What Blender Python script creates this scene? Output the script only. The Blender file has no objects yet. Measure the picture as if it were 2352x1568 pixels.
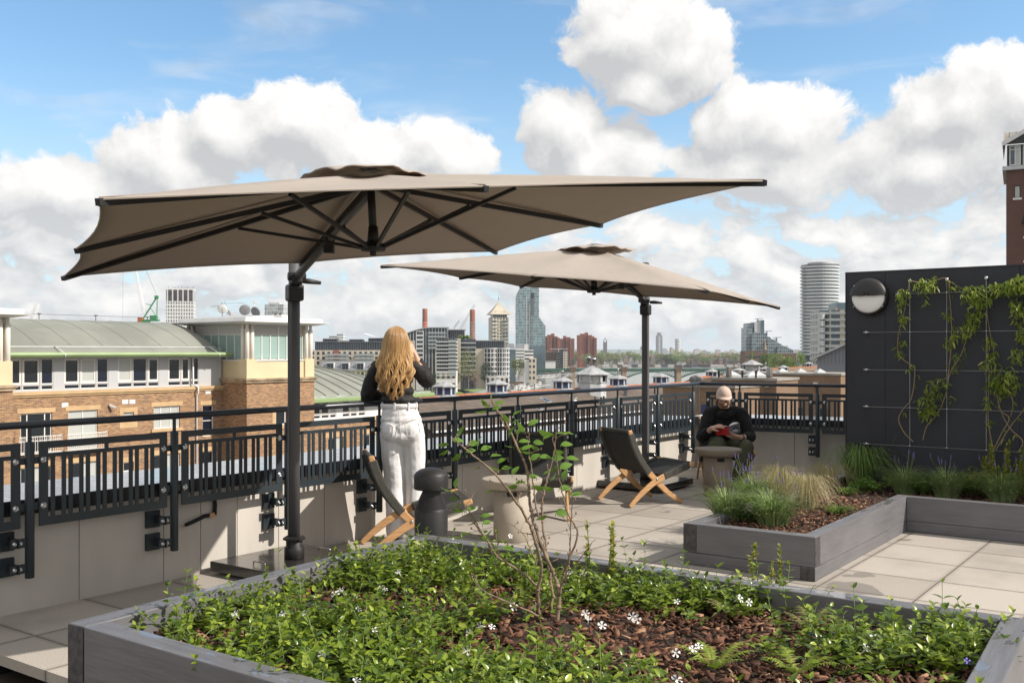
import bpy, math, random
import numpy as np
from mathutils import Vector, Matrix, Euler
PI = math.pi
R = math.radians
V = Vector
sc = bpy.context.scene
COL = sc.collection
rnd = random.Random(7)
# ------------------------------------------------------------------ measured camera
F, CX, HY, EYE = 2290.0, 1176.0, 806.0, 1.55
AX = V((.5855, .8107, 0)); BX = V((-.8107, .5855, 0)); NX = -BX
ANG = math.atan2(.8107, .5855)
MAB = Matrix.Rotation(ANG, 4, 'Z')
def at(px, py, Y): return V(((px-CX)/F*Y, Y, EYE-(py-HY)/F*Y))
def gnd(px, py, z=0.0):
    Y = F*(EYE-z)/(py-HY); return V(((px-CX)/F*Y, Y, z))
def hit(px, py, P, n):
    d = V(((px-CX)/F, 1, -(py-HY)/F)); o = V((0, 0, EYE))
    return o + d*((P-o).dot(n)/d.dot(n))
def ab(a, b, z=0.0): return AX*a + BX*b + V((0, 0, z))
# ------------------------------------------------------------------ mesh builder
class MB:
    def __init__(s): s.v = []; s.f = []
    def add(s, vs, fs):
        k = len(s.v); s.v += [tuple(v) for v in vs]; s.f += [tuple(i+k for i in f) for f in fs]; return s
    def box(s, x0, y0, z0, x1, y1, z1, M=None):
        vs = [V((x, y, z)) for z in (z0, z1) for x, y in ((x0, y0), (x1, y0), (x1, y1), (x0, y1))]
        if M: vs = [M @ v for v in vs]
        return s.add(vs, [(3, 2, 1, 0), (4, 5, 6, 7), (0, 1, 5, 4), (1, 2, 6, 5), (2, 3, 7, 6), (3, 0, 4, 7)])
    def quad(s, a, b, c, d): return s.add([a, b, c, d], [(0, 1, 2, 3)])
    def poly(s, pts): return s.add(pts, [tuple(range(len(pts)))])
    def bar(s, p, q, w, h, up=(0, 0, 1)):
        p, q = V(p), V(q); d = (q-p).normalized(); u = V(up)
        if abs(d.dot(u)) > .98: u = V((1, 0, 0))
        r = d.cross(u).normalized()*w/2; u = r.cross(d).normalized()*h/2
        vs = [e+i*r+j*u for e in (p, q) for i, j in ((-1, -1), (1, -1), (1, 1), (-1, 1))]
        return s.add(vs, [(3, 2, 1, 0), (4, 5, 6, 7), (0, 1, 5, 4), (1, 2, 6, 5), (2, 3, 7, 6), (3, 0, 4, 7)])
    def tube(s, path, rad, n=8, cap=True, flat=1.0, ref=None):
        path = [V(p) for p in path]; m = len(path)
        if not isinstance(rad, (list, tuple)): rad = [rad]*m
        vs = []; prev = None
        for i, p in enumerate(path):
            d = (path[min(i+1, m-1)]-path[max(i-1, 0)])
            d = d.normalized() if d.length > 1e-9 else V((0, 0, 1))
            if prev is None:
                a = V(ref) if ref else (V((0, 0, 1)) if abs(d.z) < .9 else V((1, 0, 0)))
            else: a = prev
            a = (a-d*a.dot(d))
            a = a.normalized() if a.length > 1e-6 else d.orthogonal().normalized()
            b = d.cross(a); prev = a
            for k in range(n):
                t = 2*PI*k/n; vs.append(p+(a*math.cos(t)*flat+b*math.sin(t))*rad[i])
        fs = [(i*n+k, i*n+(k+1) % n, (i+1)*n+(k+1) % n, (i+1)*n+k) for i in range(m-1) for k in range(n)]
        if cap: fs += [tuple(range(n))[::-1], tuple((m-1)*n+k for k in range(n))]
        return s.add(vs, fs)
    def cyl(s, p, q, r0, r1=None, n=12): return s.tube([p, q], [r0, r0 if r1 is None else r1], n)
    def lathe(s, prof, n=32, M=None):
        vs = []; m = len(prof)
        for r, z in prof:
            for k in range(n):
                t = 2*PI*k/n; v = V((r*math.cos(t), r*math.sin(t), z)); vs.append(M @ v if M else v)
        fs = [(i*n+k, i*n+(k+1) % n, (i+1)*n+(k+1) % n, (i+1)*n+k) for i in range(m-1) for k in range(n)]
        if prof[0][0] > 1e-6: fs.append(tuple(range(n))[::-1])
        if prof[-1][0] > 1e-6: fs.append(tuple((m-1)*n+k for k in range(n)))
        return s.add(vs, fs)
    def ell(s, c, r, M=None, nu=16, nv=10):
        if not isinstance(r, (list, tuple)): r = (r, r, r)
        vs = []; c = V(c)
        for j in range(1, nv):
            ph = PI*j/nv-PI/2
            for i in range(nu):
                t = 2*PI*i/nu; v = V((r[0]*math.cos(ph)*math.cos(t), r[1]*math.cos(ph)*math.sin(t), r[2]*math.sin(ph)))
                vs.append(c+(M @ v if M else v))
        e = V((0, 0, r[2])); e = M @ e if M else e
        vs += [c-e, c+e]; b, t = len(vs)-2, len(vs)-1
        fs = [(j*nu+i, j*nu+(i+1) % nu, (j+1)*nu+(i+1) % nu, (j+1)*nu+i) for j in range(nv-2) for i in range(nu)]
        fs += [(b, (i+1) % nu, i) for i in range(nu)] + [(t, (nv-2)*nu+i, (nv-2)*nu+(i+1) % nu) for i in range(nu)]
        return s.add(vs, fs)
    def limb(s, pts, rad, n=14):
        pts = [V(p) for p in pts]
        for p, r in zip(pts, rad): s.ell(p, r*.995, nu=n, nv=8)
        for i in range(len(pts)-1): s.tube([pts[i], pts[i+1]], [rad[i], rad[i+1]], n)
        return s
    def prism(s, poly, h, M=None):
        n = len(poly); vs = [V((x, y, z)) for z in (0, h) for x, y in poly]
        if M: vs = [M @ v for v in vs]
        return s.add(vs, [tuple(range(n))[::-1], tuple(range(n, 2*n))]+[(i, (i+1) % n, n+(i+1) % n, n+i) for i in range(n)])
    def obj(s, name, mat, parent=None, world=False, smooth=False, bevel=0, seg=1, remesh=0, smit=3, sub=0):
        vs = s.v
        if world and parent is not None:
            M = chain(parent).inverted(); vs = [M @ V(v) for v in vs]
        me = bpy.data.meshes.new(name); me.from_pydata([tuple(v) for v in vs], [], s.f); me.update()
        if smooth: me.polygons.foreach_set('use_smooth', [True]*len(me.polygons))
        o = bpy.data.objects.new(name, me); COL.objects.link(o); o.parent = parent
        for m in (mat if isinstance(mat, (list, tuple)) else [mat]): me.materials.append(m)
        if remesh:
            r = o.modifiers.new('Remesh', 'REMESH'); r.mode = 'VOXEL'; r.voxel_size = remesh; r.use_smooth_shade = True
            if smit:
                r = o.modifiers.new('Smooth', 'SMOOTH'); r.factor = .5; r.iterations = smit
        if bevel:
            b = o.modifiers.new('Bevel', 'BEVEL'); b.width = bevel; b.segments = seg; b.limit_method = 'ANGLE'; b.angle_limit = R(40)
        if sub:
            b = o.modifiers.new('Sub', 'SUBSURF'); b.levels = sub; b.render_levels = sub
        return o
def chain(o):
    M = o.matrix_basis.copy()
    while o.parent: o = o.parent; M = o.matrix_basis @ M
    return M
def inst(name, tv, tf, mats, locs, mat, parent=None, smooth=False):
    tv = np.asarray(tv, float); mats = np.asarray(mats, float); locs = np.asarray(locs, float)
    n, k = len(locs), len(tv)
    vs = (np.einsum('nij,kj->nki', mats, tv)+locs[:, None, :])
    if parent is not None:
        M = np.array(chain(parent).inverted()); vs = vs @ M[:3, :3].T+M[:3, 3]
    vs = vs.reshape(-1, 3)
    sizes = [len(f) for f in tf]; flat = np.concatenate([np.array(f) for f in tf])
    loops = (flat[None, :]+(np.arange(n)*k)[:, None]).ravel()
    tot = np.tile(np.array(sizes), n); start = np.concatenate([[0], np.cumsum(tot)[:-1]])
    me = bpy.data.meshes.new(name); me.vertices.add(n*k); me.vertices.foreach_set('co', vs.ravel())
    me.loops.add(len(loops)); me.loops.foreach_set('vertex_index', loops.astype(np.int32))
    me.polygons.add(len(tot)); me.polygons.foreach_set('loop_start', start.astype(np.int32)); me.polygons.foreach_set('loop_total', tot.astype(np.int32))
    if smooth: me.polygons.foreach_set('use_smooth', [True]*len(tot))
    me.update(calc_edges=True); me.validate()
    o = bpy.data.objects.new(name, me); COL.objects.link(o); o.parent = parent; me.materials.append(mat); return o
def rotm(yaw, pitch, roll, s=1.0):
    return np.array(Euler((pitch, roll, yaw), 'XYZ').to_matrix())*s
def thing(name, label, cat, loc=(0, 0, 0), rz=0.0, group=None):
    o = bpy.data.objects.new(name, None); COL.objects.link(o); o.location = loc; o.rotation_euler = (0, 0, rz)
    o.empty_display_size = .1
    o.matrix_basis = Matrix.Translation(V(loc)) @ Matrix.Rotation(rz, 4, 'Z')
    return tag(o, label, cat, group)
def tag(o, label=None, cat=None, group=None, kind=None):
    if label: o['label'] = label
    if cat: o['category'] = cat
    if group: o['group'] = group
    if kind: o['kind'] = kind
    return o
def kids(o): return [c for c in COL.objects if c.parent == o]
KID = {}
def dup(o, loc=None, rz=None, label=None, group=None, scale=None):
    """copy a thing with copies of its parts and sub-parts"""
    def cp(src, par):
        c = src.copy(); COL.objects.link(c); c.parent = par
        for ch in src.children: cp(ch, c)
        return c
    r = cp(o, o.parent)
    if loc is not None or rz is not None:
        l = V(loc) if loc is not None else o.location.copy(); z = rz if rz is not None else o.rotation_euler.z
        r.matrix_basis = Matrix.Translation(l) @ Matrix.Rotation(z, 4, 'Z') @ Matrix.Scale(scale or 1.0, 4)
    if label: r['label'] = label
    if group: r['group'] = group
    return r
# ------------------------------------------------------------------ materials
def newmat(name):
    m = bpy.data.materials.new(name); m.use_nodes = True; nt = m.node_tree
    return m, nt, nt.nodes, nt.links, nt.nodes['Principled BSDF']
def setin(b, **k):
    for n, v in k.items(): b.inputs[n].default_value = v
def c4(c): return (c[0], c[1], c[2], 1)
def mul(c, f): return tuple(min(1, x*f) for x in c)
def noise_n(N, L, scale, detail=4, coord='Object', rough=.55, stretch=None):
    tc = N.new('ShaderNodeTexCoord'); no = N.new('ShaderNodeTexNoise'); no.inputs['Scale'].default_value = scale
    no.inputs['Detail'].default_value = detail; no.inputs['Roughness'].default_value = rough
    if stretch:
        mp = N.new('ShaderNodeMapping'); mp.inputs['Scale'].default_value = stretch
        L.new(tc.outputs[coord], mp.inputs[0]); L.new(mp.outputs[0], no.inputs['Vector'])
    else: L.new(tc.outputs[coord], no.inputs['Vector'])
    return no
def mixc(N, L, fac, a, b, mode='MIX'):
    x = N.new('ShaderNodeMix'); x.data_type = 'RGBA'; x.blend_type = mode
    for s, v in ((0, fac), (6, a), (7, b)):
        if hasattr(v, 'is_linked') or isinstance(v, bpy.types.NodeSocket): L.new(v, x.inputs[s])
        else: x.inputs[s].default_value = v if s == 0 else c4(v)
    return x.outputs[2]
def math_n(N, L, op, a, b=None, c=None, clamp=False):
    x = N.new('ShaderNodeMath'); x.operation = op; x.use_clamp = clamp
    for i, v in enumerate((a, b, c)):
        if v is None: continue
        if isinstance(v, bpy.types.NodeSocket): L.new(v, x.inputs[i])
        else: x.inputs[i].default_value = v
    return x.outputs[0]
def ramp(N, L, fac, lo, hi):
    x = N.new('ShaderNodeMapRange'); x.interpolation_type = 'SMOOTHSTEP'; x.inputs[1].default_value = lo; x.inputs[2].default_value = hi
    L.new(fac, x.inputs[0]); return x.outputs[0]
def bump_n(N, L, h, strength, dist, bsdf):
    b = N.new('ShaderNodeBump'); b.inputs['Strength'].default_value = strength; b.inputs['Distance'].default_value = dist
    L.new(h, b.inputs['Height']); L.new(b.outputs[0], bsdf.inputs['Normal'])
def mat(name, col, rough=.6, metal=0.0, var=None, bump=None, spec=.5, stretch=None, island=0.0):
    m, nt, N, L, b = newmat(name)
    setin(b, **{'Base Color': c4(col), 'Roughness': rough, 'Metallic': metal, 'Specular IOR Level': spec})
    out = None
    if var:
        no = noise_n(N, L, var[0], 5, stretch=stretch)
        out = mixc(N, L, ramp(N, L, no.outputs[0], .3, .7), mul(col, 1-var[1]), mul(col, 1+var[1]))
    if island:
        g = N.new('ShaderNodeNewGeometry'); a = mul(col, 1-island); c = mul(col, 1+island)
        iso = mixc(N, L, g.outputs['Random Per Island'], a, c)
        out = iso if out is None else mixc(N, L, .5, out, iso)
    if out is not None: L.new(out, b.inputs['Base Color'])
    if bump:
        no = noise_n(N, L, bump[0], 6, stretch=stretch); bump_n(N, L, no.outputs[0], bump[1], bump[2], b)
    return m
def leafmat(name, c1, c2, rough=.45, trans=.3, c3=None, spec=.4):
    m, nt, N, L, b = newmat(name); g = N.new('ShaderNodeNewGeometry')
    cr = N.new('ShaderNodeValToRGB'); L.new(g.outputs['Random Per Island'], cr.inputs[0])
    cr.color_ramp.elements[0].color = c4(c1); cr.color_ramp.elements[1].color = c4(c2)
    if c3:
        e = cr.color_ramp.elements.new(.85); e.color = c4(c2); cr.color_ramp.elements[-1].color = c4(c3)
    L.new(cr.outputs[0], b.inputs['Base Color']); setin(b, Roughness=rough); b.inputs['Specular IOR Level'].default_value = spec
    t = N.new('ShaderNodeBsdfTranslucent'); L.new(mixc(N, L, .5, cr.outputs[0], (.25, .4, .05), 'MIX'), t.inputs[0])
    x = N.new('ShaderNodeMixShader'); x.inputs[0].default_value = trans
    L.new(b.outputs[0], x.inputs[1]); L.new(t.outputs[0], x.inputs[2])
    L.new(x.outputs[0], N['Material Output'].inputs[0]); return m
def brickmat(name, c1, c2, cm, bw=.225, bh=.075, mortar=.011, axis='wall', dirt=.25):
    m, nt, N, L, b = newmat(name)
    tc = N.new('ShaderNodeTexCoord'); sp = N.new('ShaderNodeSeparateXYZ'); L.new(tc.outputs['Object'], sp.inputs[0])
    u = math_n(N, L, 'ADD', sp.outputs[0], sp.outputs[1]); cb = N.new('ShaderNodeCombineXYZ'); L.new(u, cb.inputs[0]); L.new(sp.outputs[2], cb.inputs[1])
    br = N.new('ShaderNodeTexBrick'); L.new(cb.outputs[0], br.inputs['Vector'])
    setin(br, **{'Color1': c4(c1), 'Color2': c4(c2), 'Mortar': c4(cm), 'Scale': 1.0, 'Mortar Size': mortar, 'Brick Width': bw, 'Row Height': bh, 'Bias': 0.0, 'Mortar Smooth': .2})
    no = noise_n(N, L, .7, 6); o = mixc(N, L, math_n(N, L, 'MULTIPLY', ramp(N, L, no.outputs[0], .4, .7), dirt), br.outputs[0], mul(c1, .55))
    L.new(o, b.inputs['Base Color']); setin(b, Roughness=.85)
    bump_n(N, L, br.outputs['Fac'], -.3, .02, b); return m
def stripemat(name, cwall, cglass, period, duty, zper=0, zduty=1.0, rg=.08, rw=.7, axis='xy'):
    """glazed strips with posts between: pattern of one part's surface"""
    m, nt, N, L, b = newmat(name)
    tc = N.new('ShaderNodeTexCoord'); sp = N.new('ShaderNodeSeparateXYZ'); L.new(tc.outputs['Object'], sp.inputs[0])
    u = math_n(N, L, 'ADD', sp.outputs[0], math_n(N, L, 'MULTIPLY', sp.outputs[1], 1.0))
    fr = math_n(N, L, 'FRACT', math_n(N, L, 'DIVIDE', u, period)); g = math_n(N, L, 'LESS_THAN', fr, duty)
    if zper:
        fz = math_n(N, L, 'FRACT', math_n(N, L, 'DIVIDE', sp.outputs[2], zper)); g = math_n(N, L, 'MULTIPLY', g, math_n(N, L, 'LESS_THAN', fz, zduty))
    wn = N.new('ShaderNodeTexWhiteNoise'); wn.noise_dimensions = '2D'
    cb = N.new('ShaderNodeCombineXYZ'); L.new(math_n(N, L, 'FLOOR', math_n(N, L, 'DIVIDE', u, period)), cb.inputs[0])
    L.new(math_n(N, L, 'FLOOR', math_n(N, L, 'DIVIDE', sp.outputs[2], zper or 3.0)), cb.inputs[1]); L.new(cb.outputs[0], wn.inputs['Vector'])
    gl = mixc(N, L, wn.outputs[0], mul(cglass, .55), mul(cglass, 1.5))
    L.new(mixc(N, L, g, cwall, gl), b.inputs['Base Color'])
    L.new(math_n(N, L, 'MULTIPLY_ADD', g, rg-rw, rw), b.inputs['Roughness']); return m
M = {}
M['anthracite'] = mat('anthracite metal', (.026, .036, .044), .42, .0, bump=(60, .08, .002), var=(3, .15))
M['railgloss'] = mat('handrail metal', (.02, .025, .035), .28, .0)
M['pole'] = mat('grey coated steel', (.095, .095, .10), .5)
M['polelight'] = mat('grey anodised', (.16, .16, .165), .4, .2)
M['rib'] = mat('dark rib', (.018, .017, .018), .5)
M['steel'] = mat('steel bolt', (.55, .55, .56), .25, 1.0)
M['cladding'] = mat('cladding board', (.56, .525, .475), .8, var=(2.6, .085), bump=(90, .05, .002), stretch=(1, 1, .22))
M['joint'] = mat('joint', (.06, .055, .05), .9)
M['black'] = mat('black gap', (.008, .008, .01), .8)
M['canopy'] = mat('canopy cloth', (.32, .275, .235), .85, var=(2.2, .04), bump=(500, .1, .001))
def canopymat():
    m, nt, N, L, b = newmat('canopy taupe cloth'); no = noise_n(N, L, 2.0, 5)
    L.new(mixc(N, L, no.outputs[0], (.425, .375, .33), (.485, .43, .38)), b.inputs['Base Color']); setin(b, Roughness=.9)
    w = noise_n(N, L, 3.2, 3); bump_n(N, L, w.outputs[0], .35, .05, b)
    t = N.new('ShaderNodeBsdfTranslucent'); t.inputs[0].default_value = (.42, .29, .18, 1)
    x = N.new('ShaderNodeMixShader'); x.inputs[0].default_value = .19
    L.new(b.outputs[0], x.inputs[1]); L.new(t.outputs[0], x.inputs[2]); L.new(x.outputs[0], N['Material Output'].inputs[0]); return m
M['canopy'] = canopymat(); M['canopyseam'] = mat('canopy seam', (.27, .22, .18), .9)
def deckmat():
    m, nt, N, L, b = newmat('paving slabs'); tc = N.new('ShaderNodeTexCoord'); sp = N.new('ShaderNodeSeparateXYZ'); L.new(tc.outputs['Object'], sp.inputs[0])
    ua = math_n(N, L, 'DIVIDE', math_n(N, L, 'SUBTRACT', sp.outputs[0], 7.674-6), .605); ub = math_n(N, L, 'DIVIDE', math_n(N, L, 'SUBTRACT', sp.outputs[1], 1.764-18), .615)
    fa = math_n(N, L, 'FRACT', ua); fb = math_n(N, L, 'FRACT', ub)
    ea = math_n(N, L, 'MINIMUM', fa, math_n(N, L, 'SUBTRACT', 1.0, fa)); eb = math_n(N, L, 'MINIMUM', fb, math_n(N, L, 'SUBTRACT', 1.0, fb))
    wob = noise_n(N, L, 25, 3)
    e = math_n(N, L, 'ADD', math_n(N, L, 'MINIMUM', ea, eb), math_n(N, L, 'MULTIPLY', math_n(N, L, 'SUBTRACT', wob.outputs[0], .5), .012))
    j = math_n(N, L, 'SUBTRACT', 1.0, ramp(N, L, e, .003, .0085))
    stain = math_n(N, L, 'MULTIPLY', math_n(N, L, 'SUBTRACT', 1.0, ramp(N, L, e, .0, .06)), .38)
    wn = N.new('ShaderNodeTexWhiteNoise'); wn.noise_dimensions = '2D'; cb = N.new('ShaderNodeCombineXYZ')
    L.new(math_n(N, L, 'FLOOR', ua), cb.inputs[0]); L.new(math_n(N, L, 'FLOOR', ub), cb.inputs[1]); L.new(cb.outputs[0], wn.inputs['Vector'])
    base = mixc(N, L, wn.outputs[0], (.42, .38, .335), (.52, .475, .42))
    gr = noise_n(N, L, 150, 4, rough=.8); base = mixc(N, L, ramp(N, L, gr.outputs[0], .3, .7), mixc(N, L, 1.0, base, (.64, .64, .64), 'MULTIPLY'), mixc(N, L, 1.0, base, (1.18, 1.18, 1.18), 'MULTIPLY'))
    lg = noise_n(N, L, 1.1, 6, rough=.6); dirt = ramp(N, L, lg.outputs[0], .45, .72)
    base = mixc(N, L, math_n(N, L, 'MULTIPLY', dirt, .55), base, (.26, .24, .215))
    base = mixc(N, L, stain, base, (.14, .12, .10))
    # damp patches left by rain
    mp = N.new('ShaderNodeMapping'); L.new(tc.outputs['Object'], mp.inputs[0]); mp.inputs['Location'].default_value = (3.1, 1.7, 0)
    wt = N.new('ShaderNodeTexNoise'); wt.inputs['Scale'].default_value = 1.7; wt.inputs['Detail'].default_value = 3; L.new(mp.outputs[0], wt.inputs['Vector'])
    wet = ramp(N, L, wt.outputs[0], .64, .66)
    base = mixc(N, L, math_n(N, L, 'MULTIPLY', wet, .6), base, (.17, .155, .14))
    base = mixc(N, L, math_n(N, L, 'MULTIPLY', j, .9), base, (.055, .05, .045))
    L.new(base, b.inputs['Base Color']); L.new(math_n(N, L, 'MULTIPLY_ADD', wet, -.35, .85), b.inputs['Roughness'])
    h = math_n(N, L, 'SUBTRACT', math_n(N, L, 'MULTIPLY', gr.outputs[0], .12), j); bump_n(N, L, h, .5, .006, b); return m
M['deck'] = deckmat()
def timbermat(name, c):
    m, nt, N, L, b = newmat(name)
    w = noise_n(N, L, 1.0, 6, stretch=(2.2, 34, 26), rough=.65); w2 = noise_n(N, L, 1.5, 4); gr = ramp(N, L, w.outputs[0], .33, .67)
    o = mixc(N, L, gr, mul(c, .84), mul(c, 1.10)); o = mixc(N, L, math_n(N, L, 'MULTIPLY', ramp(N, L, w2.outputs[0], .4, .7), .4), o, mul(c, 1.35))
    L.new(o, b.inputs['Base Color'])
    # rain water lying on the upper faces
    g = N.new('ShaderNodeNewGeometry'); sp = N.new('ShaderNodeSeparateXYZ'); L.new(g.outputs['Normal'], sp.inputs[0])
    pn = noise_n(N, L, 1.0, 3, stretch=(5, 14, 14)); wet = math_n(N, L, 'MULTIPLY', ramp(N, L, pn.outputs[0], .56, .58), math_n(N, L, 'GREATER_THAN', sp.outputs[2], .9))
    L.new(math_n(N, L, 'MULTIPLY_ADD', wet, -.42, .47), b.inputs['Roughness'])
    h = math_n(N, L, 'MULTIPLY', gr, math_n(N, L, 'SUBTRACT', 1.0, wet)); bump_n(N, L, h, .25, .004, b)
    b.inputs['Specular IOR Level'].default_value = .55
    return m
M['timber'] = timbermat('grey stained timber', (.148, .146, .156))
M['endgrain'] = mat('end grain', (.07, .066, .068), .7, var=(30, .35))
def oakmat():
    m, nt, N, L, b = newmat('oak'); w = noise_n(N, L, 1.0, 5, stretch=(9, 60, 60)); o = mixc(N, L, ramp(N, L, w.outputs[0], .3, .7), (.47, .26, .115), (.62, .37, .18))
    L.new(o, b.inputs['Base Color']); setin(b, Roughness=.5); return m
M['oak'] = oakmat()
def weavemat():
    m, nt, N, L, b = newmat('woven cord'); tc = N.new('ShaderNodeTexCoord'); sp = N.new('ShaderNodeSeparateXYZ'); L.new(tc.outputs['Object'], sp.inputs[0])
    cb = N.new('ShaderNodeCombineXYZ'); L.new(sp.outputs[1], cb.inputs[0]); L.new(math_n(N, L, 'SUBTRACT', sp.outputs[0], sp.outputs[2]), cb.inputs[1])
    ch = N.new('ShaderNodeTexBrick'); L.new(cb.outputs[0], ch.inputs['Vector'])
    setin(ch, **{'Color1': (.022, .023, .022, 1), 'Color2': (.034, .035, .033, 1), 'Mortar': (.006, .006, .006, 1), 'Scale': 1.0, 'Brick Width': .032, 'Row Height': .016, 'Mortar Size': .0035, 'Mortar Smooth': .6})
    L.new(ch.outputs[0], b.inputs['Base Color']); setin(b, Roughness=.75); bump_n(N, L, ch.outputs['Fac'], -.9, .006, b); return m
M['weave'] = weavemat()
M['cord'] = mat('cord wrap', (.055, .054, .046), .8, var=(140, .5), bump=(160, .5, .004), stretch=(1, .02, 1))
M['concreteshade'] = mat('shade-toned cast concrete', (.27, .225, .17), .7, var=(3, .15), bump=(60, .05, .003))  # same concrete as the other table, with shade put into the colour
M['concrete'] = mat('cast concrete', (.40, .355, .29), .7, var=(3, .12), bump=(60, .05, .003))
M['bollard'] = mat('bollard coat', (.022, .022, .023), .5, bump=(120, .08, .001))
M['granite'] = mat('granite slab', (.034, .031, .030), .3, var=(90, .6), bump=(9, .35, .02)); setin(M['granite'].node_tree.nodes['Principled BSDF'], **{'Coat Weight': .7, 'Coat Roughness': .08})
M['wallblack'] = mat('black panel', (.022, .025, .034), .55, bump=(150, .12, .002), var=(1.6, .22), stretch=(1, 1, .3))
M['opal'] = mat('opal glass', (.90, .90, .90), .4)
M['wire'] = mat('wire', (.5, .5, .5), .3, 1.0)
def copingmat():
    m, nt, N, L, b = newmat('wet coping'); setin(b, **{'Base Color': (.05, .06, .085, 1), 'Specular IOR Level': 1.0, 'Coat Weight': 1.0, 'Coat Roughness': .04, 'Coat IOR': 1.8})
    v = noise_n(N, L, 26, 4, stretch=(1, 1.6, 1)); k = ramp(N, L, v.outputs[0], .47, .53)
    L.new(math_n(N, L, 'MULTIPLY_ADD', k, .2, .1), b.inputs['Roughness']); bump_n(N, L, k, .55, .006, b); return m
M['coping'] = copingmat()
M['fascia'] = mat('fascia', (.012, .013, .017), .4)
M['brick'] = brickmat('yellow stock brick', (.45, .25, .115), (.18, .088, .048), (.36, .28, .20))
M['brickdk'] = brickmat('brown brick', (.17, .10, .06), (.12, .068, .04), (.18, .14, .11))
M['brickred'] = brickmat('dark red brick', (.15, .065, .045), (.095, .042, .034), (.14, .09, .07))
M['sandstone'] = mat('sandstone lintel', (.55, .38, .21), .8, var=(2, .08))
M['stonedirty'] = mat('weathered stone', (.36, .27, .18), .85, var=(1.5, .4))
M['cream'] = mat('cream render', (.68, .57, .37), .8, var=(.6, .05))
M['creamwhite'] = mat('column paint', (.72, .68, .62), .6)
M['whitemetal'] = mat('white painted', (.74, .74, .74), .5, var=(1, .05))
M['whiteframe'] = mat('white window frame', (.72, .70, .67), .45)
M['greypanel'] = mat('pale grey panel', (.50, .51, .53), .5)
M['greenroof'] = mat('sage roof membrane', (.225, .235, .205), .75, var=(.35, .14))
M['greenroofseam'] = mat('roof seam', (.13, .14, .115), .8)
M['greengutter'] = mat('green gutter', (.26, .36, .17), .5, var=(.8, .1))
M['teal'] = mat('teal spandrel glass', (.28, .40, .37), .15, var=(.3, .12))
M['louvre'] = mat('louvre', (.62, .60, .56), .6)
M['glass'] = mat('dark window glass', (.012, .016, .022), .06, spec=.8)
M['glassblue'] = mat('navy glass', (.008, .014, .03), .1, spec=.7)
M['blind'] = mat('window with pale blind', (.48, .50, .48), .25)
M['slate'] = brickmat('slate roof', (.155, .12, .095), (.115, .09, .075), (.06, .05, .045), .5, .28, .012, dirt=.5)
M['slatewarm'] = brickmat('brown tiles', (.25, .17, .10), (.18, .115, .07), (.08, .06, .045), .5, .28, .012, dirt=.5)
M['ridge'] = mat('terracotta ridge', (.42, .14, .06), .8, var=(2, .2))
M['lead'] = mat('lead sheet', (.36, .37, .38), .6, var=(1.3, .3))
M['leadlight'] = mat('pale lead', (.52, .54, .55), .6, var=(1.1, .12))
M['bluelouvre'] = mat('blue louvre', (.025, .045, .13), .5)
M['flat'] = mat('felt roof', (.30, .28, .25), .8, var=(.5, .2))
M['soil'] = mat('dark soil', (.03, .018, .012), .95, var=(20, .5), bump=(40, .8, .02))
def mulchmat():
    m, nt, N, L, b = newmat('bark mulch'); g = N.new('ShaderNodeNewGeometry'); cr = N.new('ShaderNodeValToRGB'); L.new(g.outputs['Random Per Island'], cr.inputs[0])
    e = cr.color_ramp.elements; e[0].color = (.05, .022, .013, 1); e[1].color = (.42, .25, .15, 1)
    x = e.new(.6); x.color = (.14, .058, .032, 1); x = e.new(.9); x.color = (.25, .125, .07, 1)
    L.new(cr.outputs[0], b.inputs['Base Color']); setin(b, Roughness=.85); return m
M['mulch'] = mulchmat()
M['peri'] = leafmat('periwinkle leaf', (.060, .115, .016), (.25, .34, .032), .28, .28, (.42, .48, .08), .55)
M['fern'] = leafmat('fern frond', (.16, .24, .03), (.30, .36, .05), .5, .3)
M['fernbrown'] = leafmat('bronze fern frond', (.14, .12, .05), (.24, .26, .07), .5, .3)
M['shrubleaf'] = leafmat('fresh shrub leaf', (.10, .22, .035), (.20, .34, .06), .4, .35)
M['euony'] = leafmat('gold evergreen', (.16, .22, .025), (.42, .36, .04), .4, .25)
M['bark'] = mat('shrub bark', (.23, .165, .115), .85, var=(25, .35))
M['stemgreen'] = mat('green stem', (.14, .20, .05), .6)
M['petal'] = mat('white petal', (.82, .82, .80), .5)
M['purple'] = mat('violet petal', (.16, .12, .55), .5)
M['lav'] = leafmat('lavender foliage', (.17, .26, .09), (.33, .40, .19), .6, .25)
M['lavflower'] = mat('lavender flower', (.13, .10, .28), .7)
M['feather'] = leafmat('feather grass', (.40, .32, .16), (.62, .52, .31), .55, .35)
M['sedge'] = leafmat('sedge blade', (.09, .17, .04), (.22, .31, .08), .4, .3)
M['vine'] = leafmat('clematis leaf', (.10, .18, .03), (.32, .38, .06), .35, .4, (.52, .52, .12))
M['vinestem'] = mat('vine stem', (.33, .24, .14), .8)
M['chive'] = mat('chive flower', (.50, .25, .48), .7)
M['skin'] = mat('skin', (.56, .34, .25), .5, var=(14, .06)); M['skin'].node_tree.nodes['Principled BSDF'].inputs['Subsurface Weight'].default_value = .08
M['hair'] = None
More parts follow.
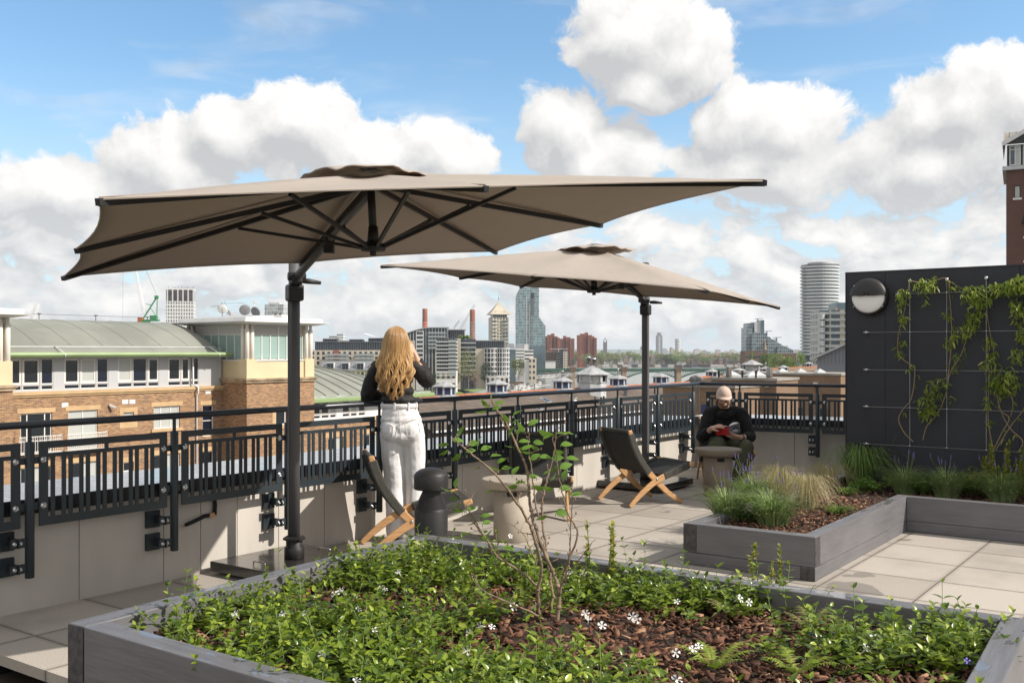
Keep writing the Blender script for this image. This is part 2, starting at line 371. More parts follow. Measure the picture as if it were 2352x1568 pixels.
# ------------------------------------------------------------------ camera, sun, sky
cam = bpy.data.cameras.new('camera'); co = bpy.data.objects.new('camera', cam); COL.objects.link(co)
co.location = (0, 0, EYE); co.rotation_euler = (PI/2, 0, 0); cam.sensor_width = 36; cam.lens = F/2352*36
cam.shift_y = (HY-784)/2352; cam.clip_start = .05; cam.clip_end = 60000; sc.camera = co
SUN_AZ, SUN_EL = R(106), R(39)
sd = V((math.sin(SUN_AZ)*math.cos(SUN_EL), math.cos(SUN_AZ)*math.cos(SUN_EL), math.sin(SUN_EL)))
sl = bpy.data.lights.new('sun', 'SUN'); sl.energy = 3.2; sl.angle = R(.53); sl.color = (1, .92, .82)
so = bpy.data.objects.new('sun', sl); COL.objects.link(so); so.rotation_euler = sd.to_track_quat('Z', 'Y').to_euler(); so.location = (0, 0, 60)
w = bpy.data.worlds.new('World'); sc.world = w; w.use_nodes = True
N, L = w.node_tree.nodes, w.node_tree.links
for n in list(N): N.remove(n)
# cloud density as a node group of (azimuth, elevation)
def blobpos(px, py, rx, ry, gain=1.0):
    u, v = (px-CX)/F, (HY-py)/F; a = math.atan(u); e = math.atan(v*math.cos(a)); return (a, e, rx/F, ry/F, gain)
BLOBS = [blobpos(*b) for b in (
    (1455, 90, 175, 120), (1570, 125, 150, 95), (1490, 185, 95, 65),
    (690, 290, 165, 108), (540, 300, 110, 95), (400, 365, 165, 115), (860, 355, 170, 95), (1050, 350, 105, 85),
    (1305, 300, 115, 105), (1380, 365, 150, 95),
    (1665, 285, 110, 100), (1820, 305, 140, 95), (1740, 385, 250, 90),
    (2210, 255, 175, 112), (2340, 230, 150, 110), (2150, 360, 260, 95),
    (130, 445, 210, 85))]
g = bpy.data.node_groups.new('cloud density', 'ShaderNodeTree')
g.interface.new_socket('P', in_out='INPUT', socket_type='NodeSocketVector'); g.interface.new_socket('D', in_out='OUTPUT', socket_type='NodeSocketFloat')
GN, GL = g.nodes, g.links; gi = GN.new('NodeGroupInput'); go = GN.new('NodeGroupOutput')
def gm(op, *a, clamp=False): return math_n(GN, GL, op, *a, clamp=clamp)
def vm(op, a, b):
    x = GN.new('ShaderNodeVectorMath'); x.operation = op
    for i, v in enumerate((a, b)):
        if isinstance(v, bpy.types.NodeSocket): GL.new(v, x.inputs[i])
        else: x.inputs[i].default_value = v
    return x
def gnoise(scale, detail, rough, vec):
    n = GN.new('ShaderNodeTexNoise'); n.inputs['Scale'].default_value = scale; n.inputs['Detail'].default_value = detail; n.inputs['Roughness'].default_value = rough
    GL.new(vec, n.inputs['Vector']); return n
P = gi.outputs[0]
n1 = gnoise(15, 2, .5, P); wv = vm('MULTIPLY', vm('SUBTRACT', n1.outputs['Color'], (.5, .5, .5)).outputs[0], (.05, .045, 0)).outputs[0]
q = vm('ADD', P, wv).outputs[0]; best = None
for (a, e, rx, ry, gain) in BLOBS:
    d = vm('MULTIPLY', vm('SUBTRACT', q, (a, e, 0)).outputs[0], (1/rx, 1/ry, 0)).outputs[0]
    ln = vm('LENGTH', d, (0, 0, 0)).outputs['Value']; v = gm('SUBTRACT', 1.0, ln)
    best = v if best is None else gm('SMOOTH_MAX', best, v, .18)
fine = gnoise(30, 8, .66, q); billow = gm('SUBTRACT', 1.0, gm('ABSOLUTE', gm('MULTIPLY_ADD', fine.outputs[0], 2.0, -1.0)))
med = gnoise(13, 2, .5, vm('ADD', P, (3.3, 1.7, 0)).outputs[0])
fb = gm('ADD', gm('MULTIPLY', gm('SUBTRACT', fine.outputs[0], .5), 1.0), gm('MULTIPLY', gm('SUBTRACT', med.outputs[0], .5), .9))
big = gm('ADD', best, fb)
# layer of many clouds low over the horizon: flatter the lower it lies
sp = GN.new('ShaderNodeSeparateXYZ'); GL.new(P, sp.inputs[0])
cov = GN.new('ShaderNodeMapRange'); cov.inputs[1].default_value = .215; cov.inputs[2].default_value = .115; cov.inputs[3].default_value = -.75; cov.inputs[4].default_value = .27; GL.new(sp.outputs[1], cov.inputs[0])
st = vm('MULTIPLY', vm('ADD', q, (7.1, 2.2, 0)).outputs[0], (1, 1.7, 1)).outputs[0]
ln_ = gnoise(19, 6, .55, st)
aa = gm('ABSOLUTE', sp.outputs[0])
def gr_(v, lo, hi):
    x = GN.new('ShaderNodeMapRange'); x.interpolation_type = 'SMOOTHSTEP'; x.inputs[1].default_value = lo; x.inputs[2].default_value = hi; GL.new(v, x.inputs[0]); return x.outputs[0]
# cloud added out of view, overhead and behind, to brighten the fill light
fillcloud = gm('MULTIPLY', gm('MAXIMUM', gr_(aa, .62, 1.1), gr_(sp.outputs[1], .40, .62)), 1.35)
low = gm('ADD', gm('ADD', cov.outputs[0], fillcloud), gm('MULTIPLY', gm('SUBTRACT', ln_.outputs[0], .5), 2.3))
GL.new(gm('MAXIMUM', big, low), go.inputs[0])
tc = N.new('ShaderNodeTexCoord'); sx = N.new('ShaderNodeSeparateXYZ'); L.new(tc.outputs['Generated'], sx.inputs[0])
az = math_n(N, L, 'ARCTAN2', sx.outputs[0], sx.outputs[1]); el = math_n(N, L, 'ARCSINE', sx.outputs[2])
cp = N.new('ShaderNodeCombineXYZ'); L.new(az, cp.inputs[0]); L.new(el, cp.inputs[1])
def dens(off):
    x = N.new('ShaderNodeGroup'); x.node_tree = g
    a = N.new('ShaderNodeVectorMath'); a.operation = 'ADD'; a.inputs[1].default_value = off
    L.new(cp.outputs[0], a.inputs[0]); L.new(a.outputs[0], x.inputs[0]); return x.outputs[0]
D0 = dens((0, 0, 0)); D1 = dens((.014, .026, 0))
alpha = ramp(N, L, D0, -.04, .17)
thick = ramp(N, L, D0, .1, 1.3)
sh = math_n(N, L, 'MULTIPLY_ADD', math_n(N, L, 'SUBTRACT', D0, D1), 1.15, .42)
sh = math_n(N, L, 'SUBTRACT', sh, math_n(N, L, 'MULTIPLY', thick, .12), clamp=True)
lift = ramp(N, L, el, .05, .2)
ccol = mixc(N, L, sh, mixc(N, L, lift, (.64, .665, .69), (.575, .58, .595)), (1.0, .985, .96))
# wisps of cirrus
cz = N.new('ShaderNodeTexNoise'); cz.inputs['Scale'].default_value = 6; cz.inputs['Detail'].default_value = 6; cz.inputs['Distortion'].default_value = .6
mp = N.new('ShaderNodeMapping'); mp.inputs['Scale'].default_value = (1, 4.2, 1); mp.inputs['Rotation'].default_value = (0, 0, R(-12)); L.new(cp.outputs[0], mp.inputs[0]); L.new(mp.outputs[0], cz.inputs['Vector'])
cirrus = math_n(N, L, 'MULTIPLY', ramp(N, L, cz.outputs[0], .5, .78), .42)
sky = N.new('ShaderNodeTexSky'); sky.sky_type = 'NISHITA'; sky.sun_disc = False; sky.sun_elevation = SUN_EL; sky.sun_rotation = SUN_AZ; sky.altitude = 30; sky.air_density = 1.0; sky.dust_density = 1.2; sky.ozone_density = 1.6
STR = .10
SKYGAIN = (.93, 1.16, 1.23)
mul3 = lambda c, k: tuple(x*k for x in c)
def scaled(c, k):
    x = N.new('ShaderNodeVectorMath'); x.operation = 'SCALE'; x.inputs[3].default_value = k; L.new(c, x.inputs[0]); return x.outputs[0]
tint = mixc(N, L, 1.0, sky.outputs[0], SKYGAIN, 'MULTIPLY')
hzn = math_n(N, L, 'MULTIPLY', math_n(N, L, 'SUBTRACT', 1.0, ramp(N, L, el, .0, .30)), .75)
tint = mixc(N, L, hzn, tint, mul3((.46, .545, .61), 1/STR))
cl = scaled(ccol, 1/STR*.635)
base = mixc(N, L, cirrus, tint, cl); fin = mixc(N, L, alpha, base, cl)
bg = N.new('ShaderNodeBackground'); bg.inputs[1].default_value = STR; L.new(fin, bg.inputs[0])
wo = N.new('ShaderNodeOutputWorld'); L.new(bg.outputs[0], wo.inputs[0])
sc.view_settings.view_transform = 'Standard'; sc.view_settings.look = 'None'; sc.view_settings.exposure = 0.72; sc.view_settings.gamma = 1.0
sc.cycles.use_denoising = True
try: sc.cycles.denoiser = 'OPENIMAGEDENOISE'
except Exception: pass
sc.cycles.max_bounces = 8; sc.cycles.transparent_max_bounces = 8; sc.cycles.volume_bounces = 1
sc.cycles.sample_clamp_indirect = 6.0; sc.cycles.caustics_reflective = False; sc.cycles.caustics_refractive = False

w.cycles.sampling_method = 'MANUAL'; w.cycles.sample_map_resolution = 256
# ------------------------------------------------------------------ terrace: paving, parapets, railings
WB = 5.83; WC = ab(12.34, 5.85); RD = V((.883, -.469, 0)); RN = V((.469, .883, 0))
WE = WC + RD*7.5
outline = [ab(2.6, WB+.3), WC+V((0, .3, 0)), WE+RN*.3, V((11, 6, 0)), ab(2.6, -9)]
mb = MB(); loc = [MAB.inverted() @ p for p in outline]
mb.add([V((p.x, p.y, z)) for z in (-.055, 0) for p in loc], [(4, 3, 2, 1, 0), (5, 6, 7, 8, 9)]+[(i, (i+1) % 5, 5+(i+1) % 5, 5+i) for i in range(5)])
o = mb.obj('paving', M['deck']); o.matrix_basis = MAB; tag(o, kind='structure')
mb = MB(); mb.box(-6, -9, -.6, 16, WB+.3, -.17); o = mb.obj('roof_slab', mat('wet screed', (.11, .095, .075), .5, var=(2, .5))); o.matrix_basis = MAB; tag(o, kind='structure')
# supports under the slab edge
mb = MB()
for b in np.arange(5.4, -3, -.6):
    mb.lathe([(.09, -.168), (.09, -.15), (.05, -.14), (.05, -.07), (.09, -.058)], 14, Matrix.Translation((2.72, b, 0)))
o = mb.obj('paving_support', M['black']); o.matrix_basis = MAB; tag(o, kind='structure')
def parapet(name, label, P, ang, length, back0=-.0, seams=(), dz=0.0, start=0.0):
    t = thing(name, label, 'wall', P, ang)
    m = MB(); m.box(start, .012, -26, length, .70, .588+dz); m.obj('wall_core', M['joint'], t)
    xs = [start]+list(seams)+[length]; m = MB()
    for i in range(len(xs)-1): m.box(xs[i]+.003, 0, -.16, xs[i+1]-.003, .0115, .59+dz)
    m.obj('cladding', M['cladding'], t)
    m = MB(); m.add([V((x, y, z+dz)) for x in (start-.05, length) for y, z in ((-.045, .592), (.74, .592), (.74, .668), (-.045, .672))], [(0, 1, 2, 3), (7, 6, 5, 4), (3, 2, 6, 7), (0, 4, 5, 1), (0, 3, 7, 4), (1, 5, 6, 2)])
    c = m.obj('coping', M['coping'], t)
    m = MB(); m.box(start-.05, -.052, .585+dz, length, -.0455, .674+dz); m.obj('coping_edge', M['fascia'], c)
    return t
def pxa(px, off=0.0):
    """distance along the left parapet at this column of the picture"""
    r = (px-CX)/F; P = ab(0, WB-off); return (r*P.y-P.x)/(AX.x-r*AX.y)
A0 = -4.0
seam = sorted(pxa(p)-A0 for p in (182, 376, 461, 545, 640, 745, 850, 960, 1062, 1165, 1250, 1325, 1395, 1455, 1510, 1560))
seam = [seam[0]-1.9, seam[0]-.95]+seam
tl = parapet('parapet_wall', 'long cream clad parapet with dark coping on the left side of the terrace', ab(A0, WB), ANG, 12.34-A0, seams=[s for s in seam if 0 < s < 16])
tb = parapet('parapet_wall', 'short shaded parapet with dark coping across the back of the terrace', WC, math.atan2(RD.y, RD.x), 7.5, seams=(.62, 1.3, 2.0, 2.75, 3.4), dz=.004, start=.01)
# earth strap on the left wall
m = MB(); p = ab(pxa(452), WB-.02, .36); pr = [ab(pxa(428, .06), WB-.06, .37), ab(pxa(440, .03), WB-.03, .372), ab(pxa(470, .02), WB-.02, .40), ab(pxa(478, .02), WB-.02, .40)]
m.tube(pr, .014, 8); m.tube([ab(pxa(489), WB-.02, .40), ab(pxa(490), WB-.02, .47), ab(pxa(485), WB-.025, .56)], .014, 8)
e = thing('earthing_cable', 'black earthing strap with brass lug bridging a post and the left parapet', 'cable', ab(pxa(460), WB-.02, .36), 0)
m.obj('cable', M['black'], e, world=True, smooth=True)
m = MB(); m.bar(ab(pxa(476), WB-.02, .40), ab(pxa(492), WB-.02, .40), .02, .03); m.obj('lug', mat('brass lug', (.45, .3, .18), .35, .9), e, world=True)

# ---- railing: laser-cut panels between round posts
PW = .893; PZ0, PZ1 = .52, 1.016
def panel_mesh(w, slots=14, left=.055, right=.055):
    m = MB(); h = PZ1-PZ0; y0, y1 = -.004, .004
    m.box(0, y0, 0, left, y1, h); m.box(w-right, y0, 0, w, y1, h)
    m.box(left, y0, 0, w-right, y1, .05); m.box(left, y0, h-.042, w-right, y1, h); m.box(left, y0, h-.095, w-right, y1, h-.070)
    mid = w/2; m.box(mid-.012, y0, h-.070, mid+.012, y1, h-.042)
    nb = slots-1; inner = w-left-right; unit = inner/(nb*.0275+slots*.031); x = left
    for i in range(slots):
        x += (.0175 if i % 2 == 0 else .0445)*unit
        if i < nb: m.box(x, y0, .05, x+.0275*unit, y1, h-.095); x += .0275*unit
    return m
def bolt(m, x, z, y=-.004, r=.016):
    Mx = Matrix.Translation((x, y, z)) @ Matrix.Rotation(PI/2, 4, 'X')
    m.lathe([(r*1.25, 0), (r*1.25, .003), (r, .003), (r*.85, .010), (r*.4, .012), (r*.38, .008)], 14, Mx)
def railing(label, P, ang, posts, panels, x0, x1, brackets='left'):
    """posts: x positions; panels: (x0, x1, slots)"""
    t = thing('railing', label, 'railing', P, ang)
    m = MB(); m.tube([(x0, 0, 1.12), (x1, 0, 1.12)], .0215, 16); m.obj('handrail', M['railgloss'], t, smooth=True)
    for x in posts:
        m = MB(); m.cyl((x, 0, .225), (x, 0, 1.02), .0265, n=16); p = m.obj('post', M['anthracite'], t, smooth=True, bevel=.002)
        m = MB(); m.cyl((x, 0, 1.018), (x, 0, 1.102), .0115, n=10); m.box(x-.035, -.012, 1.098, x+.035, .012, 1.103); m.obj('stem', M['anthracite'], p)
        for s in (-1, 1):
            for z in (.638, .908): m = MB(); m.box(x+s*.025 if s > 0 else x-.09, -.003+.008, z-.02, x+.09 if s > 0 else x-.025, .003+.008, z+.02); m.obj('clamp_plate', M['anthracite'], p)
        for z in (.435, .285):
            m = MB(); m.box(x-.135, .105, z-.055, x-.035, .1285, z+.055); m.box(x-.075, -.02, z-.027, x-.067, .105, z+.027); m.box(x-.068, -.004, z-.027, x-.02, .004, z+.027)
            m.box(x-.115, -.006, z-.027, x-.02, .0, z+.027)
            b = m.obj('bracket', M['anthracite'], p)
            m = MB(); bolt(m, x-.092, z, -.006, .011); bolt(m, x-.058, z, -.006, .011); m.obj('bolt', M['steel'], b, smooth=True)
    for a, b, n in panels:
        m = panel_mesh(b-a, n); m.v = [(v[0]+a, v[1], v[2]+PZ0) for v in m.v]
        p = m.obj('panel', M['anthracite'], t)
        for x in (a+.027, b-.027):
            for z in (.638, .908):
                m = MB(); bolt(m, x, z); m.obj('bolt', M['steel'], p, smooth=True)
    return t
RB = WB-.13; ra0 = 2.967
posts = [.108+.983*k for k in range(-1, 10)]
pans = [(posts[k]+.056, posts[k+1]-.056, 14) for k in range(len(posts)-1)]
rl = railing('long dark railing of slotted panels running beside the left parapet', ab(ra0, RB), ANG, posts, pans, -1.2, 9.155)
RS = ab(ra0+9.155, RB)
rb = railing('short dark railing of slotted panels across the back beside the black wall', RS, math.atan2(RD.y, RD.x), [.535, 1.518, 2.5], [(.09, .48, 6), (.59, 1.463, 14), (1.573, 2.445, 14)], 0.0, 2.9)
m = MB(); m.ell((0, 0, 1.12), .0213); m.obj('rail_joint', M['railgloss'], rb, smooth=True)

# ------------------------------------------------------------------ planters
def timber(p, q, z0, z1, th, parent, side=1, ends=True):
    """p, q on the outer edge; thickness towards the left of p->q times side"""
    p, q = V(p), V(q); d = (q-p); ln = d.length; an = math.atan2(d.y, d.x); m = MB()
    y0, y1 = (0, th) if side > 0 else (-th, 0)
    m.box(0, y0, z0, ln, y1, z1)
    o = m.obj('timber', M['timber'], parent, bevel=.005, seg=2)
    o.matrix_basis = chain(parent).inverted() @ (Matrix.Translation((p.x, p.y, 0)) @ Matrix.Rotation(an, 4, 'Z')); return o
def endcap(p, dirv, w, z0, z1, parent):
    d = V(dirv); n = V((d.y, -d.x, 0)); m = MB(); p = V(p)+n*.0015
    m.quad(p+V((0, 0, z0+.006)), p+d*w+V((0, 0, z0+.006)), p+d*w+V((0, 0, z1-.006)), p+V((0, 0, z1-.006)))
    m.obj('end_grain', M['endgrain'], parent, world=True)
PL, PF, PR, PN = V((-1.718, 3.86, 0)), V((-.521, 5.74, 0)), V((2.04, 3.91, 0)), V((.831, 2.02, 0))
TH = .105
pl = thing('planter', 'large grey timber planter in the foreground full of flowering ground cover', 'planter', (PL+PR)/2)
def frame4(L_, F_, R_, N_, courses, parent, th=TH):
    d1 = (F_-L_).normalized(); d2 = (N_-L_).normalized()
    for k, (z0, z1) in enumerate(courses):
        if k % 2 == (len(courses)-1) % 2:
            timber(L_, F_, z0, z1, th, parent, -1); timber(N_, R_, z0, z1, th, parent, 1)
            timber(L_+d2*(th+.001), N_-d2*(th+.001), z0, z1, th, parent, 1); timber(F_+d2*(th+.001), R_-d2*(th+.001), z0, z1, th, parent, -1)
        else:
            timber(L_+d1*(th+.001), F_-d1*(th+.001), z0, z1, th, parent, -1); timber(N_+d1*(th+.001), R_-d1*(th+.001), z0, z1, th, parent, 1)
            timber(L_, N_, z0, z1, th, parent, 1); timber(F_, R_, z0, z1, th, parent, -1)
frame4(PL, PF, PR, PN, [(.0, .098), (.1, .253), (.255, .5)], pl)
endcap(PL, (PN-PL).normalized(), TH*1.0, .255, .5, pl)
c = (PL+PR)/2
def inset(p, k): return c+(p-c)*k
SZ = .375
m = MB(); n_ = 24
for i in range(n_+1):
    for j in range(n_+1):
        u, v = i/n_, j/n_; p = (PL*(1-u)+PN*u)*(1-v)+(PF*(1-u)+PR*u)*v; p = c+(p-c)*.955
        m.v.append((p.x, p.y, SZ+.03*math.sin(u*7+v*3)*math.sin(v*6+1)+.05*math.exp(-((p.x-.15)**2+(p.y-4.1)**2)/.15)))
for i in range(n_):
    for j in range(n_): k = i*(n_+1)+j; m.f.append((k, k+n_+1, k+n_+2, k+1))
tag(m.obj('soil', M['soil'], smooth=True), kind='structure')
def soil_z(x, y): return SZ+.02+.05*math.exp(-((x-.15)**2+(y-4.1)**2)/.15)
# L-shaped planter by the black wall, in terrace axes
P2 = thing('planter', 'low grey L-shaped timber planter below the black wall with lavender and grasses', 'planter', ab(6.62, 3.24))
def abt(a0, b0, a1, b1, z0, z1, side): return timber(ab(a0, b0), ab(a1, b1), z0, z1, .1, P2, side)
af, bl, br, ai, awl = 6.62, 3.24, 2.27, 8.935, 10.13
for z0, z1, top in ((0, .092, 0), (.094, .30, 1)):
    if top:
        abt(af, bl, awl, bl, z0, z1, -1); abt(af, bl-.101, af, br, z0, z1, 1); abt(af+.101, br, ai+.1, br, z0, z1, 1)
        abt(ai, br-.001, ai, -1.2, z0, z1, 1)
        abt(ai, -1.203, ai, -4, z0, z1, 1)
    else:
        abt(af+.101, bl, awl, bl, z0, z1, -1); abt(af, bl, af, br+.101, z0, z1, 1); abt(af, br, ai+.1, br, z0, z1, 1); abt(ai, br-.001, ai, -4, z0, z1, 1)
endcap(ab(af, bl), -BX, .1, .094, .30, P2); endcap(ab(af, br), AX, .1, .094, .30, P2); endcap(ab(af, br+.1), -BX, .1, 0, .092, P2)
m = MB()
for a0, a1, b0, b1 in ((af+.09, ai+.09, br+.09, bl-.09), (ai+.09, awl, -4, bl-.09)):
    m.quad(*[ab(a, b, .235) for a, b in ((a0, b0), (a0, b1), (a1, b1), (a1, b0))])
tag(m.obj('soil', M['soil']), kind='structure')
# ------------------------------------------------------------------ black wall, wires, light
WA = 10.15
bw = thing('partition_wall', 'tall black panelled wall carrying climbing plants on wires', 'wall', ab(WA, 3.16), ANG-PI/2)
# local: x runs to the right along the wall, y away from the viewer
ys = [0, .38, 1.58, 2.78, 3.98, 5.2, 7.5]
m = MB(); m.box(.004, .02, -.1, 7.5, .22, 2.325); m.obj('wall_core', M['black'], bw)
for i in range(len(ys)-1):
    m = MB(); m.box(ys[i]+.0015, 0, 0, ys[i+1]-.0015, .0195, 2.33); m.obj('panel', M['wallblack'], bw)
m = MB(); m.box(-.012, -.006, 2.331, 7.5, .23, 2.345); m.obj('capping', M['wallblack'], bw)
m = MB(); m.box(-.011, -.004, 0, -.0005, .225, 2.33); m.obj('end_panel', M['wallblack'], bw)
m = MB(); m.box(.004, .221, -.1, 7.5, 2.7, 2.32); m.obj('unseen_enclosure', M['wallblack'], bw)  # unseen box added behind the wall to shade the seated man
def wl(px, py): # (x, z) on the wall face
    h = hit(px, py, ab(WA, 0), AX); return (3.16-h.dot(BX), h.z)
def wpt(x, z, off=.03): return ab(WA-off, 3.16-x, z)
lx, lz = wl(1999.6, 682)
wlamp = thing('wall_light', 'round black bulkhead light with a white half-moon lens on the black wall', 'lamp', wpt(lx, lz, 0), ANG-PI/2)
Ml = Matrix.Rotation(PI/2, 4, 'X'); lr = .185
m = MB(); m.lathe([(lr*.98, 0), (lr, .03), (lr*.97, .075), (lr*.9, .09), (lr*.89, .075), (0, .075)], 48, Ml); m.obj('housing', M['bollard'], wlamp, smooth=True)
m = MB(); prof = [(lr*.885*math.cos(t), .074+.045*math.sin(t)) for t in np.linspace(0, PI/2, 8)]
m.lathe(prof, 48, Ml); m.obj('diffuser', M['opal'], wlamp, smooth=True)
m = MB(); nn = 32; rows = 8; vs = []
for j in range(rows+1):
    ph = j/rows*PI/2
    for i in range(nn+1):
        th = PI*i/nn; rr = lr*.985*math.cos(ph*.96); vs.append((rr*math.cos(th)*1.0, -(.078+.07*math.sin(ph)), max(0.012, rr*math.sin(th))))
m.add(vs, [(j*(nn+1)+i, j*(nn+1)+i+1, (j+1)*(nn+1)+i+1, (j+1)*(nn+1)+i) for j in range(rows) for i in range(nn)])
vs2 = [(x, -.078, z) for x, z in [(lr*.985*math.cos(PI*i/nn), max(.012, lr*.985*math.sin(PI*i/nn))) for i in range(nn+1)]]
o = m.obj('visor', M['bollard'], wlamp, smooth=True); s_ = o.modifiers.new('Solid', 'SOLIDIFY'); s_.thickness = .006
for th in (40, 140, 215, 325):
    m = MB(); Mx = Matrix.Translation((lr*.93*math.cos(R(th)), -.088 if th > 180 else -.1, lr*.93*math.sin(R(th)))) @ Ml
    m.lathe([(.006, 0), (.006, .004), (0, .005)], 10, Mx); m.obj('screw', M['steel'], wlamp)
tre = thing('wire_trellis', 'grid of thin steel wires stretched in front of the black wall', 'trellis', wpt(.2, 0, .06), ANG-PI/2)
def tpt(x, z): return wpt(x, z, .06)
hz = [(.63, .215), (1.0, .215), (1.365, .215), (1.735, .215), (2.105, .52)]
vx = [.628, .964, 1.308, 1.65, 2.0, 2.35, 2.7]
for z, x in hz:
    m = MB(); m.cyl(tpt(x, z), tpt(5.6, z), .002, n=6); m.obj('wire', M['wire'], tre, world=True)
    m = MB(); m.cyl(wpt(x, z, 0), wpt(x, z, .05), .012, n=10); m.ell(wpt(x, z, .055), .017); m.tube([wpt(x-.06, z, .02), wpt(x-.02, z, .055), tpt(x+.03, z)], [.004, .008, .004], 8); m.obj('anchor', M['steel'], tre, world=True, smooth=True)
for x in vx:
    m = MB(); m.cyl(tpt(x, .62), tpt(x, 2.22), .002, n=6); m.obj('wire', M['wire'], tre, world=True)
    m = MB(); m.cyl(wpt(x, 2.22, 0), wpt(x, 2.22, .07), .011, n=10); m.ell(wpt(x, 2.225, .06), (.017, .017, .022)); m.obj('anchor', M['steel'], tre, world=True, smooth=True)
    m = MB()
    for z, _ in hz: m.ell(tpt(x, z), .010, nu=8, nv=6)
    m.obj('cross_clamp', M['steel'], tre, world=True, smooth=True)
# ------------------------------------------------------------------ parasols
def parasol(label, pole, tips, c, peak, hub, clamp_z, top_z, slab_c, pole_sq=False):
    t = thing('cantilever_parasol', label, 'parasol', (pole[0], pole[1], 0))
    m = MB(); h = .4; Mx = Matrix.Translation(slab_c) @ Matrix.Rotation(ANG, 4, 'Z')
    m.box(-h, -h, .022, h, h, .092, Mx); sb = m.obj('base_slab', M['granite'], t, world=True, bevel=.006, seg=2)
    for sx in (-1, 1):
        for sy in (-1, 1):
            m = MB(); m.lathe([(.03, 0), (.03, .022)], 12, Mx @ Matrix.Translation((sx*.3, sy*.3, 0))); m.obj('foot', M['steel'], sb, world=True)
        m = MB(); p0 = Mx @ V((sx*.30, -.06, .094)); p1 = Mx @ V((sx*.30, .06, .094)); e = V((0, 0, .022)); m.tube([p0, p0+e, p1+e, p1], .0045, 8); m.obj('lift_handle', M['steel'], sb, world=True, smooth=True)
    P = V((pole[0], pole[1], 0))
    m = MB(); m.lathe([(.07, .092), (.07, .17), (.058, .175), (.058, .23)], 24, Matrix.Translation(P)); m.obj('collar', M['rib'], t, world=True, smooth=True, bevel=.004)
    m = MB(); q = P+V((.0, -.03, .235)); m.box(-.06, -.06, 0, .06, .06, .012, Matrix.Translation(q)); m.lathe([(.078, 0), (.078, .012), (.06, .015)], 18, Matrix.Translation(P+V((0, 0, .225)))); m.obj('pedal', M['rib'], t, world=True)
    Mp = Matrix.Translation(P) @ Matrix.Rotation(math.atan2((V(c)-P).y, (V(c)-P).x), 4, 'Z')
    m = MB()
    if pole_sq: m.box(-.034, -.034, .18, .034, .034, top_z, Mp)
    else: m.prism([(.034*math.cos(a), .040*math.sin(a)) for a in np.linspace(0, 2*PI, 28, endpoint=False)], top_z-.18, Mp @ Matrix.Translation((0, 0, .18)))
    pm = m.obj('pole', M['pole'], t, world=True, bevel=.012 if pole_sq else 0, seg=3, smooth=not pole_sq)
    m = MB(); m.box(-.005, -.046, .25, .004, -.038, clamp_z, Mp); m.obj('track', M['polelight'], pm, world=True)
    dirh = (V(c)-P); dirh.z = 0; dirh.normalize()
    m = MB(); m.box(-.058, -.055, clamp_z-.10, .07, .055, clamp_z+.02, Mp); m.box(.0, -.04, clamp_z+.015, .105, .04, clamp_z+.10, Mp); cb = m.obj('sliding_clamp', M['rib'], t, world=True, bevel=.018, seg=3)
    m = MB(); k = Mp @ V((-.02, .10, clamp_z+.045)); m.tube([Mp @ V((0, .05, clamp_z+.045)), Mp @ V((0, .10, clamp_z+.045)), Mp @ V((0, .19, clamp_z+.035))], [.016, .02, .012], 10); m.obj('lever', M['rib'], cb, world=True, smooth=True)
    js = Mp @ V((.07, 0, clamp_z+.07)); m = MB(); m.cyl(Mp @ V((.07, -.06, clamp_z+.07)), Mp @ V((.07, .06, clamp_z+.07)), .03, n=14); m.obj('pivot', M['rib'], cb, world=True, smooth=True)
    C = V(c); pk = C+V((0, 0, peak)); T = [V(x) for x in tips]
    ends = pk-V((0, 0, .10)); m = MB(); m.tube([js, js.lerp(ends, .5)], .027, 14); m.obj('arm', M['pole'], t, world=True, smooth=True)
    m = MB(); m.tube([js.lerp(ends, .48), ends], .021, 14); m.obj('arm_extension', M['polelight'], t, world=True, smooth=True)
    m = MB(); p = js.lerp(ends, .5); d = (ends-js).normalized(); m.tube([p-d*.09, p+d*.03], .031, 14); m.box(-.03, -.03, -.055, .03, .03, 0, Matrix.Translation(p-V((0, 0, .03)))); m.obj('arm_clip', M['rib'], t, world=True, smooth=False)
    m = MB(); hb = V(hub); m.lathe([(.0, -.01), (.065, -.006), (.072, .012), (.06, .035), (.03, .05)], 20, Matrix.Translation(hb)); m.cyl(hb+V((0, 0, -.03)), hb, .018, n=10); m.cyl(hb+V((0, 0, .03)), hb+V((0, 0, .13)), .034, .026, 12); h_ = m.obj('hub', M['rib'], t, world=True, smooth=True)
    m = MB(); m.cyl(hb+V((0, 0, .1)), pk-V((0, 0, .03)), .022, n=10); m.obj('mast', M['rib'], t, world=True, smooth=True)
    # canopy: eight sectors between the rib tips, cloth sagging between them
    order = [0, 4, 1, 5, 2, 6, 3, 7]; nr, ns = 14, 8; m = MB(); ring = []
    for k in range(8):
        a, b = T[order[k]], T[order[(k+1) % 8]]
        for j in range(ns):
            u = j/ns; q = a.lerp(b, u); mid = 4*u*(1-u); inn = (C-q).normalized()
            ring.append((q+inn*.055*mid+V((0, 0, .012*mid)), mid))
    nrg = len(ring)
    for i in range(nr+1):
        f = .10+.90*i/nr
        for q, mid in ring:
            p = pk.lerp(q, f); p.z -= .018*mid*math.sin(PI*f) - .035*math.sin(PI*f)*(1-mid)*.3; m.v.append(tuple(p))
    for i in range(nr):
        for k in range(nrg): m.f.append((i*nrg+k, i*nrg+(k+1) % nrg, (i+1)*nrg+(k+1) % nrg, (i+1)*nrg+k))
    cn = m.obj('canopy', M['canopy'], t, world=True, smooth=True); s_ = cn.modifiers.new('Solid', 'SOLIDIFY'); s_.thickness = .004; s_.offset = 0
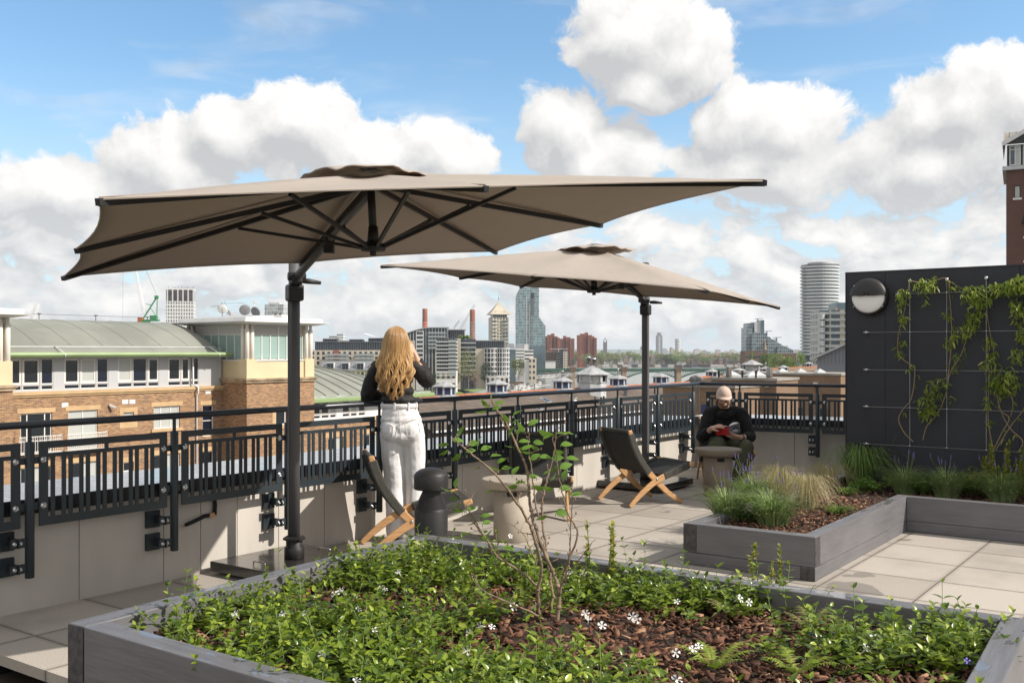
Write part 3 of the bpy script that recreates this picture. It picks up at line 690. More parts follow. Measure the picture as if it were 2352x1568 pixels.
    for k in range(8):
        m = MB(); q = ring[k*ns][0]; m.tube([pk.lerp(q, f)+V((0, 0, .006-.0105*math.sin(PI*f))) for f in np.linspace(.1, 1, 12)], .0028, 4); m.obj('seam', M['canopyseam'], cn, world=True)
    # hem
    m = MB(); m.tube([q for q, _ in ring]+[ring[0][0]], .0045, 5); m.obj('hem', M['canopy'], cn, world=True)
    # vent flap: small crumpled cap raised over the top opening
    m = MB(); nv_ = 64; pr = [(.02, .022), (.10, .018), (.2, .003), (.30, -.016), (.335, -.026)]
    rr = random.Random(len(label))
    for r_, z_ in pr:
        for k in range(nv_):
            a = 2*PI*k/nv_; wv = .013*math.sin(a*5+1)+.010*math.sin(a*11+r_*4)+.006*math.sin(a*17); s4 = 1/max(abs(math.cos(a+.78)), abs(math.sin(a+.78)))**.55
            m.v.append(tuple(pk+V((math.cos(a)*r_*s4, math.sin(a)*r_*s4, z_+.004+wv*(r_/.33)**1.5*.6))))
    for i in range(len(pr)-1):
        for k in range(nv_): m.f.append((i*nv_+k, i*nv_+(k+1) % nv_, (i+1)*nv_+(k+1) % nv_, (i+1)*nv_+k))
    vf = m.obj('vent_flap', M['canopy'], t, world=True, smooth=True); s_ = vf.modifiers.new('Solid', 'SOLIDIFY'); s_.thickness = .005
    m = MB(); m.lathe([(.085, .024), (.08, .036), (.05, .041), (0, .042)], 20, Matrix.Translation(pk)); m.obj('top_cap', M['rib'], t, world=True, smooth=True)
    for k in range(8):
        tip = T[k]; root = pk-V((0, 0, .045)); rbm = MB(); a = root.lerp(tip, .03)-V((0, 0, .01)); b = tip-V((0, 0, .012)); rbm.bar(a, b, .018, .027)
        rib = rbm.obj('rib', M['rib'], t, world=True)
        m = MB(); j = root.lerp(tip, .40)-V((0, 0, .03)); d = (tip-C); d.z = 0; d.normalize(); m.bar(hb+d*.05+V((0, 0, .012)), j, .018, .018); m.obj('strut', M['rib'], rib, world=True)
        m = MB(); dd = (tip-root).normalized(); m.bar(tip-dd*.05-V((0, 0, .010)), tip+dd*.010-V((0, 0, .010)), .021, .026); m.obj('rib_cap', M['rib'], rib, world=True)
    return t
T1 = [(-1.44, 3.48, 2.08), (1.22, 4.81, 2.37), (-.12, 7.51, 2.30), (-2.78, 6.18, 2.01), (-.11, 4.15, 2.235), (.55, 6.16, 2.335), (-1.45, 6.84, 2.155), (-2.11, 4.83, 2.045)]
T2 = [(-1.18, 9.02, 2.32), (1.52, 7.75, 2.02), (2.80, 10.46, 2.01), (.10, 11.74, 2.31), (.17, 8.38, 2.18), (2.16, 9.11, 2.015), (1.45, 11.10, 2.16), (-.54, 10.38, 2.315)]
parasol('large taupe parasol on a cantilever arm, the nearer of two, beside the long-haired woman', (-1.535, 7.03), T1, (-.78, 5.495, 2.191), .33, (-.765, 5.49, 2.105), 2.0, 2.52, V((-1.542, 7.02, 0)))
parasol('taupe parasol with a square post standing farther back near the seated man', (1.526, 11.375), T2, (.811, 9.743, 2.166), .385, (.80, 9.73, 2.125), 2.06, 2.56, V((1.526, 11.375, 0)), True)
# ------------------------------------------------------------------ bollard and tables
bo = thing('bollard_light', 'black bollard light with a domed cap behind the corner of the foreground planter', 'bollard', (-.485, 5.98, 0))
m = MB(); prof = [(.1, 0), (.1, .598), (.098, .603)]; m.lathe(prof, 36); m.obj('shaft', M['bollard'], bo, smooth=True, bevel=.003)
m = MB(); prof = [(.099, .604)]
for i in range(11):
    z = .608+.0100*i; r = .097-.044*(i/10); prof += [(r, z), (r, z+.006), (r-.0045, z+.007), (r-.0045, z+.0092)]
prof += [(.046, .720), (.046, .735)]; m.lathe(prof, 36); m.obj('louvre_cone', M['bollard'], bo)
m = MB(); m.lathe([(.045, .722), (.098, .723), (.103, .727), (.103, .808), (.099, .815), (.088, .828), (.065, .842), (.035, .850), (0, .853)], 36); m.obj('cap', M['bollard'], bo, smooth=True, bevel=.002)
def table(label, x, y, cm):
    t = thing('side_table', label, 'table', (x, y, 0), R(200))
    m = MB(); m.lathe([(.150, .0), (.153, .004), (.153, .43)], 48); p = m.obj('drum', cm, t, smooth=True)
    m = MB(); m.lathe([(.153, .425), (.205, .43), (.232, .445), (.247, .475), (.2495, .498), (.246, .505), (.235, .506), (.0, .506)], 56); m.obj('tabletop', cm, t, smooth=True, bevel=.002)
    m = MB(); n = 10
    for j in (0, 1):
        for i in range(n+1):
            a = R(55)+R(30)*i/n; m.v.append((.1545*math.cos(a), .1545*math.sin(a), .375+.038*j))
    m.f = [(i, i+1, n+2+i, n+1+i) for i in range(n)]; m.obj('hand_slot', M['black'], p); return t
table('round beige concrete side table behind the thin shrub', -.0, 8.2, M['concrete'])
table('round concrete side table coloured darker for shade in front of the seated man', 2.214, 10.72, M['concreteshade'])
# ------------------------------------------------------------------ folding chairs
def smoothpath(pts, n=8):
    out = []
    P = [V(p) for p in pts]
    for i in range(len(P)-1):
        p0, p1, p2, p3 = P[max(i-1, 0)], P[i], P[i+1], P[min(i+2, len(P)-1)]
        for k in range(n):
            t = k/n; out.append(.5*((2*p1)+(-p0+p2)*t+(2*p0-5*p1+4*p2-p3)*t*t+(-p0+3*p1-3*p2+p3)*t*t*t))
    out.append(P[-1]); return out
CA = [(.03, .765), (.075, .63), (.145, .49), (.235, .365), (.34, .255), (.50, .115), (.665, .012)]
CB = [(.80, .405), (.66, .362), (.50, .312), (.385, .272), (.27, .215), (.13, .115), (.012, .012)]
def strip(path, y0, y1, th):
    """closed cushion-like strip following path (x,z) between y0 and y1"""
    m = MB(); k = len(path)
    for i, p in enumerate(path):
        d = (path[min(i+1, k-1)]-path[max(i-1, 0)]).normalized(); n = V((-d.z, 0, d.x))
        for s, y in ((-1, y0), (-1, y1), (1, y1), (1, y0)): m.v.append(tuple(V((p.x, y, p.z))+n*s*th/2))
    m.f = [(i*4+j, i*4+(j+1) % 4, (i+1)*4+(j+1) % 4, (i+1)*4+j) for i in range(k-1) for j in range(4)]+[(3, 2, 1, 0), tuple(k*4-4+j for j in range(4))]
    return m
def member(prof, y, tk, dep):
    P = smoothpath([(x, y, z) for x, z in prof], 6); m = MB(); k = len(P)
    for i, p in enumerate(P):
        d = (P[min(i+1, k-1)]-P[max(i-1, 0)]).normalized(); n = V((-d.z, 0, d.x)); f = i/(k-1); w = dep*(1-.35*abs(2*f-1)**2.5)
        for s, yy in ((-1, -tk/2), (-1, tk/2), (1, tk/2), (1, -tk/2)): m.v.append(tuple(p+V((0, yy, 0))+n*s*w/2))
    m.f = [(i*4+j, i*4+(j+1) % 4, (i+1)*4+(j+1) % 4, (i+1)*4+j) for i in range(k-1) for j in range(4)]+[(3, 2, 1, 0), tuple(k*4-4+j for j in range(4))]
    return m
def chair(label, x, y, yaw):
    t = thing('folding_chair', label, 'chair', (x, y, 0), yaw, 'folding lounge chairs with woven cord')
    hw = .275
    for s in (-1, 1):
        m = member(CA, s*(hw-.012), .024, .062); m.obj('back_frame', M['oak'], t, bevel=.008, seg=2)
        m = member(CB, s*(hw+.0135), .024, .062); m.obj('seat_frame', M['oak'], t, bevel=.008, seg=2)
        m = MB(); Mx = Matrix.Translation((.335, s*(hw+.027), .268)) @ Matrix.Rotation(-s*PI/2, 4, 'X'); m.lathe([(.012, 0), (.012, .004), (.005, .006), (0, .006)], 12, Mx); m.obj('bolt', M['steel'], t, smooth=True)
    PA = [p for p in smoothpath([(x, 0, z) for x, z in CA], 6)]; PB = [p for p in smoothpath([(x, 0, z) for x, z in CB], 6)]
    a = PA[2:21]; b = PB[3:17]
    strip(a, -hw+.03, hw-.03, .032).obj('backrest', M['weave'], t, smooth=False, bevel=.01, seg=2)
    strip(b, -hw+.03, hw-.03, .032).obj('seat', M['weave'], t, smooth=False, bevel=.01, seg=2)
    for s in (-1, 1):
        y0, y1 = sorted((s*(hw-.03), s*(hw+.006))); strip(a, y0, y1, .07).obj('cord_wrap', M['cord'], t, bevel=.012, seg=2)
        y0, y1 = sorted((s*(hw-.03), s*(hw+.03))); strip(b, y0, y1, .07).obj('cord_wrap', M['cord'], t, bevel=.012, seg=2)
    strip(PA[0:3], -hw+.03, hw-.03, .034).obj('top_rail', M['cord'], t, bevel=.01, seg=2)
    strip(PB[0:4], -hw+.03, hw-.03, .034).obj('front_rail', M['cord'], t, bevel=.01, seg=2)
    return t
chair('dark woven folding chair with oak legs beside the bollard, its back to the standing woman', -1.15, 7.715, R(14))
chair('dark woven folding chair half hidden behind the thin shrub and round table', .25, 9.74, R(-90))
chair('dark woven folding chair with crossed oak legs, empty, in front of the farther parasol base', 1.02, 10.10, R(27))
chair('dark woven folding chair with the man in the cap sitting in it', 2.54, 12.10, R(-96))
# ------------------------------------------------------------------ people
def hairmat():
    m, nt, N, L, b = newmat('golden hair'); g_ = N.new('ShaderNodeNewGeometry'); cr = N.new('ShaderNodeValToRGB'); L.new(g_.outputs['Random Per Island'], cr.inputs[0])
    e = cr.color_ramp.elements; e[0].color = (.30, .155, .055, 1); e[1].color = (.78, .54, .27, 1); x = e.new(.5); x.color = (.56, .335, .125, 1)
    tc_ = N.new('ShaderNodeTexCoord'); sp_ = N.new('ShaderNodeSeparateXYZ'); L.new(tc_.outputs['Object'], sp_.inputs[0])
    L.new(mixc(N, L, ramp(N, L, sp_.outputs[2], 1.45, 1.75), cr.outputs[0], mixc(N, L, .55, cr.outputs[0], (.24, .13, .055))), b.inputs['Base Color'])
    setin(b, Roughness=.38); b.inputs['Specular IOR Level'].default_value = .5; return m
M['hair'] = hairmat()
def cloth(name, c, rough=.85, wr=(9, .5, .02), sheen=0):
    m, nt, N, L, b = newmat(name); setin(b, **{'Base Color': c4(c), 'Roughness': rough}); no = noise_n(N, L, wr[0], 5, stretch=(1, 1, .7)); f2 = noise_n(N, L, 400, 2)
    bump_n(N, L, math_n(N, L, 'ADD', no.outputs[0], math_n(N, L, 'MULTIPLY', f2.outputs[0], .04)), wr[1], wr[2], b)
    if sheen: b.inputs['Sheen Weight'].default_value = sheen
    return m
M['denim'] = cloth('white denim', (.80, .80, .81), .85, (14, .45, .02))
M['blackshirt'] = cloth('black cotton', (.012, .011, .012), .7, (13, .6, .03))
M['knit'] = cloth('black knit', (.009, .009, .011), .95, (8, .5, .03))
M['olive'] = cloth('olive cotton', (.072, .078, .042), .85, (11, .6, .03))
M['cap'] = cloth('pink-beige cotton', (.60, .46, .385), .85, (20, .3, .008))
M['shoe'] = mat('dark trainer', (.012, .012, .015), .7)
M['white'] = mat('white stripe', (.8, .8, .8), .6)
M['greensole'] = mat('green sole', (.02, .20, .13), .6)
M['beard'] = mat('stubble', (.22, .125, .075), .9, var=(120, .3))
M['seam'] = mat('denim seam', (.60, .58, .56), .9)
def hand(m, wrist, direction, palm_n, size=1.0, curl=.5, spread=.12, thumb_side=1, fl=None):
    """wrist -> fingers along direction, palm facing palm_n; added to body mesh m"""
    d = V(direction).normalized(); n = V(palm_n); n = (n-d*n.dot(d)).normalized(); s = d.cross(n)*thumb_side; w = V(wrist); k = size
    pc = w+d*.045*k
    for j in (-1, 0, 1): m.limb([w+s*.012*j*k, w+d*.085*k+s*.024*j*k], [.020*k, .0145*k], 10)
    L4 = (.066, .075, .070, .054)
    for i in range(4):
        o_ = (1.5-i)*.0195*k; b = w+d*.088*k+s*o_; dd = (d+s*spread*(1.5-i)).normalized(); cu = curl if fl is None else fl[i]
        p = [b]; an = cu*.55
        for q in range(3):
            v = dd*math.cos(an)+n*math.sin(an); p.append(p[-1]+v*L4[i]*k*(.44, .32, .24)[q]); an += cu*.75
        m.limb(p, [.0095*k, .0088*k, .0082*k, .0068*k], 8)
    t0 = w+d*.025*k+s*.026*k; v1 = (d*.7+s*.7+n*.25).normalized(); v2 = (d*.9+s*.25+n*.35).normalized()
    m.limb([t0, t0+v1*.042*k, t0+v1*.042*k+v2*.032*k, t0+v1*.042*k+v2*.056*k], [.0135*k, .0115*k, .0100*k, .0075*k], 8)
def head(m, c, fwd, up, s=1.0):
    f = V(fwd).normalized(); u = V(up); u = (u-f*u.dot(f)).normalized(); r = f.cross(u)
    def p(x, y, z): return V(c)+r*x*s+f*y*s+u*z*s
    Mx = Matrix((r, f, u)).transposed()
    m.ell(p(0, -.012, .03), (.075*s, .095*s, .088*s), Mx); m.ell(p(0, .012, -.035), (.060*s, .074*s, .085*s), Mx)
    m.ell(p(0, .048, -.088), (.034*s, .032*s, .026*s), Mx); m.ell(p(0, .035, -.06), (.052*s, .045*s, .05*s), Mx)
    m.limb([p(0, .088, .012), p(0, .102, -.022), p(0, .108, -.036)], [.010*s, .0125*s, .0145*s], 8)
    for e in (-1, 1):
        m.ell(p(e*.012, .096, -.038), .009*s); m.ell(p(e*.076, -.005, -.012), (.010*s, .022*s, .033*s), Mx)
        m.ell(p(e*.033, .072, .020), (.024*s, .014*s, .010*s), Mx); m.ell(p(e*.044, .060, -.035), (.022*s, .018*s, .022*s), Mx)
    m.ell(p(0, .084, -.066), (.024*s, .012*s, .007*s), Mx); m.ell(p(0, .082, -.076), (.020*s, .012*s, .008*s), Mx)
    return p, Mx
# ---- woman at the railing, seen from behind
wy = 8.14; kx = wy/F
def wp(px, py, dy=0.0): return V(((px-CX)*kx, wy+dy, EYE-(py-HY)*kx))
wo_ = thing('person', 'woman with long golden wavy hair, black shirt and white jeans leaning on the railing', 'person', (-.90, wy, 0))
m = MB()
hp, hM = head(m, wp(910, 789, .03), (.28, .95, -.12), (0, .1, 1), .98)
m.limb([wp(909, 812, .0), wp(907, 835, -.02)], [.052, .058])
m.limb([wp(908, 850, 0), wp(910, 890, 0), wp(914, 925, 0), wp(921, 965, .0)], [.095, .095, .085, .09])
shl, shr = wp(861, 846, .02), wp(957, 844, .02); ell_, elr = wp(842, 905, .10), wp(976, 874, .12)
m.limb([wp(885, 840, 0), shl, ell_], [.055, .052, .038]); m.limb([wp(930, 840, 0), shr, elr], [.055, .052, .038])
wl_ = V((-1.035, 8.40, 1.165)); m.limb([ell_, wl_], [.037, .026]); hand(m, wl_, (.75, .55, .05), (0, 0, -1), .95, .35, .10, -1)
wr_ = wp(947, 812, .15); m.limb([elr, wr_], [.037, .026]); hand(m, wr_, (-.45, -.05, .9), (-.6, .5, -.2), .92, .9, .08, 1)
hL, hR = wp(903, 985, .0), wp(944, 985, .02); kL, kR = wp(908, 1100, .03), wp(950, 1100, .05); aL, aR = wp(907, 1218, -.01), wp(951, 1216, .03)
aL.z = aR.z = .09
m.limb([hL, kL, aL], [.085, .055, .038]); m.limb([hR, kR, aR], [.085, .055, .038])
for a in (aL, aR): m.limb([a+V((0, -.03, -.04)), a+V((0, .12, -.06))], [.035, .03])
m.obj('body', M['skin'], wo_, world=True, smooth=True, remesh=.006, smit=4)
# shirt
m = MB(); Me = Matrix.Rotation(0, 3, 'Z')
for px, py, rx, ry, rz in ((908, 850, .150, .098, .062), (908, 872, .152, .108, .075), (911, 897, .146, .108, .075), (915, 918, .150, .108, .05)): m.ell(wp(px, py, 0), (rx, ry, rz))
m.limb([wp(884, 842, 0), wp(866, 845, .01), wp(851, 874, .05), wp(841, 903, .09)], [.062, .064, .063, .066]); m.limb([wp(841, 903, .09), wp(840, 914, .12), V((-1.105, 8.33, 1.178))], [.062, .058, .055])
m.limb([wp(932, 840, 0), wp(953, 844, .01), wp(968, 860, .07), wp(977, 873, .11)], [.060, .062, .066, .068]); m.limb([wp(977, 873, .11), wp(972, 862, .13), wp(962, 838, .15)], [.062, .058, .048])
m.limb([wp(893, 834, -.01), wp(922, 833, -.01)], [.055, .055])
sh_ = m.obj('shirt', M['blackshirt'], wo_, world=True, smooth=True, remesh=.008, smit=5)
tx = bpy.data.textures.new('fold', 'CLOUDS'); tx.noise_scale = .07; dm = sh_.modifiers.new('folds', 'DISPLACE'); dm.texture = tx; dm.strength = .022; dm.mid_level = .5; dm.texture_coords = 'LOCAL'
# jeans
m = MB()
for px, py, rx, ry, rz in ((917, 938, .142, .104, .075), (919, 950, .156, .112, .085), (921, 964, .170, .120, .09), (923, 980, .180, .124, .09), (925, 1000, .184, .118, .08)): m.ell(wp(px, py, .0), (rx, ry, rz))
m.ell(wp(902, 988, -.046), (.090, .085, .105)); m.ell(wp(946, 988, -.038), (.090, .085, .105))
def leg(px0, px1, px2, px3, dy):
    pts = [wp(px0, 995, .0), wp(px1, 1050, .02+dy), wp(px2, 1120, .03+dy), wp(px2*.4+px3*.6, 1175, .01+dy), wp(px3, 1216, -.005+dy)]
    pts[-1].z = .085; m.limb(pts, [.098, .092, .077, .074, .077])
leg(900, 901, 905, 908, 0); leg(948, 951, 952, 952, .02)
je = m.obj('jeans', M['denim'], wo_, world=True, smooth=True, remesh=.007, smit=5)
tx2 = bpy.data.textures.new('fold', 'CLOUDS'); tx2.noise_scale = .09; dm = je.modifiers.new('folds', 'DISPLACE'); dm.texture = tx2; dm.strength = .007; dm.mid_level = .5; dm.texture_coords = 'LOCAL'
m = MB(); ring = [wp(917, 931, 0)+V((.148*math.cos(a), .107*math.sin(a), 0)) for a in np.linspace(0, 2*PI, 40)]
m.tube(ring, [.018]*40, 8, flat=.35, ref=(1, 0, 0)); wb = m.obj('waistband', M['denim'], je, world=True, smooth=True)
for a in (-150, -100, -55, -20):
    m = MB(); q = wp(917, 931, 0)+V((.152*math.cos(R(a)), .111*math.sin(R(a)), 0)); m.box(-.006, -.006, -.028, .006, .006, .028, Matrix.Translation(q) @ Matrix.Rotation(R(a+90), 4, 'Z')); m.obj('belt_loop', M['denim'], wb, world=True)
def backy(px, py): # jeans' rear surface, approximately
    x = (px-924)/48.0; return -.136-.018*math.exp(-((px-902)**2+(py-990)**2)/500)-.018*math.exp(-((px-946)**2+(py-990)**2)/500)+.075*x*x*max(0, 1-(py-985)/120)
for pts in (((878, 962), (909, 961), (906, 996), (890, 1003), (879, 994)), ((932, 961), (962, 958), (967, 990), (957, 1001), (940, 997))):
    m = MB(); P_ = []
    for i in range(len(pts)):
        a, b = pts[i], pts[(i+1) % len(pts)]
        for k in range(4): px, py = a[0]+(b[0]-a[0])*k/4, a[1]+(b[1]-a[1])*k/4; P_.append(wp(px, py, backy(px, py)))
    m.tube(P_+[P_[0]], .0032, 5); m.obj('pocket', M['seam'], je, world=True)
m = MB(); m.tube([wp(919+(py-935)*.11, py, backy(919, py)-.004) for py in range(936, 1008, 6)], .0032, 5); m.obj('rear_seam', M['seam'], je, world=True)
for a, mir in ((aL, -1), (aR, 1)):
    m = MB(); m.limb([a+V((0, -.045, -.045)), a+V((mir*.01, .04, -.052)), a+V((mir*.02, .15, -.058))], [.040, .042, .034]); m.limb([a+V((0, -.03, -.01)), a+V((0, .02, .0))], [.040, .04])
    s_ = m.obj('shoe', M['shoe'], wo_, world=True, smooth=True, remesh=.006, smit=3)
    m = MB()
    for k in range(3): p0 = a+V((-.042, -.03+.03*k, -.015)); m.tube([p0+V((.004, 0, 0)), p0+V((-.003, .006, -.028)), p0+V((.004, .012, -.055))], .0045, 6)
    m.obj('stripe', M['white'], s_, world=True)
# hair
hc = wp(910, 786, .0); rg = random.Random(3)
def hairw(py):
    T = ((748, 0), (754, 16), (764, 24), (780, 30), (800, 33), (820, 40), (840, 48), (865, 47), (890, 44), (915, 40), (935, 36))
    for (a, b), (c_, d_) in zip(T, T[1:]):
        if py <= c_: return b+(d_-b)*max(0, (py-a))/(c_-a)
    return 36
def hairdepth(py):
    T = ((748, -.02), (756, -.075), (768, -.108), (785, -.125), (810, -.130), (835, -.138), (870, -.152), (935, -.155))
    for (a, b), (c_, d_) in zip(T, T[1:]):
        if py <= c_: return b+(d_-b)*max(0, (py-a))/(c_-a)
    return -.15
hr = MB()
for i in range(1500):
    u = rg.uniform(-1, 1); u = math.copysign(abs(u)**.85, u); lay = rg.uniform(.78, 1.03)
    tip = 920-44*abs(u)**1.5-rg.uniform(0, 22)-(30 if rg.random() < .08 else 0); lock = math.floor((u+1)*7)
    ph = lock*1.9+rg.uniform(-.35, .35); amp = rg.uniform(.011, .019); pts = []; n_ = 26
    for j in range(n_+1):
        t = j/n_; py = 750.5+rg.uniform(-.2, .2)+(tip-750.5)*t; w_ = hairw(py)*lay; tail = max(0, (t-.62)/.38)
        uu = u*(1-.12*tail)+.10*tail*math.sin(lock*2.3)
        cxp = 910-1.5*t; X = (cxp-CX)*kx+uu*w_*kx; wv = amp*max(0, (py-800)/60 if py < 860 else 1)
        X += wv*math.sin((py-800)*.155+ph); dy = hairdepth(py)*math.sqrt(max(0, 1-min(1, abs(uu))**2.2))*lay+.015*(abs(uu) > .9) + wv*.5*math.cos((py-800)*.155+ph)
        if py < 800: dy += .03*(1-lay)
        pts.append(V((X, wy+.008+dy, EYE-(py-HY)*kx)))
    r0 = rg.uniform(.0018, .0036)
    hr.tube(pts, [r0*(.55 if j < 2 else 1)*(1-.75*max(0, (j/n_-.75)/.25)) for j in range(n_+1)], 4, cap=False, flat=.8)
# front/side of the head covered as well
for i in range(260):
    a = rg.uniform(-.3, PI+.3); pts = []
    for j in range(12):
        t = j/11; el_ = PI/2*(1-t*1.15); x = .082*math.cos(a)*math.cos(el_); y = .06+.060*math.sin(a)*math.cos(el_)-.05; z = .118*math.sin(el_)
        if a < .9 or a > PI-.9 or t < .55: pts.append(hc+V((x*1.08, y+.015, z+.012-.04*max(0, t-.6))))
    if len(pts) > 3: hr.tube(pts, .0042, 4, cap=False)
# loose strands over the right shoulder
for i in range(26):
    s0 = wp(938+rg.uniform(-3, 3), 826+rg.uniform(-8, 8), -.02); e0 = wp(rg.uniform(958, 972), rg.uniform(838, 862), .0)
    hr.tube(smoothpath([s0, s0.lerp(e0, .5)+V((0, -.02, .035)), e0], 6), .0016, 3, cap=False)
m = MB(); m.ell(hc+V((0, -.02, .0)), (.088, .098, .125)); m.limb([wp(908, 800, -.05), wp(907, 850, -.075), wp(905, 893, -.09)], [.085, .10, .06]); 
hr.obj('hair', M['hair'], wo_, world=True, smooth=True)
ub = MB(); ub.ell(hc+V((0, -.002, .0)), (.078, .080, .112))
for py in range(800, 900, 8): ub.ell(wp(908-(py-800)*.02, py, -.045), (hairw(py)*kx*.86, max(.03, -(hairdepth(py)+.045)*.52), .03), nu=14, nv=8)
ub.obj('hair_underlayer', mat('hair base', (.40, .235, .09), .5, var=(60, .3), stretch=(1, 1, .08)), wo_, world=True, smooth=True, remesh=.01, smit=6)

# ---- seated man reading
mn = thing('person', 'man in a pink-beige cap, black jumper and olive trousers reading a book in a chair', 'person', (2.53, 11.9, 0))
m = MB()
hdc = V((2.485, 11.70, 1.005)); hp, hM = head(m, hdc, (-.05, -.98, -.20), (0, -.20, .98), 1.0)
nk = V((2.515, 11.83, .86)); m.limb([hdc+V((.008, .055, -.045)), nk], [.058, .064])
shl, shr = V((2.335, 11.84, .80)), V((2.725, 11.82, .80)); m.limb([shl, nk, shr], [.05, .066, .05])
m.limb([V((2.52, 11.86, .78)), V((2.53, 11.90, .6)), V((2.54, 11.95, .46))], [.10, .11, .12])
el1, wr1 = V((2.235, 11.70, .545)), V((2.290, 11.42, .665)); el2, wr2 = V((2.790, 11.66, .545)), V((2.610, 11.40, .562))
m.limb([shl, el1], [.058, .043]); m.limb([el1, wr1], [.042, .030]); m.limb([shr, el2], [.058, .043]); m.limb([el2, wr2], [.042, .030])
hand(m, wr1, (.62, -.62, .30), (.25, .35, -.9), 1.05, .62, .10, -1, (.35, .6, .75, .85))
hand(m, wr2, (-.93, -.25, .20), (-.1, .55, .8), 1.05, .30, .12, 1, (.25, .22, .25, .35))
m.limb([V((2.45, 11.90, .43)), V((2.31, 11.38, .455)), V((2.30, 11.42, .10))], [.10, .062, .04]); m.limb([V((2.64, 11.90, .43)), V((2.665, 11.36, .45)), V((2.535, 11.24, .10))], [.10, .062, .04])
for a, tx_ in ((V((2.30, 11.42, .08)), -.04), (V((2.535, 11.24, .08)), .03)): m.limb([a+V((0, .04, -.03)), a+V((tx_, -.15, -.045))], [.035, .03])
m.obj('body', M['skin'], mn, world=True, smooth=True, remesh=.005, smit=3)
m = MB(); pass
m.ell(hp(0, .052, -.088), (.042, .036, .028), hM); m.ell(hp(0, .050, -.070), (.052, .036, .028), hM)
for e in (-1, 1): m.limb([hp(e*.028, .062, -.088), hp(e*.058, .022, -.060), hp(e*.068, .0, -.02)], [.018, .014, .010])
m.obj('beard', M['beard'], mn, world=True, smooth=True, remesh=.006, smit=3)
m = MB()
for e in (-1, 1): m.ell(hp(e*.031, .086, .006), (.011, .006, .004), hM)
m.obj('eye', M['shoe'], mn, world=True)
# cap: crown, brim, button
cp_ = thing('temp', 'x', 'x'); bpy.data.objects.remove(cp_)
m = MB(); rows, cols = 9, 32
for j in range(rows+1):
    ph = j/rows*PI/2
    for i in range(cols):
        a = 2*PI*i/cols; m.v.append(tuple(hp(.089*math.cos(a)*math.cos(ph), -.004+.110*math.sin(a)*math.cos(ph), .022+.112*math.sin(ph)**.92)))
m.f = [(j*cols+i, j*cols+(i+1) % cols, (j+1)*cols+(i+1) % cols, (j+1)*cols+i) for j in range(rows) for i in range(cols)]
cap = m.obj('cap', M['cap'], mn, world=True, smooth=True)
m = MB(); n_ = 16
for j in range(6):
    for i in range(n_+1):
        a = PI*(.10+.80*i/n_); g_ = j/5; rr = 1+g_*(.55*math.sin(a)**1.2); m.v.append(tuple(hp(.089*math.cos(a)*(1+.02*g_), -.004+.108*math.sin(a)*rr, .026-.016*g_*math.sin(a)-.018*abs(math.cos(a))*g_)))
m.f = [(j*(n_+1)+i, j*(n_+1)+i+1, (j+1)*(n_+1)+i+1, (j+1)*(n_+1)+i) for j in range(5) for i in range(n_)]
b = m.obj('brim', M['cap'], cap, world=True, smooth=True); s_ = b.modifiers.new('S', 'SOLIDIFY'); s_.thickness = .005
m = MB(); m.ell(hp(0, -.004, .136), .010); m.obj('cap_button', M['cap'], cap, world=True, smooth=True)
# jumper
m = MB()
for x, y, z, rx, ry, rz in ((2.517, 11.80, .79, .13, .10, .075), (2.52, 11.85, .79, .19, .105, .07), (2.525, 11.86, .70, .205, .135, .10), (2.53, 11.88, .58, .200, .150, .11), (2.54, 11.92, .47, .20, .155, .08)): m.ell((x, y, z), (rx, ry, rz))
m.limb([nk+V((0, .01, -.035)), shl+V((.01, 0, .0)), el1+V((-.005, 0, .0)), el1.lerp(wr1, .62)], [.085, .078, .068, .053]); m.limb([nk+V((0, .01, -.035)), shr, el2, el2.lerp(wr2, .52)], [.085, .078, .066, .052])
m.limb([shl+V((.02, .01, .012)), nk+V((-.05, .012, -.030)), nk+V((.05, .012, -.030)), shr+V((-.02, .01, .012))], [.078, .088, .088, .078])
ju = m.obj('jumper', M['knit'], mn, world=True, smooth=True, remesh=.008, smit=5)
m = MB(); ring = [nk+V((.071*math.cos(a), .064*math.sin(a)-.012, .018+.016*math.sin(a))) for a in np.linspace(0, 2*PI, 30)]; m.tube(ring, .010, 8); m.obj('collar', M['knit'], ju, world=True, smooth=True)
m = MB(); ring = [nk+V((.064*math.cos(a), .057*math.sin(a)-.012, .030+.016*math.sin(a))) for a in np.linspace(0, 2*PI, 30)]; m.tube(ring, .006, 6); m.obj('undershirt', M['white'], mn, world=True, smooth=True)
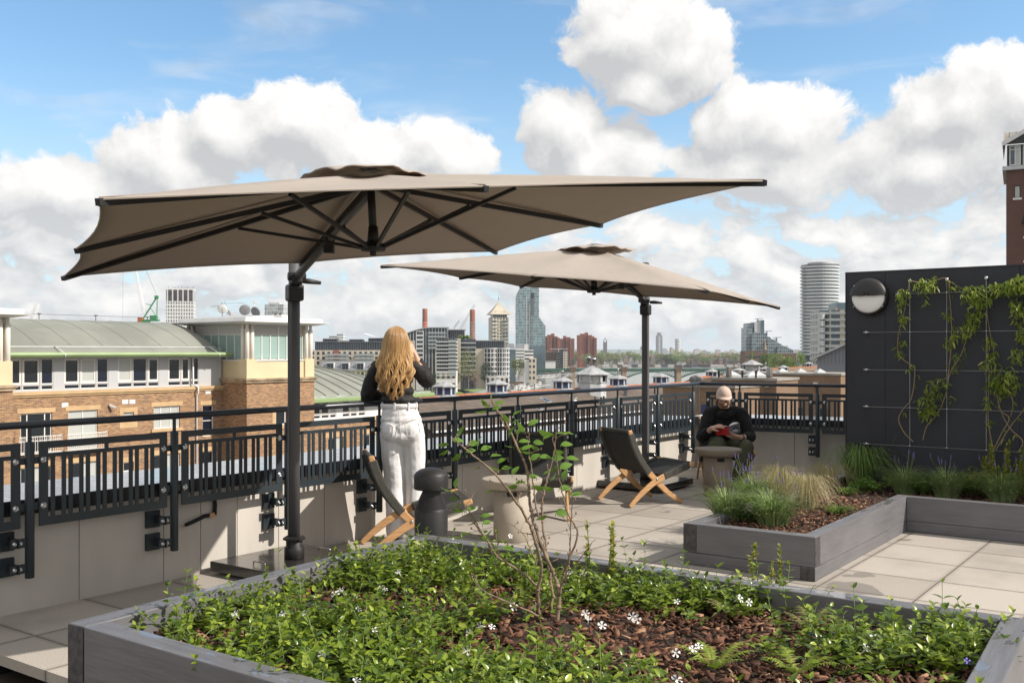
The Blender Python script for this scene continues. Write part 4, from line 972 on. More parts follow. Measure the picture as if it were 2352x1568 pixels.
# trousers
m = MB(); m.ell((2.545, 11.93, .435), (.20, .15, .10))
m.limb([V((2.45, 11.88, .44)), V((2.33, 11.37, .455)), V((2.31, 11.43, .25)), V((2.305, 11.44, .11))], [.115, .086, .08, .07]); m.limb([V((2.64, 11.88, .44)), V((2.67, 11.36, .45)), V((2.60, 11.29, .25)), V((2.545, 11.25, .13))], [.115, .088, .082, .072])
tr = m.obj('trousers', M['olive'], mn, world=True, smooth=True, remesh=.008, smit=5)
tx3 = bpy.data.textures.new('fold', 'CLOUDS'); tx3.noise_scale = .08
for o_, st in ((tr, .02), (ju, .016)): dm = o_.modifiers.new('folds', 'DISPLACE'); dm.texture = tx3; dm.strength = st; dm.mid_level = .5; dm.texture_coords = 'LOCAL'
for a, tx_ in ((V((2.30, 11.42, .075)), -.04), (V((2.535, 11.24, .075)), .035)):
    m = MB(); m.limb([a+V((0, .045, -.030)), a+V((tx_*.5, -.06, -.032)), a+V((tx_, -.165, -.040))], [.042, .044, .033]); m.limb([a+V((0, .02, .03)), a], [.042, .042])
    s_ = m.obj('shoe', M['shoe'], mn, world=True, smooth=True, remesh=.006, smit=3)
    m = MB(); m.limb([a+V((0, .055, -.060)), a+V((tx_*.5, -.06, -.060)), a+V((tx_, -.175, -.060))], [.044, .047, .037]); m.v = [(x, y, max(.001, min(.028, z))) for x, y, z in m.v]; m.obj('sole', M['greensole'], s_, world=True)
# watch and ring
m = MB(); q = wr2.lerp(el2, .10); d = (el2-wr2).normalized(); u = d.orthogonal().normalized(); v_ = d.cross(u)
m.tube([q+(u*math.cos(a)+v_*math.sin(a))*.034 for a in np.linspace(0, 2*PI, 24)], .007, 6); wt = m.obj('watch', M['shoe'], mn, world=True, smooth=True)
# the book
bk = thing('book', 'open paperback with red front cover and grey back cover held by the seated man', 'book', (2.471, 11.31, .60))
s0, s1 = V((2.468, 11.325, .598)), V((2.472, 11.372, .694)); up = s1-s0
r0 = V((2.328, 11.385, .590)); g0 = V((2.610, 11.400, .622)); g1u = V((.002, .040, .108))
def slab(p0, p1, u0, u1, th, mt, nm, par):
    n = (p1-p0).cross(u0).normalized()*th; m = MB(); a = [p0, p1, p1+u1, p0+u0]; m.add(a+[q+n for q in a], [(0, 1, 2, 3), (7, 6, 5, 4), (0, 4, 5, 1), (1, 5, 6, 2), (2, 6, 7, 3), (3, 7, 4, 0)]); return m.obj(nm, mt, par, world=True)
bred = mat('red cover', (.36, .012, .012), .4); bgr = mat('grey cover', (.10, .10, .115), .5); pg = mat('book pages', (.74, .72, .67), .8, var=(300, .1))
c1 = slab(s0, r0, up, up*1.0, .002, bred, 'front_cover', bk); c2 = slab(s0, g0, up, g1u, .002, bgr, 'back_cover', bk)
yb = V((0, .004, .0))
m = MB()
for end, u1, th, lift in ((r0, up, .014, .008), (g0, g1u, .030, .022)):
    n_ = 8; k0 = len(m.v)
    for i in range(n_+1):
        t = i/n_; p = s0.lerp(end, t*.97); b_ = p+yb; q = p+yb+V((0, th*math.sin(PI*min(1, t*1.15))**.6*.9+.003, 0))
        uu = up.lerp(u1, t)*.985; m.v += [tuple(b_), tuple(b_+uu), tuple(q+uu+V((0, 0, lift*math.sin(PI*t)))), tuple(q)]
    for i in range(n_): 
        for j in range(4): m.f.append((k0+i*4+j, k0+i*4+(j+1) % 4, k0+i*4+4+(j+1) % 4, k0+i*4+4+j))
    m.f += [tuple(k0+j for j in range(4)), tuple(k0+n_*4+j for j in range(4))]
m.obj('pages', pg, bk, world=True)
def text(s, size, Mx, mt, parent, name='lettering', ext=.0004):
    cu = bpy.data.curves.new('t', 'FONT'); cu.body = s; cu.size = size; cu.extrude = ext; cu.align_x = 'CENTER'; cu.align_y = 'CENTER'
    ob = bpy.data.objects.new('t', cu); COL.objects.link(ob); dg = bpy.context.evaluated_depsgraph_get(); me = bpy.data.meshes.new_from_object(ob.evaluated_get(dg)); bpy.data.objects.remove(ob)
    me.name = name; me.materials.clear(); me.materials.append(mt); o_ = bpy.data.objects.new(name, me); COL.objects.link(o_); o_.parent = parent; o_.matrix_basis = chain(parent).inverted() @ Mx; return o_
ex = (g0-s0).normalized(); ey = (g1u-ex*g1u.dot(ex)).normalized(); ez = ex.cross(ey)
def on_cov(t, v, off=.003): p = s0.lerp(g0, t)+g1u*v; return p+ez*off
Mt = Matrix((ex, ey, ez)).transposed().to_4x4(); Mt.translation = on_cov(.56, .26)
text('FREE', .034, Mt, M['white'], c2)
m = MB()
for t, v, wd, h_ in ((.46, .60, .028, .014), (.55, .74, .020, .010), (.40, .50, .012, .012), (.74, .56, .036, .012), (.72, .46, .010, .014), (.84, .47, .008, .014)):
    q = on_cov(t, v, .0028); m.quad(q-ex*wd/2-ey*h_/2, q+ex*wd/2-ey*h_/2, q+ex*wd*.4+ey*h_/2, q-ex*wd*.4+ey*h_/2)
m.obj('cover_print', M['shoe'], c2, world=True)
m = MB(); fx = (s0-r0).normalized(); fy = (up-fx*up.dot(fx)).normalized(); fz = fx.cross(fy)
q = r0+fx*.088+fy*.080+fz*.0032; m.quad(q-fx*.02-fy*.008, q+fx*.02-fy*.008, q+fx*.02+fy*.008, q-fx*.02+fy*.008); m.obj('cover_print', M['shoe'], c1, world=True)
# ------------------------------------------------------------------ plants
rg = random.Random(11); npr = np.random.default_rng(5)
def nz(x, y): # smooth value noise
    def h(i, j): return (math.sin(i*127.1+j*311.7)*43758.5453) % 1
    i, j = math.floor(x), math.floor(y); u, v = x-i, y-j; u = u*u*(3-2*u); v = v*v*(3-2*v)
    return (h(i, j)*(1-u)+h(i+1, j)*u)*(1-v)+(h(i, j+1)*(1-u)+h(i+1, j+1)*u)*v
def leaf_tpl(w, k=4, fold=.25, droop=.25):
    """pointed leaf along +x, two rows of quads folded on the midrib"""
    vs = []; fs = []
    for i in range(k+1):
        t = i/k; hw = w*(math.sin(PI*t**.8)**.85) if 0 < t < 1 else .02*w; z = -droop*t*t
        vs += [(t, -hw, z+fold*hw), (t, 0, z), (t, hw, z+fold*hw)]
    for i in range(k):
        a = i*3; fs += [(a, a+3, a+4, a+1), (a+1, a+4, a+5, a+2)]
    return vs, fs
# -- bark mulch (too many to count)
def inpl(u, v): p = (PL*(1-u)+PN*u)*(1-v)+(PF*(1-u)+PR*u)*v; return c+(p-c)*.93
c = (PL+PR)/2
mats_, locs_ = [], []
for i in range(9000):
    p = inpl(rg.random(), rg.random()); s = rg.uniform(.014, .055)
    mats_.append(rotm(rg.uniform(0, 2*PI), rg.gauss(0, .35), rg.gauss(0, .35)) @ np.diag([s, s*rg.uniform(.16, .55), s*rg.uniform(.08, .2)])); locs_.append((p.x, p.y, soil_z(p.x, p.y)+rg.uniform(-.004, .022)))
for i in range(4200):
    if rg.random() < .55: q = ab(rg.uniform(af+.12, ai), rg.uniform(br+.12, bl-.12))
    else: q = ab(rg.uniform(ai+.12, awl-.05), rg.uniform(-1.5, bl-.12))
    s = rg.uniform(.012, .045); mats_.append(rotm(rg.uniform(0, 2*PI), rg.gauss(0, .35), rg.gauss(0, .35)) @ np.diag([s, s*rg.uniform(.16, .5), s*rg.uniform(.08, .2)])); locs_.append((q.x, q.y, .24+rg.uniform(-.004, .022)))
tv = [(-.5, -.5, -.5), (.5, -.35, -.5), (.5, .4, -.5), (-.4, .5, -.5), (-.45, -.4, .5), (.4, -.35, .5), (.5, .3, .4), (-.5, .4, .5)]
tag(inst('bark_mulch', tv, [(4, 5, 6, 7), (0, 1, 5, 4), (1, 2, 6, 5), (2, 3, 7, 6), (3, 0, 4, 7)], mats_, locs_, M['mulch']), kind='stuff')
# -- periwinkle ground cover
lv, lf = leaf_tpl(.25, 4, .35, .22)
mats_, locs_ = [], []; stems = MB(); tips = []
bush = [(1268, 1462, .30)]
def dens_pl(p):
    d = -.28+1.75*nz(p.x*2.6+4.2, p.y*2.6+1.3)
    px = CX+p.x/p.y*F; py = HY+(EYE-SZ)/p.y*F
    d -= .85*math.exp(-((px-1330)/170)**2-((py-1455)/70)**2)       # bare round the shrub
    d -= .45*math.exp(-((px-1480)/260)**2-((py-1510)/60)**2)+.35*math.exp(-((px-1010)/120)**2-((py-1520)/50)**2)+.35*math.exp(-((px-1130)/90)**2-((py-1375)/30)**2)
    d -= .20*math.exp(-((px-1500)/230)**2-((py-1390)/55)**2)+.5*math.exp(-((px-1800)/120)**2-((py-1470)/50)**2)
    d += .35*math.exp(-((px-560)/260)**2-((py-1450)/110)**2)+.25*math.exp(-((px-2000)/260)**2-((py-1480)/90)**2)
    return d
tries = 0; shoots = 0
while shoots < 1280 and tries < 12000:
    tries += 1; u, v = rg.random(), rg.random(); p = inpl(u, v)
    if p.y < 2.55 or rg.random() > dens_pl(p): continue
    shoots += 1; tall = rg.random() < .08; ln = rg.uniform(.10, .20) if not tall else rg.uniform(.16, .27); yaw = rg.uniform(0, 2*PI); lean = rg.uniform(.5, 1.25) if not tall else rg.uniform(.1, .5)
    base = V((p.x, p.y, soil_z(p.x, p.y))); pts = [base]; d = V((math.cos(yaw)*math.sin(lean), math.sin(yaw)*math.sin(lean), math.cos(lean))); n_ = 7
    for k in range(n_):
        d = (d+V((rg.gauss(0, .1), rg.gauss(0, .1), rg.gauss(.03, .1)))).normalized(); q = pts[-1]+d*ln/n_
        q.z = max(q.z, soil_z(q.x, q.y)+.012); pts.append(q)
    stems.tube(pts, [.0013]*len(pts), 3, cap=False); tips.append((pts[-1], tall))
    for k in range(1, n_+1):
        if k < n_ and rg.random() < .1: continue
        a0 = rg.uniform(0, PI) if k == 1 else a0+PI/2+rg.gauss(0, .25)
        for s in (0, PI):
            sz = rg.uniform(.031, .053)*(1 if k < n_-1 else .72); pit = -rg.uniform(.1, .75) if k < n_ else -rg.uniform(.6, 1.15)
            mm = np.array((Matrix.Rotation(a0+s+rg.gauss(0, .2), 3, 'Z') @ Matrix.Rotation(pit, 3, 'Y') @ Matrix.Rotation(rg.gauss(0, .35), 3, 'X')))*sz
            mats_.append(mm); locs_.append(tuple(pts[k]))
gc = inst('ground_cover', lv, lf, mats_, locs_, M['peri'], smooth=True); tag(gc, kind='stuff')
so_ = stems.obj('ground_cover_stems', M['stemgreen']); tag(so_, kind='stuff')
# flowers
def flower(mt, nm):
    m = MB(); r = .017
    for k in range(5):
        a = 2*PI*k/5; a1, a2 = a-.12, a+.50; R_ = lambda an, rr, z: (rr*math.cos(an), rr*math.sin(an), z)
        m.add([(0, 0, -.003), R_(a1+.05, r*.5, .002), R_(a1-.12, r, .004), R_(a+.2, r*1.06, .002), R_(a2-.02, r*.92, .001), R_(a2-.15, r*.45, .0015)], [(0, 1, 2, 3, 4, 5)])
    m.tube([(0, 0, -.003), (0, 0, -.03)], [.004, .0015], 6); return m
fm0 = flower(M['petal'], 'f')
FL = [(1172, 1229), (1040, 1240), (960, 1245), (876, 1347), (824, 1395), (783, 1352), (770, 1362), (884, 1350), (788, 1450), (862, 1443), (740, 1498), (1078, 1450), (1072, 1490), (1130, 1436), (1102, 1434), (1345, 1405), (1352, 1417), (1383, 1433), (1462, 1418), (1452, 1412), (1378, 1338), (1440, 1308), (1592, 1328), (1690, 1340), (1552, 1495), (1592, 1487), (1606, 1480), (1700, 1372), (1720, 1380), (2094, 1440), (2202, 1420), (2010, 1460), (1555, 1378), (1340, 1312), (1310, 1312), (700, 1405), (540, 1405), (650, 1405), (908, 1292), (915, 1310), (1180, 1390), (1290, 1340), (1640, 1345), (1470, 1330), (820, 1558), (1555, 1556), (1990, 1485)]
proto = None
for i, (px, py) in enumerate(FL):
    p = hit(px, py, V((0, 0, SZ+.12)), V((0, 0, 1))); p.z = SZ+.115
    if proto is None: f_ = fm0.obj('periwinkle_flower', M['petal'], smooth=False); proto = f_
    else: f_ = proto.copy(); COL.objects.link(f_)
    f_.matrix_basis = Matrix.Translation(p) @ Euler((R(rg.uniform(15, 80)), 0, rg.uniform(-.9, .9)), 'XYZ').to_matrix().to_4x4() @ Matrix.Scale(rg.uniform(.8, 1.15), 4)
    tag(f_, 'white five-petalled flower rising from the leafy ground cover of the foreground planter', 'flower', 'white flowers in the foreground planter')
f_ = fm0.obj('periwinkle_flower', M['purple']); p = hit(2222, 1518, V((0, 0, SZ+.09)), V((0, 0, 1))); f_.matrix_basis = Matrix.Translation(p) @ Euler((R(50), 0, .3), 'XYZ').to_matrix().to_4x4() @ Matrix.Scale(.8, 4)
tag(f_, 'single violet flower among leaves near the right corner of the foreground planter', 'flower')
# -- ferns
def fern(label, px, py, size, mt, n=9, lift=.6):
    p = hit(px, py, V((0, 0, SZ+.03)), V((0, 0, 1))); t = thing('fern', label, 'fern', (p.x, p.y, SZ+.02))
    for k in range(n):
        yaw = 2*PI*k/n+rg.uniform(-.3, .3); L_ = size*rg.uniform(.7, 1.1); m = MB(); n_ = 16; prev = None
        for i in range(n_+1):
            f = i/n_; r = L_*f; z = lift*L_*math.sin(f*1.9)*.75; q = V((r*math.cos(yaw), r*math.sin(yaw), z)); d = V((math.cos(yaw), math.sin(yaw), .5-f)).normalized(); sd_ = V((-math.sin(yaw), math.cos(yaw), 0))
            w_ = .26*L_*(math.sin(PI*min(1, f*.86+.13)))**1.1*(.55 if i % 2 else 1)
            if prev is not None:
                for s in (-1, 1):
                    b = q+sd_*s*w_+d*.25*w_+V((0, 0, -.12*w_)); m.add([prev, q, b], [(0, 1, 2)])
            prev = q
        m.obj('frond', mt, t)
    return t
fern('yellow-green fern in the middle of the foreground planter left of the thin shrub', 1010, 1325, .17, M['fern'], 9)
fern('small fern standing left of centre in the mulch near the far corner', 1055, 1365, .13, M['fern'], 7)
fern('bronze-tinted fern at the bottom edge, nearest the camera, left of centre', 1105, 1545, .16, M['fernbrown'], 9)
fern('green fern at the bottom edge below the thin shrub', 1180, 1548, .15, M['fern'], 9)
fern('bright yellow-green fern low down right of centre in the mulch', 1640, 1530, .17, M['fern'], 9)
fern('bronze fern in the mulch midway between shrub and right corner', 1690, 1415, .15, M['fernbrown'], 8)
fern('bronze fern tangled in leaves right of centre by the inner timber edge', 1860, 1440, .14, M['fernbrown'], 8)
fern('yellow fern at the bottom right of the foreground planter', 1830, 1545, .15, M['fern'], 8)
fern('small yellow fern beside the bottom timber edge of the foreground planter', 965, 1555, .12, M['fern'], 7)
# -- thin shrub with budding stems
z6 = lambda x, y: (689+x*.3776, 976.2+y*.3776)
sh = thing('shrub', 'thin upright shrub with bare forked stems and a few fresh leaves', 'shrub', (.145, 4.09, SZ))
SP = [
 ([(1480, 1280), (1455, 1150), (1450, 1000), (1470, 850), (1425, 690), (1385, 580), (1310, 450), (1190, 300), (1080, 205), (960, 105), (925, 80)], .0095, 4.09, -.25, 2),
 ([(1535, 1290), (1575, 1050), (1530, 880), (1440, 660), (1400, 480), (1390, 300), (1330, 150), (1250, -20), (1190, -100), (1165, -160)], .0105, 4.07, .10, 4),
 ([(1530, 1200), (1530, 1000), (1510, 830), (1490, 700), (1470, 560), (1480, 420), (1510, 300), (1540, 200), (1555, 60), (1560, 20)], .0080, 4.12, .22, 3),
 ([(1575, 1040), (1620, 860), (1690, 660), (1640, 560), (1600, 430), (1570, 300), (1560, 180), (1540, 70)], .0060, 4.05, -.1, 2),
 ([(1600, 950), (1640, 800), (1650, 600), (1655, 480), (1660, 420)], .0045, 4.0, -.15, 0),
 ([(1470, 1000), (1330, 880), (1200, 800), (1150, 720), (1080, 610), (1010, 490), (945, 400)], .0065, 4.14, -.1, 1),
 ([(1530, 1200), (1430, 1150), (1300, 1090), (1150, 1025), (1080, 970), (1050, 900)], .0055, 4.1, -.35, 0),
 ([(1560, 1020), (1650, 880), (1740, 760), (1800, 690)], .0035, 4.03, -.2, 0),
 ([(1440, 850), (1400, 760), (1360, 660), (1270, 595)], .0038, 4.12, .1, 0),
 ([(1470, 760), (1380, 560), (1330, 480), (1230, 420)], .0034, 4.1, .15, 0),
 ([(1450, 560), (1420, 380), (1400, 200), (1390, 70), (1385, 20)], .0050, 4.1, .05, 2),
 ([(1200, 860), (1150, 730), (1090, 640), (1040, 560), (1010, 470)], .0040, 4.16, .05, 1)]
twigs = 0; ends = []
for pts, r0, Y0, dY, _ in SP:
    P_ = []
    for i, (x, y) in enumerate(pts):
        px, py = z6(x, y); P_.append(at(px, py, Y0+dY*i/(len(pts)-1)))
    if pts[0][1] > 1270: P_[0] = V((P_[0].x, P_[0].y, SZ-.03))
    Q = smoothpath(P_, 5); Q = [q+V((rg.gauss(0, .002), rg.gauss(0, .002), 0)) for q in Q]; k = len(Q)
    m = MB(); r0 *= .85; m.tube(Q, [r0*(1-.72*i/(k-1)) for i in range(k)], 7)
    for i in range(4, k-1, 3): m.ell(Q[i], r0*(1-.72*i/(k-1))*1.5, nu=6, nv=4)
    for i in range(3, k-1, 2):
        if rg.random() < .6:
            d = V((rg.uniform(-1, 1), rg.uniform(-.5, .5), rg.uniform(.2, 1.1))).normalized(); q = Q[i]+d*rg.uniform(.012, .07); m.tube([Q[i], Q[i].lerp(q, .5)+V((rg.gauss(0, .004), 0, 0)), q], [r0*.3, r0*.25, .0012], 5); m.ell(q, (.0035, .0035, .006), nu=6, nv=4)
    m.obj('stem', M['bark'], sh, world=True, smooth=True)
LV = [(925, 90, 0), (900, 110, 3.6), (900, 150, 4.0), (960, 70, 1.2), (975, 170, 3.9), (1020, 110, .4), (1010, 160, .0), (1100, 150, .1), (1080, 135, 1.4), (1090, 250, 3.7), (1160, 190, .1), (1200, 230, .6), (1225, 265, .15), (1215, 270, 3.0), (1290, 300, .7), (1310, 360, .2), (1320, 365, 3.4), (1390, 310, .15), (1170, 390, 3.6), (1270, 65, 1.1), (1330, 100, .2), (1300, 130, 3.2), (1350, 150, .3), (1320, 60, .8), (1290, -10, .6), (1270, -20, 2.8), (1390, 0, .4), (1480, 85, .4), (1510, 60, 2.6), (1560, 50, .05), (1600, 50, .1), (1545, 60, 3.0), (1585, 120, .1), (1530, 200, .7), (1620, 200, .1), (1570, 240, 4.0), (1580, 260, .2), (1555, 290, 4.4), (1600, 330, 1.2), (1455, 190, .2), (1410, 165, 3.3), (1400, 210, .8), (1420, 100, .4), (1370, 40, 2.2), (1540, 390, 3.0), (1575, 385, .2), (1480, 385, 3.2), (1560, 520, .1), (1555, 535, .2), (1500, 545, 3.6), (1660, 430, .4), (1690, 425, 3.2), (1640, 425, .1), (960, 440, 3.2), (975, 470, 3.7), (1000, 520, 3.4), (1010, 515, .4), (1100, 555, .4), (1110, 600, .1), (1085, 570, 3.9), (1040, 655, 3.2), (1130, 700, 1.2), (1190, 760, 3.9), (1180, 790, 4.3), (1230, 745, .0), (1150, 690, 2.9), (1310, 780, .1), (1240, 870, 3.7), (930, 400, 3.0), (945, 380, 1.5), (1450, 140, 2.7), (1380, 130, 3.5), (1170, -100, .7), (1150, -110, 2.6), (1165, -150, 1.6), (1180, -130, .3), (1130, -90, 3.4), (1300, -60, .5), (1480, 300, .5), (1440, 320, 2.8), (1600, 160, 2.8)]
lv2, lf2 = leaf_tpl(.29, 6, .22, .22); 
for px_, py_, an in LV:
    px, py = z6(px_, py_); p = at(px, py, 4.05+rg.uniform(-.12, .12)); sz = rg.uniform(.038, .056); m = MB()
    Mx = Matrix.Rotation(-PI/2*0, 3, 'Z') @ Matrix.Rotation(-an, 3, 'Y') @ Matrix.Rotation(rg.uniform(.15, 1.1), 3, 'X') @ Matrix.Rotation(rg.gauss(0, .3), 3, 'Z')
    vs = []
    for i, (x, y, z) in enumerate(lv2):
        rip = .018*math.sin(x*22+abs(y)*9); vs.append(p+Mx @ V((x*1.0, y, z+rip))*sz)
    m.add(vs, lf2); m.tube([p, p+V((0, 0, -.012))], .0012, 4); m.obj('leaf', M['shrubleaf'], sh, world=True, smooth=True)
# -- golden evergreens beyond the timber edge
def euonymus(label, px, py, h, n, w, Y, base=None):
    b = at(px, py, Y); b.z = base if base is not None else 0.0; t = thing('evergreen_shrub', label, 'shrub', b); lv3, lf3 = leaf_tpl(.34, 3, .2, .1); ms, ls = [], []; m = MB()
    for k in range(n):
        sp_ = V((rg.uniform(-w, w), rg.uniform(-w, w), 0)); hh = h*rg.uniform(.55, 1) if k else h; top = sp_*1.3+V((rg.uniform(-.02, .02), 0, hh)); m.tube([sp_*.4, sp_+V((0, 0, hh*.5)), top], [.004, .003, .0015], 4)
        for j in range(int(hh/.0045)):
            f = rg.uniform(.12, 1); q = sp_*.4*(1-f)+(sp_.lerp(top, f)); ms.append(np.array(Matrix.Rotation(rg.uniform(0, 2*PI), 3, 'Z') @ Matrix.Rotation(-rg.uniform(.1, 1.1), 3, 'Y'))*rg.uniform(.018, .030)); ls.append(tuple(b+q))
    m.obj('stem', M['stemgreen'], t); inst('foliage', lv3, lf3, ms, ls, M['euony'], t)
euonymus('golden-tipped evergreen sprig standing tallest behind the far timber edge, right of the thin shrub', 1380, 1240, .56, 6, .05, 4.85, .16)
euonymus('low golden evergreen just behind the far timber edge, left of the tallest one', 1330, 1260, .40, 4, .04, 4.85, .12)
euonymus('golden evergreen in front of the low grey planter, tallest of the pair', 1765, 1330, .50, 6, .06, 4.75, .12)
euonymus('short spreading golden evergreen in front of the corner of the low grey planter', 1830, 1345, .34, 9, .12, 4.62, .12)
# -- grasses and lavender
def tuft(label, pos, n, h, spread, mt, name='grass_tuft', cat='grass', width=.003, droop=1.0, heads=None, group=None, lean=None):
    t = thing(name, label, cat, pos, 0, group); m = MB()
    for k in range(n):
        a = rg.uniform(0, 2*PI); r0 = rg.uniform(0, .35*spread); hh = h*rg.uniform(.55, 1.08); out = spread*rg.uniform(.25, 1.2); b = V((r0*math.cos(a), r0*math.sin(a), -.02)); seg = 6; pts = []
        for j in range(seg+1):
            f = j/seg; z = hh*(math.sin(f*PI/2*(1+.55*droop*rg.uniform(.7, 1.2)))); x = out*f**1.7; pts.append(b+V((x*math.cos(a), x*math.sin(a), z))+(V(lean)*f*f if lean else V((0, 0, 0))))
        sd_ = V((-math.sin(a), math.cos(a), 0)).lerp(V((1, 0, 0)), .4).normalized()
        k0 = len(m.v)
        for j, p in enumerate(pts): w_ = width*(1-j/seg)**.7+.0004; m.v += [tuple(p-sd_*w_), tuple(p+sd_*w_)]
        m.f += [(k0+2*j, k0+2*j+1, k0+2*j+3, k0+2*j+2) for j in range(seg)]
    m.obj('blades', mt, t)
    if heads:
        nh, hm, hh0, sz, nm = heads
        for k in range(nh):
            a = rg.uniform(0, 2*PI); r = spread*rg.uniform(.1, .8); top = V((r*math.cos(a), r*math.sin(a), hh0*rg.uniform(.75, 1.1))); m = MB(); m.tube([V((r*.2*math.cos(a), r*.2*math.sin(a), 0)), top*.6+V((0, 0, hh0*.08)), top], .0016, 4); st = m.obj('flower_stalk', M['stemgreen'], t)
            m = MB()
            if nm == 'spike':
                for j in range(5): m.ell(top+V((rg.gauss(0, .001), 0, .008*j)), (.0055-.0006*j, .0055-.0006*j, .006), nu=6, nv=4)
            else:
                for j in range(26):
                    d = V((rg.gauss(0, 1), rg.gauss(0, 1), rg.gauss(0, 1))).normalized(); m.tube([top, top+d*sz], [.0012, .0022], 3)
            m.obj('flower_head', hm, st)
    return t
def sp2(px, py): p = hit(px, py, V((0, 0, .24)), V((0, 0, 1))); return (p.x, p.y, .235)
tuft('bushy green lavender at the front left corner of the low grey planter', sp2(1672, 1192), 350, .25, .27, M['lav'], 'lavender', 'lavender', .0062, .2, (12, M['lavflower'], .36, .01, 'spike'))
tuft('bushy green lavender at the front of the low grey planter, right of the corner one', sp2(1775, 1205), 450, .26, .30, M['lav'], 'lavender', 'lavender', .0062, .2, (10, M['lavflower'], .38, .01, 'spike'))
tuft('lavender tucked behind the front plants beside the feather grass', sp2(1730, 1160), 300, .25, .26, M['lav'], 'lavender', 'lavender', .0062, .2, (14, M['lavflower'], .38, .01, 'spike'))
tuft('pale feather grass clump arching over the left edge of the low grey planter', sp2(1795, 1150), 420, .33, .27, M['feather'], 'feather_grass', 'grass', .0011, 1.3, lean=(-.05, 0, 0))
tuft('pale straw-coloured feather grass in the middle of the low grey planter', sp2(1855, 1165), 460, .30, .23, M['feather'], 'feather_grass', 'grass', .0012, 1.3)
tuft('thin dry feather grass farthest back along the left edge of the low grey planter', sp2(1900, 1118), 300, .25, .26, M['feather'], 'feather_grass', 'grass', .0011, 1.3)
tuft('small feather grass wisp between the two planters', tuple(at(1700, 1310, 5.3)*V((1, 1, 0))), 60, .34, .20, M['feather'], 'feather_grass', 'grass', .0010, 1.2)
tuft('small pale wisp of feather grass left of the low planter front', tuple(at(1590, 1290, 5.6)*V((1, 1, 0))+V((0, 0, .05))), 60, .28, .22, M['feather'], 'feather_grass', 'grass', .0010, 1.4)
tuft('dark green sedge with pink flowers at the left end of the black wall', sp2(1975, 1112), 300, .40, .36, M['sedge'], 'sedge', 'grass', .0042, 1.25, (7, M['chive'], .30, .014, 'ball'))
tuft('arching dark green sedge below the vine at the foot of the black wall', sp2(2110, 1102), 330, .60, .40, M['sedge'], 'sedge', 'grass', .0048, .9)
tuft('upright green sedge farther right at the foot of the black wall', sp2(2245, 1110), 320, .60, .32, M['sedge'], 'sedge', 'grass', .0040, .5, (6, M['chive'], .32, .014, 'ball'))
tuft('grey-green lavender behind the inner corner of the low planter', sp2(2080, 1132), 520, .25, .27, M['lav'], 'lavender', 'lavender', .0026, .2, (8, M['lavflower'], .34, .01, 'spike'))
tuft('grey-green lavender in the middle of the bed below the black wall', sp2(2175, 1140), 560, .26, .28, M['lav'], 'lavender', 'lavender', .0026, .2, (8, M['lavflower'], .36, .01, 'spike'))
tuft('grey-green lavender farthest right in the bed below the black wall', sp2(2300, 1150), 620, .28, .30, M['lav'], 'lavender', 'lavender', .0026, .2, (10, M['lavflower'], .38, .01, 'spike'))
tuft('green weedy clump beside the bark in the middle of the low planter', sp2(1925, 1180), 130, .10, .16, M['sedge'], 'herb', 'plant', .005, .6)
tuft('small green herb in the bark near the sedge', sp2(1945, 1135), 120, .09, .13, M['sedge'], 'herb', 'plant', .005, .6)
euo_p = sp2(2325, 1118)
euonymus('dense golden green shrub at the far right foot of the black wall', 2318, 1118, .52, 26, .17, 8.9, .235)
def leafy(label, px, py, r, h, n, mt, lt=None):
    p = sp2(px, py); t = thing('leafy_plant', label, 'plant', p); ms, ls = [], []; m = MB(); lvx, lfx = leaf_tpl(.33, 3, .2, .2)
    for k in range(n//9):
        a, q = rg.uniform(0, 6.3), r*math.sqrt(rg.random()); top = V((q*math.cos(a), q*math.sin(a), h*rg.uniform(.5, 1)*(1-.45*q/r))); m.tube([top*.25*V((1, 1, 0)), top*.6+V((0, 0, .02)), top], .0018, 4)
        for j in range(9): ms.append(np.array(Matrix.Rotation(rg.uniform(0, 6.3), 3, 'Z') @ Matrix.Rotation(-rg.uniform(-.3, .9), 3, 'Y'))*rg.uniform(.025, .045)); ls.append(tuple(V(p)+top*rg.uniform(.45, 1)+V((rg.gauss(0, .012), rg.gauss(0, .012), 0))))
    m.obj('stem', M['stemgreen'], t); inst('foliage', lvx, lfx, ms, ls, mt, t)
leafy('low leafy green plant filling the inner corner of the bed below the black wall', 2065, 1125, .20, .20, 420, M['peri'])
leafy('low leafy green plant between two lavenders at the foot of the black wall', 2130, 1135, .22, .24, 520, M['shrubleaf'])
leafy('bright leafy plant under the arching sedge, foot of the black wall', 2215, 1135, .24, .26, 560, M['peri'])
leafy('leafy yellow-green plant at the right edge of the bed below the black wall', 2265, 1128, .26, .34, 560, M['euony'])
leafy('small leafy plant at the foot of the pink-flowered sedge', 1990, 1128, .18, .16, 320, M['shrubleaf'])
leafy('small leafy plant among the lavender at the front of the low grey planter', 1735, 1198, .16, .18, 340, M['shrubleaf'])
